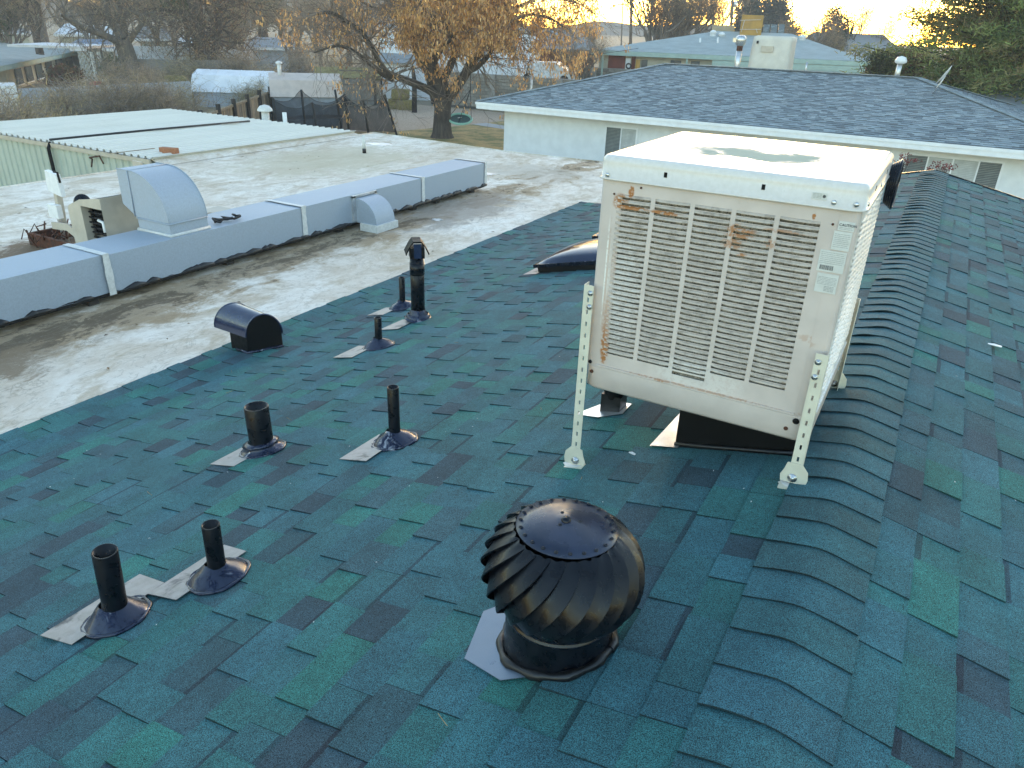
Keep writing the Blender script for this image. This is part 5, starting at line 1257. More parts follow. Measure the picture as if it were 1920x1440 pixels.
# saucer swing
t = thing('saucer_swing', 'mint-green saucer swing hanging from the right limb of the big tree', 'swing', at(863, 223, DT))
c_ = at(863, 223, DT); Msw = Matrix.Rotation(R(19), 4, Vector((.825, .565, 0)))
m = MB(); pth = [c_+Msw @ Vector((.56*math.cos(6.2832*k/32), .56*math.sin(6.2832*k/32), 0)) for k in range(33)]; m.tube(pth, .055, 8, False); m.build('rim', 'swing_green', t)
m = MB(); m.lathe([(.0001, -.05), (.25, -.045), (.5, -.01)], 28, c_, Msw); m.build('seat', 'swing_net', t)
m = MB(); hp = at(882, 125, DT); knot = at(882, 168, DT)
for a in (.3, 1.9, 3.5, 5.1): m.tube([c_+Msw @ Vector((.56*math.cos(a), .56*math.sin(a), .02)), knot], .014, 4)
m.tube([knot, hp], .02, 5); m.build('rope', 'rope', t)
m = MB(); m.bar(c_+Vector((-.05, -.1, .05)), c_+Vector((-.12, .25, .05)), .09, .01); m.build('webbing', 'white_plastic', t)
# ================================================================== yard between: walls, sheds, fence, trampoline
simple('mortar_dark', (.085, .08, .075), .95, 0, .1, 3)
def block_wall(label, A, B, zt, cat='wall', pil=(), rows=None, bw=.40, bh=.20, seed=1, name='block_wall', ncap=300):
    A = Vector(A); B = Vector(B); L = (B-A).length; d = (B-A)/L; nrm = Vector((d.y, -d.x, 0))
    if nrm.dot(CAM-A) < 0: nrm = -nrm
    t = thing(name, label, cat, (A.x, A.y, G)); rg = random.Random(seed)
    m = MB(); m.add([A-nrm*.10, B-nrm*.10, B-nrm*.0, A-nrm*.0][:0] or [], [])
    P = [A-nrm*.19, B-nrm*.19, B-nrm*.006, A-nrm*.006]; m.prism([(p.x, p.y, G) for p in P], (0, 0, zt-G-.01)); core = m.build('mortar_core', 'mortar_dark', t)
    nr = int((zt-G)/bh); bl = []
    for r in range(nr):
        z1 = zt-r*bh; x = -rg.uniform(0, .02)-(bw/2 if r % 2 else 0)
        while x < L:
            x0 = max(0, x+.009); x1 = min(L, x+bw-.009)
            if x1-x0 > .05: bl.append((x0, x1, z1-bh+.009, z1-.009))
            x += bw
    def blk(m, q):
        f = rg.uniform(.72, 1.15); c = (.24*f, .225*f, .195*f) if rg.random() < .75 else (.33*f, .295*f, .24*f)
        a = A+d*q[0]; b = A+d*q[1]; o = nrm*rg.uniform(.008, .016)
        P = [a-nrm*.01, b-nrm*.01, b+o, a+o]; m.prism([(p.x, p.y, q[2]) for p in P], (0, 0, q[3]-q[2]), c)
    vis = [q for q in bl if in_view(A+d*(q[0]+q[1])/2+Vector((0, 0, q[2])), 5)]
    rest = [q for q in bl if q not in set(vis)]
    vis.sort(key=lambda q: -q[2]); one, more = vis[:ncap], vis[ncap:]+rest
    for q in one: m = MB(); blk(m, q); m.build('block', 'plain_tinted', t, False)
    if more:
        m = MB()
        for q in more: blk(m, q)
        stuff(m.build('block_field', 'plain_tinted', t, False))
    for s_ in pil:
        a = A+d*(s_-.2); b = A+d*(s_+.2); m = MB(); P = [a, b, b+nrm*.16, a+nrm*.16]; m.prism([(p.x, p.y, G) for p in P], (0, 0, zt-G+.04)); m.build('pilaster', 'concrete_block', t)
    m = MB(); P = [A-nrm*.20, B-nrm*.20, B+nrm*.02, A+nrm*.02]; m.prism([(p.x, p.y, zt+.001) for p in P], (0, 0, .05)); m.build('wall_cap', 'concrete_block', t)
    return t
zw = on_y(900, 139, 45).z
SHP = True
block_wall('grey concrete block wall with pilasters behind the big tree', (-31.2, 44.2, 0), (-12, 46.2, 0), zw, pil=(.3, 4.6, 9.2, 13.8), seed=2, ncap=220)
zw2 = on_y(960, 119, 52).z
block_wall('taller grey block wall standing behind the front block wall', (-37.5, 51.3, 0), (-14, 53.5, 0), zw2, pil=(8, 14.5, 21), seed=3, ncap=80)
# hay bales
bales = [((745, 203), 0, 'lower left straw bale of the stack behind the big tree'), ((763, 204), 0, 'lower right straw bale of the stack beside the fence post'), ((752, 178), 1, 'upper straw bale resting on the two lower bales')]
for (q, lv, lb) in bales:
    c_ = on_z(q[0], (204, 206, 205)[bales.index((q, lv, lb))], G); z0 = G+lv*.62
    rgx = random.Random(q[0]); Mh = Matrix.Translation((c_.x, c_.y, z0)) @ Matrix.Rotation(R(28), 4, 'Z')
    m = MB(); rl = []
    w2, d2, hh = .52, .42, .60
    for k, (z, s_) in enumerate(((0, .94), (.05, 1), (.3, 1.03), (.55, 1), (.6, .92))):
        rl.append([Mh @ Vector((x*s_+rgx.gauss(0, .012), y*s_+rgx.gauss(0, .012), z)) for x, y, _ in rrect(-w2, -d2, w2, d2, .09, 0, 3)])
    rings(m, rl, capb=True); tag(m.build('straw_bale', 'hay'), lb, 'straw bale', 'straw bales stacked behind the big tree')
# gambrel sheds
def gambrel(label, FL, FR, h_w, h_k, h_t, depth, roofm, wallm, vent=None):
    """FL-FR: the long side facing us, at ground level"""
    FL = Vector(FL); FR = Vector(FR); d = (FR-FL).normalized(); n = Vector((-d.y, d.x, 0)); n = n if n.dot(FL-CAM) > 0 else -n
    t = thing('shed', label, 'shed', (FL.x, FL.y, G))
    prof = [(0, h_w), (.42*depth*.4, h_k), (depth/2, h_t), (depth-.42*depth*.4, h_k), (depth, h_w)]
    def P(a, s, h): q = FL+d*a+n*s; return Vector((q.x, q.y, G+h))
    L = (FR-FL).length; m = MB()
    m.add([P(0, 0, 0), P(L, 0, 0), P(L, 0, h_w), P(0, 0, h_w)], [(0, 1, 2, 3)]); m.add([P(0, depth, 0), P(L, depth, 0), P(L, depth, h_w), P(0, depth, h_w)], [(0, 1, 2, 3)])
    for a in (0, L): m.add([P(a, 0, 0)]+[P(a, s, h) for s, h in prof]+[P(a, depth, 0)], [tuple(range(7))])
    m.build('wall', wallm, t)
    m = MB(); N = max(2, int(L/.6))
    for i in range(4):
        (s0, h0), (s1, h1) = prof[i], prof[i+1]
        e0 = -.12 if i == 0 else 0; e1 = .12 if i == 3 else 0
        a_ = P(-.12, s0+e0, h0-(.16 if i == 0 else 0)+.03); b_ = P(L+.12, s0+e0, h0-(.16 if i == 0 else 0)+.03); c_ = P(L+.12, s1+e1, h1-(.16 if i == 3 else 0)+.03); e_ = P(-.12, s1+e1, h1-(.16 if i == 3 else 0)+.03)
        nn_ = (b_-a_).cross(e_-a_).normalized()*.03; m.add([a_, b_, c_, e_, a_-nn_, b_-nn_, c_-nn_, e_-nn_], [(0, 1, 2, 3), (7, 6, 5, 4), (0, 1, 5, 4), (1, 2, 6, 5), (2, 3, 7, 6), (3, 0, 4, 7)])
        for k in range(1, N):
            p = a_+(b_-a_)*k/N; q = e_+(c_-e_)*k/N; m.bar(p-nn_*.3, q-nn_*.3, .03, .05)
    m.build('roof', roofm, t)
    if vent: m = MB(); q = P(*vent); m.tube([q-Vector((0, 0, .2)), q+Vector((0, 0, .45))], .10, 10); m.lathe([(.17, .42), (.16, .5), (.0001, .56)], 10, q); m.build('roof_vent', 'white_plastic', t)
    return t
def xy(v): return (v.x, v.y, 0)
gambrel('beige gambrel-roofed garden shed behind the trampoline net', xy(on_z(517, 236, G)), xy(on_z(642, 236, G)), 1.55, 2.15, 2.45, 2.9, 'shed_beige', 'shed_wall_blue', (.45, 1.2, 2.5))
gambrel('white-roofed gambrel shed behind the wooden fence', xy(on_z(366, 200, G)), xy(on_z(505, 204, G)), 1.0, 1.75, 2.02, 3.4, 'shed_roof_white', 'shed_wall_blue')
# wooden fence beside the metal roof
fA = on_z(372, 217, -1.95); fB = on_z(514, 166, -1.95); fA.z = fB.z = 0
t = thing('wooden_fence', 'weathered tan board fence with dark posts behind the metal roof', 'fence', (fA.x, fA.y, G))
d = (fB-fA).normalized(); n = Vector((d.y, -d.x, 0)); n = n if n.dot(CAM-fA) > 0 else -n; L = (fB-fA).length; rg = random.Random(9); x = 0
while x < L:
    w_ = rg.uniform(.12, .16); a = fA+d*x; b = fA+d*min(L, x+w_-.008); o = n*rg.uniform(0, .012); zt_ = G+1.62+rg.uniform(-.03, .02); m = MB(); f = rg.uniform(.6, 1.35); c_ = (.36*f, .27*f, .17*f) if rg.random() < .7 else (.2*f, .165*f, .13*f)
    m.prism([(p.x, p.y, G) for p in (a+o, b+o, b+o-n*.02, a+o-n*.02)], (0, 0, zt_-G), c_); m.build('board', 'plain_tinted', t, False); x += w_
for k in range(int(L/2.4)+2):
    a = fA+d*min(L, k*2.35)+n*.08; m = MB(); m.bar((a.x, a.y, G), (a.x, a.y, G+1.85), .13, .13); m.build('post', 'wood_dark', t)
for z in (1.58, .45): 
    m = MB(); a = fA+n*.05; b = fB+n*.05; m.bar((a.x, a.y, G+z), (b.x, b.y, G+z), .05, .10); m.build('rail', 'wood_weathered', t)
# grey fence panel and post line right of the beige shed
gA = on_z(640, 196, G); gB = on_z(704, 196, G); t = thing('grey_fence_panel', 'old grey plank fence panel between beige shed and straw bales', 'fence', (gA.x, gA.y, G))
d = (gB-gA).normalized(); n = Vector((d.y, -d.x, 0)); n = n if n.dot(CAM-gA) > 0 else -n; L = (gB-gA).length; x = 0; zt_ = at(660, 148, (gA-CAM).xy.length).z
while x < L:
    a = gA+d*x; b = gA+d*min(L, x+.135); o = n*rg.uniform(0, .012); f = rg.uniform(.8, 1.2); m = MB(); m.prism([(p.x, p.y, G) for p in (a+o, b+o, b+o-n*.02, a+o-n*.02)], (0, 0, zt_-G+rg.uniform(-.03, .02)), (.20*f, .19*f, .175*f)); m.build('plank', 'plain_tinted', t, False); x += .145
for z in (.25, 1.25, 2.1): m = MB(); m.bar(Vector((gA.x, gA.y, G+z))+n*.03, Vector((gB.x, gB.y, G+z))+n*.03, .04, .08); m.build('rail', 'wood_grey', t)
m = MB(); a = gB+n*.05; m.bar((a.x, a.y, G), (a.x, a.y, zt_+.15), .12, .12); m.build('post', 'wood_dark', t)
a = on_z(777, 211, G); m = MB(); m.tube([(a.x, a.y, G), (a.x+.05, a.y, zt_+.2), (a.x-.05, a.y, zt_+1.1)], [.17, .15, .08], 8); tag(m.build('dark_post', 'wood_dark'), 'thick dark wooden post right of the straw bales', 'post')
# low brown thatch roof behind the grey panel
a = at(590, 125, 56); b = at(712, 128, 56); t = thing('thatched_shelter', 'long low straw-coloured shelter roof above the grey fence panel', 'shelter', (a.x, a.y, G))
zt_ = at(650, 126, 56).z; zb_ = at(650, 146, 54).z; dd_ = (b-a); dd_.z = 0; nn_ = Vector((dd_.y, -dd_.x, 0)).normalized(); nn_ = nn_ if nn_.dot(CAM-a) > 0 else -nn_
m = MB(); m.add([(a.x, a.y, zt_), (b.x, b.y, zt_), (b.x+nn_.x*2, b.y+nn_.y*2, zb_), (a.x+nn_.x*2, a.y+nn_.y*2, zb_)], [(0, 1, 2, 3)]); m.add([(a.x, a.y, zt_-.15), (b.x, b.y, zt_-.15), (b.x+nn_.x*2, b.y+nn_.y*2, zb_-.12), (a.x+nn_.x*2, a.y+nn_.y*2, zb_-.12)], [(3, 2, 1, 0)]); m.build('roof', 'hay', t)
m = MB()
for p in (a, b, (a+b)/2): m.bar((p.x+nn_.x*1.8, p.y+nn_.y*1.8, G), (p.x+nn_.x*1.8, p.y+nn_.y*1.8, zb_), .1, .1)
m.build('shelter_posts', 'wood_dark', t)['kind'] = 'stuff'
# trampoline with safety net
def ndist(v): return (v-CAM).xy.length
tcx = on_z(612, 250, G); tcx = at(640, 232, 38.6); tr = thing('trampoline', 'trampoline with sagging black safety net on dark poles', 'trampoline', (tcx.x, tcx.y, G))
poles = [((573, 247), (565, 168), 38.5), ((597, 247), (585, 192), 36.8), ((655, 255), (646, 176), 39.5), ((693, 255), (680, 186), 37.0), ((744, 255), (721, 177), 38.8), ((640, 240), (628, 168), 41), ((520, 246), (512, 184), 37.5)]
tops = []
for (b_, t_, D_) in poles:
    a = at(*t_, D_); c_ = at(*b_, D_); c_.z = G; tops.append((a, c_)); m = MB(); m.tube([c_, a], .055, 8); m.build('pole', 'black_mesh_frame', tr)
def netpanel(i, j, sag=.35):
    (a, ab), (b, bb) = tops[i], tops[j]; m = MB()
    def f(u_, v_):
        top = a+(b-a)*u_-Vector((0, 0, sag*4*u_*(1-u_))); bot = ab+(bb-ab)*u_+Vector((0, 0, .15)); p = top+(bot-top)*v_; nn = Vector((0.1, -.99, 0))
        return p+nn*(.05*math.sin(u_*9+v_*4)+.03*math.sin(u_*23))
    m.grid(f, 12, 8); m.build('net', 'net', tr, False)
    m = MB(); m.tube([f(k/12, 0) for k in range(13)], .012, 5); m.build('net_edge', 'black_mesh_frame', tr)
netpanel(6, 1); netpanel(6, 0, .3); netpanel(0, 2, .5); netpanel(1, 2, .3); netpanel(2, 3, .4); netpanel(3, 4, .55); netpanel(2, 4, .6)
m = MB(); rr_ = []; bx = [at(x, y, D_) for x, y, D_ in ((520, 236, 38), (573, 240, 38.3), (655, 240, 39), (640, 230, 40.5), (560, 228, 40))]
m.add([(p.x, p.y, G+.75) for p in bx], [tuple(range(len(bx)))]); m.build('jumping_mat', 'black_mesh_frame', tr)
# electric service mast
mp = on_z(996, 190, G); mD = 43.
c_ = at(995, 175, mD); t = thing('service_mast', 'grey electric service mast with looped cables in front of the block wall', 'service mast', (c_.x, c_.y, G))
a = at(998, 112, mD); b = at(995, 172, mD); b.z = G; m = MB(); m.tube([b, a], .065, 10); m.build('mast', 'galvanised', t)
m = MB(); m.lathe([(.09, -.05), (.12, .02), (.10, .12), (.0001, .16)], 10, a); m.build('weather_head', 'zinc', t)
m = MB(); rgx = random.Random(2)
for k in range(6):
    e_ = at(980+k*3+rgx.uniform(-2, 2), 142+rgx.uniform(-6, 8), mD); q = at(990+rgx.uniform(-4, 4), 118+rgx.uniform(-3, 6), mD-.3); m.tube([a, q, e_, e_+Vector((.08, 0, -.12))], .018, 5)
m.build('cable', 'rope', t)
m = MB()
for k in range(4):
    pts_ = [at(994+8*math.cos(s_*.5+k)*.6, 128+14*math.sin(s_*.5+k), mD-.1) for s_ in range(9)]; m.tube(pts_, .02, 5)
m.build('white_cable', 'white_plastic', t)
def wire(pts_, r_, lb):
    P = []
    for i in range(len(pts_)-1):
        a, b = pts_[i], pts_[i+1]
        for k in range(12): s_ = k/12; P.append(a+(b-a)*s_-Vector((0, 0, .02*(b-a).length*4*s_*(1-s_)*.35)))
    P.append(pts_[-1]); m = MB(); m.tube(P, r_, 5); return tag(m.build('overhead_wire', 'rope'), lb, 'cable')
wire([a, at(900, 104, 37), at(882, 98, 36)], .02, 'thin black cable from the service mast into the big tree')
wire([a, at(1240, 82, 62), at(1500, 128, 62)], .015, 'thin cable sagging in front of the grey-green roof behind')

# ================================================================== further houses
def hip(label, name, FL, FR, RL, RR, zg, fasc, wallm, roofm, fh=.25, depth=None, wall_in=.5):
    """front eave FL-FR, ridge RL-RR; the back mirrors the front"""
    FL, FR, RL, RR = map(Vector, (FL, FR, RL, RR)); ze = (FL.z+FR.z)/2; FL.z = FR.z = ze; zr = (RL.z+RR.z)/2; RL.z = RR.z = zr
    d = (FR-FL).normalized(); n = Vector((-d.y, d.x, 0)); n = n if n.dot((RL+RR)/2-FL) > 0 else -n
    w_ = ((RL+RR)/2-FL).dot(n); BL = FL+n*2*w_; BR = FR+n*2*w_
    RL = FL+d*((RL-FL).dot(d))+n*w_; RL.z = zr; RR = FL+d*((RR-FL).dot(d))+n*w_; RR.z = zr
    t = thing(name, label, 'house', (FL.x, FL.y, zg)); m = MB()
    m.add([FL, FR, BR, BL, RL, RR], [(0, 1, 5, 4), (1, 2, 5), (2, 3, 4, 5), (3, 0, 4)]); rf = m.build('roof', roofm, t)
    m = MB(); lw = Vector((0, 0, -fh)); P = [FL-n*.02-d*.02, FR-n*.02+d*.02, BR+n*.02+d*.02, BL+n*.02-d*.02]
    m.add([p-Vector((0, 0, .01)) for p in P]+[p+lw for p in P], [(0, 1, 5, 4), (1, 2, 6, 5), (2, 3, 7, 6), (3, 0, 4, 7), (4, 5, 6, 7)]); m.build('fascia', fasc, rf)
    Q = [FL+d*wall_in+n*wall_in, FR-d*wall_in+n*wall_in, BR-d*wall_in-n*wall_in, BL+d*wall_in-n*wall_in]
    m = MB(); m.prism([(p.x, p.y, zg) for p in Q], (0, 0, ze-fh-zg-.002)); m.build('wall', wallm, t)
    return t, FL, FR, d, n, ze
simple('green_grey_shingle', (.33, .37, .365), .92, 0, .10, 1.2, .3, 12, (.26, .30, .295), .5, .7, .8, (1, 1, 5))
h2, FL, FR, d2, n2, ze2 = hip('grey-green hip-roofed house with mint fascia beyond the neighbour roof', 'far_house', at(1110, 93, 57), at(1636, 116, 57), at(1345, 60, 63), at(1484, 61, 63), G, 'green_trim', 'cream_wall', 'green_grey_shingle', .3)
def onfront(px, out_=.3):       # a point on the front wall plane seen at column px
    r = ray(px, 118); p0 = FL+n2*(.5-out_); k = ((p0-CAM).dot(n2))/(r.dot(n2)); return CAM+r*k
def frontbox(name, px0, px1, z0, z1, mat, par, out_=.03, th=.04):
    a = onfront(px0, out_); b = onfront(px1, out_); m = MB(); m.prism([(p.x, p.y, z0) for p in (a, b, b+n2*th, a+n2*th)], (0, 0, z1-z0)); return m.build(name, mat, par)
frontbox('brick_face', 1140, 1172, G, ze2-.32, 'brick_red', h2, .05); frontbox('door', 1173, 1182, G, ze2-.45, 'white_trim', h2, .06)
frontbox('brick_face', 1184, 1191, G, ze2-.32, 'brick_red', h2, .05); frontbox('board_stack', 1192, 1200, G, ze2-.5, 'yellow_box', h2, .4, .1)
frontbox('window', 1203, 1214, ze2-1.4, ze2-.5, 'glass_dark', h2, .06); frontbox('window', 1257, 1277, ze2-1.3, ze2-.45, 'glass_dark', h2, .06); frontbox('window', 1295, 1312, ze2-1.3, ze2-.45, 'glass_dark', h2, .06); frontbox('window', 1585, 1600, ze2-1.5, ze2-.5, 'glass_dark', h2, .06)
for px in (1128, 1286): frontbox('porch_post', px, px+3, G, ze2-.3, 'green_trim', h2, .75, .12)
a = onfront(1179, .09); m = MB(); Mr = Matrix.Rotation(math.atan2(d2.y, d2.x), 4, 'Z') @ Matrix.Rotation(R(90), 4, 'X'); m.tube([Vector((a.x, a.y, ze2-.95))+Mr @ Vector((.16*math.cos(k*.524), .16*math.sin(k*.524), 0)) for k in range(13)], .05, 6); m.build('wreath', 'wood_dark', h2)
# long lower porch roof edge in front, mint coloured
frontbox('porch_fascia', 1335, 1625, ze2-.62, ze2-.30, 'green_trim', h2, 1.6, .05); frontbox('porch_wall', 1318, 1620, G, ze2-.64, 'green_trim', h2, .5, .05)
def onroof2(px, py, D_): return at(px, py, D_)
t = thing('rooftop_cooler', 'tan metal cooler low on the far grey-green roof, left of the yellow box', 'air cooler', at(1360, 62, 63)); a = at(1334, 62, 63.5); b = at(1376, 63, 63.5)
m = MB(); zt_ = at(1355, 47, 63.5).z; m.prism([(a.x, a.y, a.z-.5), (b.x, b.y, a.z-.5), (b.x+n2.x, b.y+n2.y, a.z-.5), (a.x+n2.x, a.y+n2.y, a.z-.5)], (0, 0, zt_-a.z+.5)); m.build('cabinet', 'tan_box', t)
m = MB(); 
for k in range(6): q = a+(b-a)*(k+.5)/6-n2*.02; m.bar((q.x-.22*d2.x, q.y-.22*d2.y, zt_-.08-.07*k), (q.x+.22*d2.x, q.y+.22*d2.y, zt_-.08-.07*k), .02, .02)
m.build('louver_bank', 'beige_metal', t)['kind'] = 'stuff'
t = thing('boxed_cooler', 'golden-brown wrapped box on the far roof, tied with pale cord', 'wrapped cooler', at(1405, 62, 62)); a = at(1387, 62, 62.); b = at(1427, 63, 62.)
zt_ = at(1405, 28, 62).z; m = MB(); m.prism([(a.x, a.y, a.z-.5), (b.x, b.y, a.z-.5), (b.x+n2.x*1.4, b.y+n2.y*1.4, a.z-.5), (a.x+n2.x*1.4, a.y+n2.y*1.4, a.z-.5)], (0, 0, zt_-a.z+.5)); m.build('wrapping', 'yellow_box', t)
m = MB(); f_ = -n2*.03
for (p, q) in (((1387, 38), (1427, 37)), ((1387, 55), (1427, 55)), ((1396, 38), (1390, 60)), ((1418, 54), (1420, 62))): m.tube([at(*p, 61.95)+f_, at(*q, 61.95)+f_], .02, 4)
m.build('cord', 'sealant_white', t)
t = thing('solar_panels', 'dark greenish tilted solar panels on frames beside the golden box', 'solar panels', at(1447, 62, 64))
for k in range(3):
    a = at(1430+k*14, 63, 63.8); b = at(1442+k*14, 63, 63.8); m = MB(); tp = at(1436+k*14, 47, 64.5); m.prism([(a.x, a.y, a.z-.1), (b.x, b.y, b.z-.1), (b.x+n2.x*.9, b.y+n2.y*.9, tp.z), (a.x+n2.x*.9, a.y+n2.y*.9, tp.z)], (0, 0, .05)); m.build('panel', 'solar_glass', t)
for px, py, hh, lb in ((1313, 88, 17, 'white vent pipe low on the left of the far grey-green roof'), (1322, 92, 10, 'short white vent stub beside the taller white vent pipe'), (1346, 80, 10, 'thin dark-topped stub left of the far chimney pipe')):
    a = at(px, py, 59.5); b = at(px, py-hh, 59.5); m = MB(); m.tube([a-Vector((0, 0, .3)), b], .06, 8); tag(m.build('roof_pipe', 'white_plastic'), lb, 'vent pipe')
for px, py, lb in ((1353, 68, 'small domed white roof vent left on the far grey-green roof'), (1504, 73, 'small domed white roof vent right on the far grey-green roof'), (1337, 64, 'pale turbine-like roof vent at the left end of the far ridge')):
    a = at(px, py, 61.5); m = MB(); m.lathe([(.22, -.1), (.22, .12), (.27, .14), (.18, .28), (.0001, .33)], 12, a-Vector((0, 0, .05))); tag(m.build('dome_vent', 'white_plastic'), lb, 'roof vent')
# brick house and white building behind the big tree
h3, *_ = hip('red brick house with grey roof behind the block walls', 'brick_house', at(1001, 92, 66), at(1128, 93, 66), at(1020, 52, 71), at(1085, 56, 71), G, 'wood_grey', 'brick_red', 'grey_shingle_far', .2)
t = thing('white_building', 'large plain white building behind the big tree', 'building', at(860, 120, 60))
a = at(716, 150, 58); b = at(1001, 150, 58); nn_ = Vector((-(b-a).y, (b-a).x, 0)).normalized(); nn_ = nn_ if nn_.dot(a-CAM) > 0 else -nn_; zt_ = at(930, 57, 58).z
m = MB(); m.prism([(p.x, p.y, G) for p in (a, b, b+nn_*9, a+nn_*9)], (0, 0, zt_-G)); m.build('wall', 'wall_white', t)
m = MB(); P = [a-nn_*.2, b-nn_*.2, b+nn_*9.2, a+nn_*9.2]; m.prism([(p.x, p.y, zt_+.01) for p in P], (0, 0, .18)); m.build('parapet', 'shed_wall_blue', t)
m = MB(); 
for k in range(1, 9): q = a+(b-a)*k/9-nn_*.01; m.bar((q.x, q.y, G), (q.x, q.y, zt_), .05, .03)
m.build('panel_joint', 'wall_white', t)['kind'] = 'stuff'
t = thing('small_white_shed', 'small white outbuilding with grey shingle lean-to roof by the straw bales', 'shed', at(745, 180, 47))
a = at(714, 190, 56); b = at(773, 190, 56); nn_ = Vector((-(b-a).y, (b-a).x, 0)).normalized(); nn_ = nn_ if nn_.dot(a-CAM) > 0 else -nn_; z1 = at(745, 119, 56).z; z2 = at(750, 98, 58.5).z
m = MB(); m.prism([(p.x, p.y, G) for p in (a, b, b+nn_*2.5, a+nn_*2.5)], (0, 0, z1-G)); m.build('wall', 'wall_white', t)
m = MB(); P = [a-nn_*.3-(b-a)*.05, b-nn_*.3+(b-a)*.05, b+nn_*2.6+(b-a)*.05, a+nn_*2.6-(b-a)*.05]; zz = (z1-.02, z1-.02, z2, z2)
m.add([(p.x, p.y, z) for p, z in zip(P, zz)]+[(p.x, p.y, z+.1) for p, z in zip(P, zz)], [(3, 2, 1, 0), (4, 5, 6, 7), (0, 1, 5, 4), (1, 2, 6, 5), (2, 3, 7, 6), (3, 0, 4, 7)]); m.build('roof', 'grey_shingle_far', t)
# parked white car beyond the wall: only its roof shows
t = thing('parked_car', 'white car whose roof shows just above the block wall', 'car', at(1028, 130, 57)); c_ = at(1028, 124, 57); dz = at(1028, 115.5, 57).z
m = MB(); sec = [(-2.1, .35), (-2.1, .8), (-1.5, .95), (-.9, 1.42), (.7, 1.45), (1.4, 1.0), (2.1, .85), (2.15, .35)]
Mcar = Matrix.Translation((c_.x, c_.y, dz-1.45)) @ Matrix.Rotation(math.atan2(d2.y, d2.x), 4, 'Z'); m.prism([Mcar @ Vector((a_, -.8, b_)) for a_, b_ in sec], Mcar.to_3x3() @ Vector((0, 1.6, 0))); o = m.build('body', 'white_body', t); md = o.modifiers.new('b', 'BEVEL'); md.width = .08; md.segments = 3
for sx_ in (-1.3, 1.35):
    for sy_ in (-.82, .62):
        m = MB(); m.lathe([(.0001, 0), (.3, 0), (.33, .03), (.33, .17), (.3, .2), (.0001, .2)], 16, (0, 0, 0), Mcar @ Matrix.Translation((sx_, sy_+.2, .33)) @ Matrix.Rotation(R(90), 4, 'X')); m.build('wheel', 'black_matte', t)
# left side houses
_a, _b = on_z(-110, 146, -1.9), on_z(160, 92.5, -1.9); _d = (_b-_a).normalized(); _n = Vector((-_d.y, _d.x, 0)); LHP = (_a, _b, _a+_d*4+_n*5.5+Vector((0, 0, .62)), _b-_d*3.5+_n*5.5+Vector((0, 0, .62)))
h5, FL5, FR5, d5, n5, ze5 = hip('low cream house with grey-green roof and white lattice, far left', 'left_house', *LHP, G, 'green_trim', 'cream_wall', 'green_grey_shingle', .3)
def onf5(px, py, out_=.1):
    r = ray(px, py); p0 = FL5+n5*(.5-out_); k = ((p0-CAM).dot(n5))/(r.dot(n5)); return CAM+r*k
for i in range(6):
    a = onf5(28+i*20, 130); b = onf5(40+i*20, 130); m = MB(); m.prism([(p.x, p.y, ze5-1.45) for p in (a, b, b+n5*.05, a+n5*.05)], (0, 0, 1.0)); m.build('window', 'glass_dark', h5)
    m = MB(); m.prism([(p.x, p.y, ze5-1.53) for p in (a-d5*.1, b+d5*.1, b+d5*.1+n5*.05, a-d5*.1+n5*.05)], (0, 0, .08)); m.build('sill', 'white_trim', h5)
a = at(145, 97, 62); b = at(170, 97, 62.5); zb_ = at(178, 152, 62).z
lt = MB(); W_ = (b-a).xy.length; dl = (b-a); dl.z = 0; dl.normalize(); H_ = a.z-zb_
for k in range(-8, 14):
    for s_ in (1, -1):
        x0 = k*.28; 
        p0, p1 = (x0, 0), (x0+s_*H_*.75, H_)
        # clip to 0..W_
        (xa, za), (xb, zb2) = p0, p1
        if xa > xb: xa, za, xb, zb2 = xb, zb2, xa, za
        if xb <= 0 or xa >= W_: continue
        if xa < 0: za += (zb2-za)*(0-xa)/(xb-xa); xa = 0
        if xb > W_: zb2 = za+(zb2-za)*(W_-xa)/(xb-xa); xb = W_
        q0 = Vector((a.x, a.y, zb_+za))+dl*xa; q1 = Vector((a.x, a.y, zb_+zb2))+dl*xb; lt.bar(q0, q1, .05, .05)
t = thing('lattice_screen', 'white diagonal lattice screen at the end of the far left house', 'lattice', (a.x, a.y, zb_)); lt.build('lattice', 'lattice_white', t)
for px in (171, 184): m = MB(); q = at(px, 97, 62); m.bar(Vector((q.x, q.y, G)), q, .16, .16); m.build('porch_post', 'white_trim', t)
t = thing('carport', 'pale flat carport roof with glass side, right of the lattice', 'carport', at(195, 90, 64)); a = at(158, 92, 63); b = at(216, 86, 68)
m = MB(); nn_ = Vector((-(b-a).y, (b-a).x, 0)).normalized(); nn_ = nn_ if nn_.dot(a-CAM) > 0 else -nn_; m.prism([(p.x, p.y, a.z) for p in (a, b, b+nn_*5, a+nn_*5)], (0, 0, .15)); m.build('roof', 'shed_roof_white', t)
m = MB(); m.prism([(p.x, p.y, G) for p in (a+(b-a)*.55+nn_, b+nn_*1, b+nn_*1.1, a+(b-a)*.55+nn_*1.1)], (0, 0, a.z-G-.02)); m.build('glass_side', 'solar_glass', t)
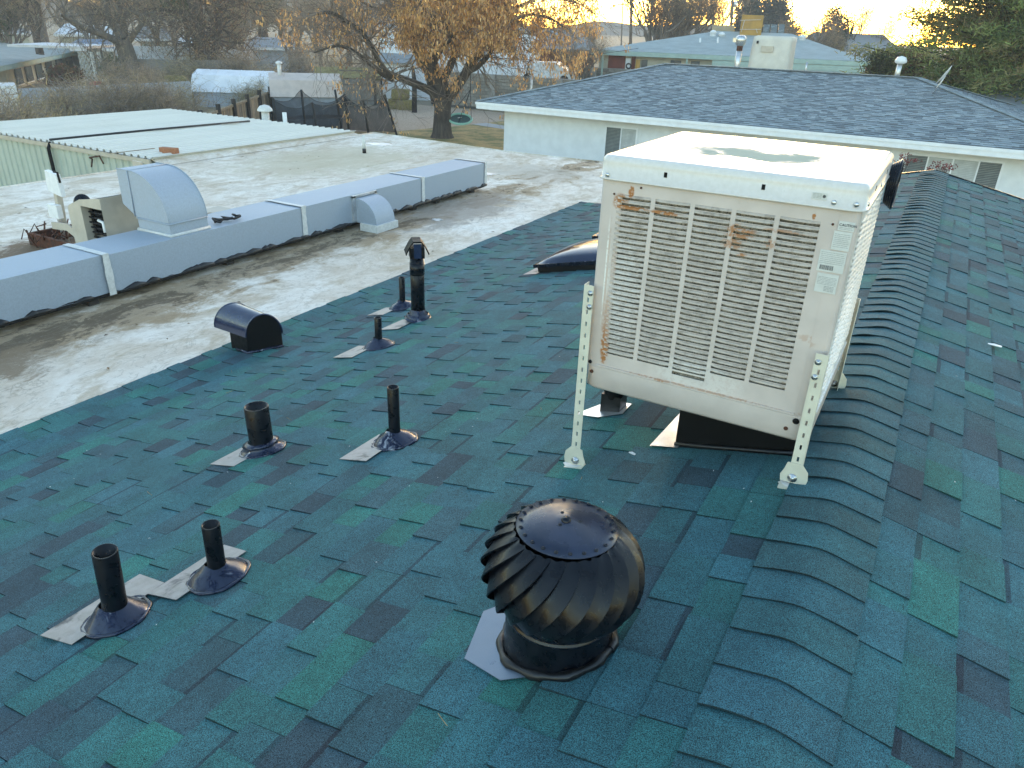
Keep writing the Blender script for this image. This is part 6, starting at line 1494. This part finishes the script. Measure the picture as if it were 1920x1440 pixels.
for lb, q0, q1, zt_px, D_, rm, wm, nm in (
    ('long low house with blue-tarped roof behind the far left house', (130, 88), (218, 92), 73, 78, 'blue_tarp', 'cream_wall', 'tarped_house'),
    ('pale grey-roofed house far behind, left of the forked trunk', (100, 62), (220, 68), 44, 105, 'shed_roof_white', 'cream_wall', 'distant_house'),
    ('pale grey-roofed house far behind, right of the forked trunk', (252, 72), (322, 74), 50, 98, 'grey_shingle_far', 'cream_wall', 'distant_house'),
    ('low house glimpsed far left above the lawn roofs', (-60, 60), (60, 62), 47, 120, 'grey_shingle_far', 'cream_wall', 'distant_house'),
    ('small house with red fence glimpsed between the twin trunks', (330, 80), (385, 82), 66, 92, 'shed_roof_white', 'brick_red', 'distant_house'),
    ('grey house glimpsed through the twigs left of the big tree', (455, 88), (560, 90), 70, 88, 'grey_shingle_far', 'shed_wall_blue', 'distant_house'),
    ('low pale-roofed house beyond the pine at right', (1590, 108), (1690, 114), 93, 84, 'grey_shingle_far', 'brick_red', 'distant_house'),
    ('long grey-roofed house under the horizon trees at right', (1480, 92), (1700, 102), 62, 100, 'grey_shingle_far', 'cream_wall', 'distant_house')):
    a = at(*q0, D_); b = at(*q1, D_); mx = (q0[0]+q1[0])/2; hw = (q1[0]-q0[0])*.3; hip(lb, nm, a, b, at(mx-hw, zt_px, D_+6), at(mx+hw, zt_px, D_+6), G, 'white_trim', wm, rm, .25)
# pale walls and tarps in the yards at left
def card_wall(name, lb, cat, px0, px1, py0, py1, D_, mat, th=.15, D2=None, joint=None):
    a = at(px0, py1, D_); b = at(px1, py1, D2 or D_); zt_ = at((px0+px1)/2, py0, D_).z; nn_ = Vector((-(b-a).y, (b-a).x, 0)).normalized()*th
    zb_ = G if py1 > 120 else min(a.z, b.z); m = MB(); m.prism([(p.x, p.y, zb_) for p in (a, b, b+nn_, a+nn_)], (0, 0, zt_-zb_)); o = m.build(name, mat); tag(o, lb, cat); return o
card_wall('yard_wall', 'white yard wall behind the forked bare trunk', 'wall', 225, 480, 88, 150, 70, 'wall_white')
card_wall('block_fence', 'low grey block fence right of the forked trunk, behind vines', 'wall', 200, 510, 112, 160, 62, 'concrete_block')
card_wall('blue_wall', 'pale blue-grey wall behind the tangled vines left of the white-roofed shed', 'wall', 60, 372, 166, 260, 45, 'shed_wall_blue', .2, 50)
card_wall('trailer', 'white trailer side at the far left edge behind bare shrubs', 'trailer', -60, 34, 161, 178, 44, 'white_body', 2.)
card_wall('yellow_board', 'yellow straw-coloured board above the vines, left one', 'board', 252, 296, 146, 160, 53, 'hay', .3)
card_wall('yellow_board', 'yellow straw-coloured board beside the white-roofed shed', 'board', 306, 350, 142, 157, 53, 'hay', .3)
m = MB(); a = at(183, 156, 58); m.lathe([(.5, -.1), (.45, .08), (.2, .12), (.0001, .13)], 10, a, None, None, .1, 4); tag(m.build('red_tarp', 'tarp_red'), 'small bright red tarp on the ground by the white lattice', 'tarp')
# utility poles
for lb, px, r_, D_, bt_, tp_, lean_ in (('tall wooden utility pole right of the big tree', 1189, .13, 72, 80, -200, 0), ('thin utility pole far behind, left of the tall one', 1168, .12, 130, 70, 2, 0), ('utility pole behind the golden box on the far roof', 1379, .12, 68, 70, -120, 3)):
    a = at(px, bt_, D_); a.z = G; b = at(px+lean_, tp_, D_); t = thing('utility_pole', lb, 'pole', a); m = MB(); m.tube([a, b], [r_*1.2, r_*.8], 8); m.build('pole', 'bark_grey', t)
    m = MB(); e_ = b-Vector((0, 0, .5)); m.bar(e_-Vector((.9, .3, 0)), e_+Vector((.9, .3, 0)), .1, .12); m.build('cross_arm', 'bark_dark', t)
a = at(1379, 8, 67.6); m = MB(); m.tube([a-Vector((0, 0, .2)), a+Vector((0, 0, .2))], .13, 8); tag(m.build('transformer', 'galvanised'), 'small grey canister high on the pole behind the golden box', 'transformer')

# ---- trees in the background
mA, eA = bare_tree_mesh(101, 8, .30, 4, 3, .26, .75, .05, 4, .2, .012)
mB_, eB = bare_tree_mesh(102, 7, .22, 4, 4, .16, .9, .10, 5, .16, .010)
mC, eC = bare_tree_mesh(103, 9, .34, 4, 3, .38, .65, .06, 3, .24, .013)
def twigs(src, rg, n, spr, l, r_=.007):
    m = MB()
    for _ in range(n):
        p = rg.choice(src)+Vector((rg.gauss(0, spr), rg.gauss(0, spr), rg.gauss(0, spr*.8))); d = Vector((rg.gauss(0, 1), rg.gauss(0, 1), rg.gauss(.5, 1))).normalized()*l*rg.uniform(.4, 1.2); s = d.orthogonal().normalized()*r_; s2 = d.cross(s).normalized()*r_
        f = rg.uniform(.6, 1.5); c = rg.choice(((.36, .27, .175), (.30, .24, .15), (.38, .26, .16), (.27, .24, .16))); c = tuple(q*f for q in c)
        m.add([p-s, p+s, p+d], [(0, 1, 2)], c); m.add([p-s2, p+s2, p+d], [(0, 1, 2)], c)
    return m
rg = random.Random(40)
T1 = place(mA, 'bark_grey', 'bare_tree', 'bare brown tree', 'tree', (0, -80, G), None, True, 0, 1, (twigs([e_[0] for e_ in eA], rg, 5200, .38, .55, .010), 'leaf'))
T2 = place(mB_, 'bark_grey', 'bare_tree', 'many-stemmed bare tree', 'tree', (0, -90, G), None, True, 0, 1, (twigs([e_[0] for e_ in eB], rg, 5200, .30, .45, .010), 'leaf'))
T3 = place(mC, 'bark', 'bare_tree', 'tall bare tree', 'tree', (0, -100, G), None, True, 0, 1, (twigs([e_[0] for e_ in eC], rg, 5200, .42, .6, .010), 'leaf'))
used = set()
def bt_(T, px, py, D_, sc, lb, grp=None):
    l = at(px, py, D_); l.z = G
    if T.name not in used:
        used.add(T.name); T.location = l; T.scale = (sc,)*3; T.rotation_euler = (0, 0, rg.uniform(0, 6.28)); T['label'] = lb
        if grp: T['group'] = grp
        return T
    return copy_tree(T, l, rg.uniform(0, 6.28), sc, lb, grp)
bt_(T2, 1228, 95, 74, 1.75, 'many-stemmed bare tree against the bright sky, left of the far cooler')
bt_(T2, 1272, 95, 82, 1.6, 'bare multi-stem tree between the first one and the utility pole')
bt_(T1, 1086, 118, 56, .62, 'small bare tree with drooping twigs in front of the brick house')
bt_(T3, 1330, 90, 110, 1.1, 'bare tree behind the tan cooler on the far roof')
bt_(T1, 1500, 90, 84, .95, 'rounded bare reddish tree right of the covered cooler')
bt_(T2, 1550, 90, 86, .9, 'second rounded bare tree, right of the reddish one')
bt_(T1, 1610, 95, 105, 1.2, 'bare tree under the bright sky next to the pine')
bt_(T3, 300, 110, 86, .8, 'slim reddish bare tree right of the forked trunk')
GL = 'hazy bare trees in the line behind the left houses'
k_ = 0
for (px, D_, sc) in ((-60, 60, 1.1), (20, 84, 1.1), (75, 75, .95), (130, 118, 1.35), (185, 100, 1.2), (280, 125, 1.4), (330, 110, 1.2), (450, 84, 1.0), (500, 100, 1.25), (545, 78, .95), (600, 96, 1.15), (655, 84, .9), (690, 120, 1.2), (430, 120, 1.45), (360, 140, 1.6), (560, 135, 1.5), (230, 140, 1.6), (90, 150, 1.6), (0, 150, 1.6), (640, 150, 1.5), (760, 150, 1.1), (1020, 130, 1.0), (1100, 140, .95)):
    bt_((T1, T2, T3)[k_ % 3], px, 100, D_, sc, 'bare tree in the hazy line of trees behind the houses', GL); k_ += 1
# forked bare tree behind the left house
t = thing('forked_tree', 'big grey bare tree forking low, right of the far left house', 'tree', at(245, 165, 61)); DF = 61; t.location.z = G
m = MB(); tips = []; old = DT; DT = DF
Q0, R0 = limb([(255, 178), (252, 160), (246, 130), (236, 95), (228, 72)], .70, .42, (0, 0), m)
for L_ in (([(232, 88), (222, 80), (200, 68), (170, 58), (148, 48), (128, 38), (118, 30)], .26, .10, (0, -2)), ([(228, 75), (222, 60), (212, 42), (203, 20), (200, -5), (196, -40)], .28, .10, (0, 1)),
           ([(231, 70), (232, 50), (226, 25), (219, 0), (214, -30), (210, -70)], .24, .08, (0, 2)), ([(238, 82), (250, 62), (262, 50), (265, 38), (258, 28), (240, 20)], .20, .06, (0, -1)), ([(262, 45), (272, 28), (285, 22), (298, 24)], .10, .04, (0, 0))):
    Q, RR = limb(*L_, mm=m)
    for i in range(3, len(Q)):
        ends = []; ax = Vector((rg.gauss(0, 1), rg.gauss(0, 1), rg.gauss(.3, .8))).normalized(); grow(m, Q[i], ax, rg.uniform(1.2, 2.6), min(.05, RR[i]*.5), 2, rg, ends, 3, .22, 0, .7, 3, .8, .011); tips += [e_[0] for e_ in ends]
DT = old; m.build('trunk', 'bark_grey', t, False); twigs(tips, rg, 3000, .5, .8, .011).build('twigs', 'leaf', t, False)
# twin trunks
for (pts, r0_, lb, D_) in (([(388, 150), (384, 130), (378, 95), (372, 60), (366, 20), (362, -20), (360, -60)], .62, 'thick dark trunk, left of the twin trunks behind the white-roofed shed', 64), ([(404, 150), (403, 125), (405, 90), (407, 50), (405, 10), (402, -40)], .36, 'slimmer trunk, right of the twin trunks behind the white-roofed shed', 66)):
    t = thing('tall_tree', lb, 'tree', at(pts[0][0], 160, D_)); t.location.z = G; m = MB(); old = DT; DT = D_; Q, RR = limb([(pts[0][0]+2, 190)]+pts, r0_*1.1, r0_*.5, (0, 0), m); tips = []
    for i in range(6, len(Q)):
        for _ in range(3):
            ends = []; ax = Vector((rg.gauss(0, 1), rg.gauss(0, 1), rg.gauss(.35, .5))).normalized(); grow(m, Q[i], ax, rg.uniform(1.6, 3.4), .09, 2, rg, ends, 3, .2, 0.02, .7, 3, .8, .011); tips += [e_[0] for e_ in ends]
    DT = old; m.build('trunk', 'bark', t, False); l_ = twigs(tips, rg, 4200, .5, .6, .011); leafcloud(l_, tips, rg, 1800, .55, .09, [(.30, .15, .05), (.22, .12, .05), (.12, .13, .05)]); l_.build('foliage', 'leaf', t, False)
# evergreen clump left of the twin trunks
def evergreen(lb, px0, px1, py0, py1, D_, n, size, cols, name='evergreen_tree', dd=2.5, sh=None):
    rg = random.Random(px0); t = thing(name, lb, 'tree', at((px0+px1)/2, py1, D_)); t.location.z = G
    cs_ = []; cxp, cyp, wx, wy = (px0+px1)/2, (py0+py1)/2, (px1-px0)/2, (py1-py0)/2; k = 0
    while len(cs_) < 110 and k < 5000:
        k += 1; x, y = rg.uniform(-1, 1), rg.uniform(-1, 1)
        if (sh(x, y) if sh else x*x+y*y < 1): cs_.append(at(cxp+x*wx, cyp+y*wy, D_+rg.uniform(-dd, dd)))
    sc_ = D_/F_PX; m = MB(); base = at(cxp, cyp, D_); base.z = G; m.tube([base, Vector((base.x, base.y, at(cxp, py0+(py1-py0)*.3, D_).z))], [.28, .08], 8)
    for c_ in cs_[::3]: m.tube([Vector((base.x, base.y, max(G+.5, c_.z-.8))), c_], [.05, .015], 4)
    m.build('trunk', 'bark_dark', t); m = MB(); leafcloud(m, cs_, rg, n, min(wx, wy)*sc_*.24, size, cols, 0, .8); m.build('foliage', 'leaf', t, False); return t
EG = [(.06, .09, .04), (.08, .11, .05), (.045, .07, .035), (.10, .12, .055)]
evergreen('dark evergreen clump above and left of the twin trunks', 308, 372, -60, 30, 70, 3500, .16, EG)
evergreen('blurred green evergreen above the vines, right of the twin trunks', 440, 520, -60, 45, 100, 3500, .22, [(.07, .085, .03), (.09, .10, .045), (.05, .06, .03)])
evergreen('dark green tree at the far left edge above the roofs', -60, 25, -60, 60, 85, 2500, .2, EG)
tri = lambda x, y: abs(x) < (y+1.05)*.5
evergreen('left of the two tall spruces on the bright skyline', 1374, 1440, -25, 85, 118, 11000, .26, [(.045, .06, .035), (.06, .07, .045), (.035, .045, .03)], 'spruce_tree', 2.5, tri)
evergreen('right of the two tall spruces on the bright skyline', 1416, 1490, -22, 85, 122, 11000, .26, [(.045, .06, .035), (.06, .07, .045), (.035, .045, .03)], 'spruce_tree', 2.5, tri)
evergreen('dark rounded juniper right of the covered cooler', 1547, 1592, 14, 90, 92, 3500, .14, [(.05, .06, .03), (.07, .075, .045)])
evergreen('rusty-leaved bush low beside the pine', 1670, 1740, 95, 150, 37, 1800, .07, [(.17, .06, .03), (.12, .06, .035), (.2, .09, .05)], 'bush', 1.2)
evergreen('small olive bush poking above the grey roof, left of the pine', 1627, 1682, 100, 150, 35, 2200, .06, [(.055, .065, .025), (.08, .085, .035), (.04, .05, .02)], 'bush', .8)
evergreen('dark red-leaved tree at the right edge below the pine', 1885, 1990, 70, 190, 37, 3500, .09, [(.12, .03, .02), (.07, .02, .015), (.16, .05, .03)], 'red_tree', 1.5)
# the large pine at upper right
t = thing('pine_tree', 'large soft-needled dark green pine filling the upper right corner', 'tree', at(1850, 250, 36)); t.location.z = G; rg = random.Random(58)
m = MB(); base = at(1850, 200, 36); base.z = G; topz = 7.5; m.tube([base, base+Vector((.2, 0, 6)), Vector((base.x+.1, base.y, topz))], [.42, .3, .08], 10); pts = []
sprays = []
for _ in range(230):
    z = rg.uniform(-.6, topz-.3); a = rg.uniform(0, 6.28); f = max(.15, 1-(z-.3)/9.5); l = rg.uniform(2.2, 5.6)*f
    s = Vector((base.x, base.y, z-.3)); e_ = s+Vector((math.cos(a)*l, math.sin(a)*l, rg.uniform(-.3, .8))); md_ = (s+e_)/2+Vector((0, 0, -.15)); m.tube([s, md_, e_], [.07, .045, .015], 4, False)
    for k in range(int(l*4.5)):
        u_ = rg.uniform(.25, 1.05); p = s+(e_-s)*u_+Vector((rg.gauss(0, .35), rg.gauss(0, .35), rg.gauss(0, .16))); sprays.append(p)
m.build('trunk', 'bark_dark', t); m = MB()
PC = [(.17, .22, .06), (.21, .25, .08), (.25, .27, .09), (.12, .16, .05), (.26, .23, .09), (.22, .17, .07)]
for p in sprays:
    col = rg.choice(PC); f0 = rg.uniform(.7, 1.3)
    for _ in range(34):
        d = Vector((rg.gauss(0, 1), rg.gauss(0, 1), rg.gauss(.15, .7))).normalized()*rg.uniform(.12, .26); b = p+Vector((rg.gauss(0, .22), rg.gauss(0, .22), rg.gauss(0, .13))); s_ = d.orthogonal().normalized(); s_.rotate(Matrix.Rotation(rg.uniform(0, 6.28), 3, d.normalized())); s_ *= .022
        f = f0*rg.uniform(.7, 1.3); m.add([b-s_, b+s_, b+d+s_*.4, b+d-s_*.4], [(0, 1, 2, 3)], tuple(q*f for q in col))
m.build('foliage', 'leaf', t, False)
# tangled vines and shrubs over the yards at left
def shrub_mesh(seed, w_, h_, n, cols, leafy=0):
    rg = random.Random(seed); m = MB(); l = MB(); tips = []
    for _ in range(16):
        a = rg.uniform(0, 6.28); p = Vector((rg.gauss(0, w_*.2), rg.gauss(0, w_*.2), 0)); ends = []
        grow(m, p, Vector((math.cos(a)*.5, math.sin(a)*.5, 1)).normalized(), h_*.6, .03, 2, rg, ends, 3, .25, .02, .7, 3, .8, .009); tips += [e_[0] for e_ in ends]
    for _ in range(n):
        p = rg.choice(tips)*rg.uniform(.5, 1.05)+Vector((rg.gauss(0, w_*.12), rg.gauss(0, w_*.12), rg.gauss(0, h_*.08))); d = Vector((rg.gauss(0, 1), rg.gauss(0, 1), rg.gauss(.3, .8))).normalized()*rg.uniform(.2, .7); s = d.orthogonal().normalized()*.010
        c = rg.choice(cols); f = rg.uniform(.6, 1.4); l.add([p-s, p+s, p+d], [(0, 1, 2)], tuple(q*f for q in c))
    return m, l
SC = [(.33, .27, .20), (.38, .30, .20), (.24, .21, .17), (.27, .25, .24), (.36, .28, .17)]
m1, l1 = shrub_mesh(61, 2.4, 2.2, 2600, SC); S1 = place(m1, 'twig', 'bare_shrub', 'tangled bare shrub', 'shrub', (0, -80, G), None, True, 0, 1, (l1, 'leaf'))
m1, l1 = shrub_mesh(62, 2.8, 1.8, 2600, [(.46, .36, .19), (.36, .29, .16), (.26, .23, .14)]); S2 = place(m1, 'twig', 'bare_shrub', 'straw-coloured bare shrub', 'shrub', (0, -90, G), None, True, 0, 1, (l1, 'leaf'))
GS = 'tangled bare shrubs and vines over the back yards'; k_ = 0
for (px, D_, sc) in ((-40, 33, 1.0), (30, 35, 1.1), (95, 38, 1.0), (150, 42, .95), (205, 40, 1.05), (250, 42, 1.0), (300, 40, .95), (345, 44, .9), (280, 50, 1.0), (330, 58, 1.1), (440, 60, 1.2), (490, 56, 1.0), (230, 56, 1.0), (470, 50, .8), (600, 50, .7), (370, 60, 1.1), (560, 62, 1.3), (640, 64, 1.2), (700, 62, 1.0)):
    bt_((S1, S2)[k_ % 2], px, 150, D_, sc, 'tangled bare shrub among the vines over the back yards', GS); k_ += 1
t_ = evergreen('dark reddish hedge in front of the lattice at far left', 88, 152, 128, 168, 52, 3000, .10, [(.12, .045, .03), (.10, .07, .03), (.07, .06, .03)], 'hedge', 1.2); t_['category'] = 'hedge'
t_ = evergreen('dark green bush right of the lattice posts', 192, 222, 108, 150, 60, 2200, .12, EG, 'bush', 1.2); t_['category'] = 'bush'

# every tree and shrub of a row is told apart by its place along the row
def ordinal(n): return ['leftmost', 'second from left', 'third from left', 'fourth from left', 'fifth from left', 'sixth from left', 'seventh from left', 'eighth from left', 'ninth from left', 'tenth from left', 'eleventh from left', 'twelfth from left', 'twelfth from right', 'eleventh from right', 'tenth from right', 'ninth from right', 'eighth from right', 'seventh from right', 'sixth from right', 'fifth from right', 'fourth from right', 'third from right', 'second from right', 'rightmost'][n if n < 12 else n]
for g_, fmt in ((GS, 'tangled bare shrub in the back yards at left, %s of the shrubs'), (GL, 'hazy bare tree in the line behind the houses, %s')):
    L_ = [o for o in scn.objects if o.get('group') == g_]
    def col_(o):
        d = o.location-CAM; return d.dot(rt)/d.dot(fw)
    L_.sort(key=col_); n_ = len(L_)
    for i, o in enumerate(L_): o['label'] = fmt % (ordinal(i) if i < 12 else ordinal(24-(n_-i)))

# ================================================================== thin evening haze over the town
m = MB(); m.box((-260, -30, G-1), (160, 260, 16)); hz_m = bpy.data.materials.new('haze_air'); hz_m.use_nodes = True; nt = hz_m.node_tree; nt.nodes.clear()
ou = nt.nodes.new('ShaderNodeOutputMaterial'); pv = nt.nodes.new('ShaderNodeVolumePrincipled'); pv.inputs['Color'].default_value = (.86, .88, .92, 1); pv.inputs['Density'].default_value = .0013
nt.links.new(pv.outputs[0], ou.inputs['Volume']); o = m.build('haze', hz_m); o['kind'] = 'stuff'

# specks of grit, leaf bits and twigs blown onto the roofs
rg = random.Random(90); m = MB()
for _ in range(150):
    x = -rg.uniform(.2, 4.4) if rg.random() < .75 else rg.uniform(.25, 2.4); y = rg.uniform(.3, 7); z = -SL*abs(x)+.013; l = rg.uniform(.002, .006); a = rg.uniform(0, 3.14); dx, dy = math.cos(a)*l, math.sin(a)*l
    m.add([(x-dx, y-dy, z), (x+dy*.4, y-dx*.4, z+.001), (x+dx, y+dy, z), (x-dy*.4, y+dx*.4, z+.002)], [(0, 1, 2, 3)], (.62, .63, .60))
for _ in range(34):
    x = -rg.uniform(.3, 4.4); y = rg.uniform(.6, 8); z = SL*x+.015; a = rg.uniform(0, 3.14); l = rg.uniform(.015, .05); p = Vector((x, y, z)); q = p+Vector((math.cos(a)*l, math.sin(a)*l, .002)); m.tube([p, (p+q)/2+Vector((.003, -.003, .002)), q], .0012, 3, False, (.30, .22, .10))
for _ in range(90):
    x = -rg.uniform(4.9, 12); y = rg.uniform(2, 14)
    if -7.2 < x < -6.3 and y < 10.8: continue
    z = ZF+.006; l = rg.uniform(.012, .035); a = rg.uniform(0, 3.14); dx, dy = math.cos(a)*l, math.sin(a)*l; m.add([(x-dx, y-dy, z), (x+dy*.4, y-dx*.4, z+.004), (x+dx, y+dy, z), (x-dy*.4, y+dx*.4, z+.006)], [(0, 1, 2, 3)], rg.choice(((.16, .10, .05), (.25, .15, .07), (.08, .06, .045))))
o = m.build('roof_litter', 'plain_tinted', None, False); o['kind'] = 'stuff'
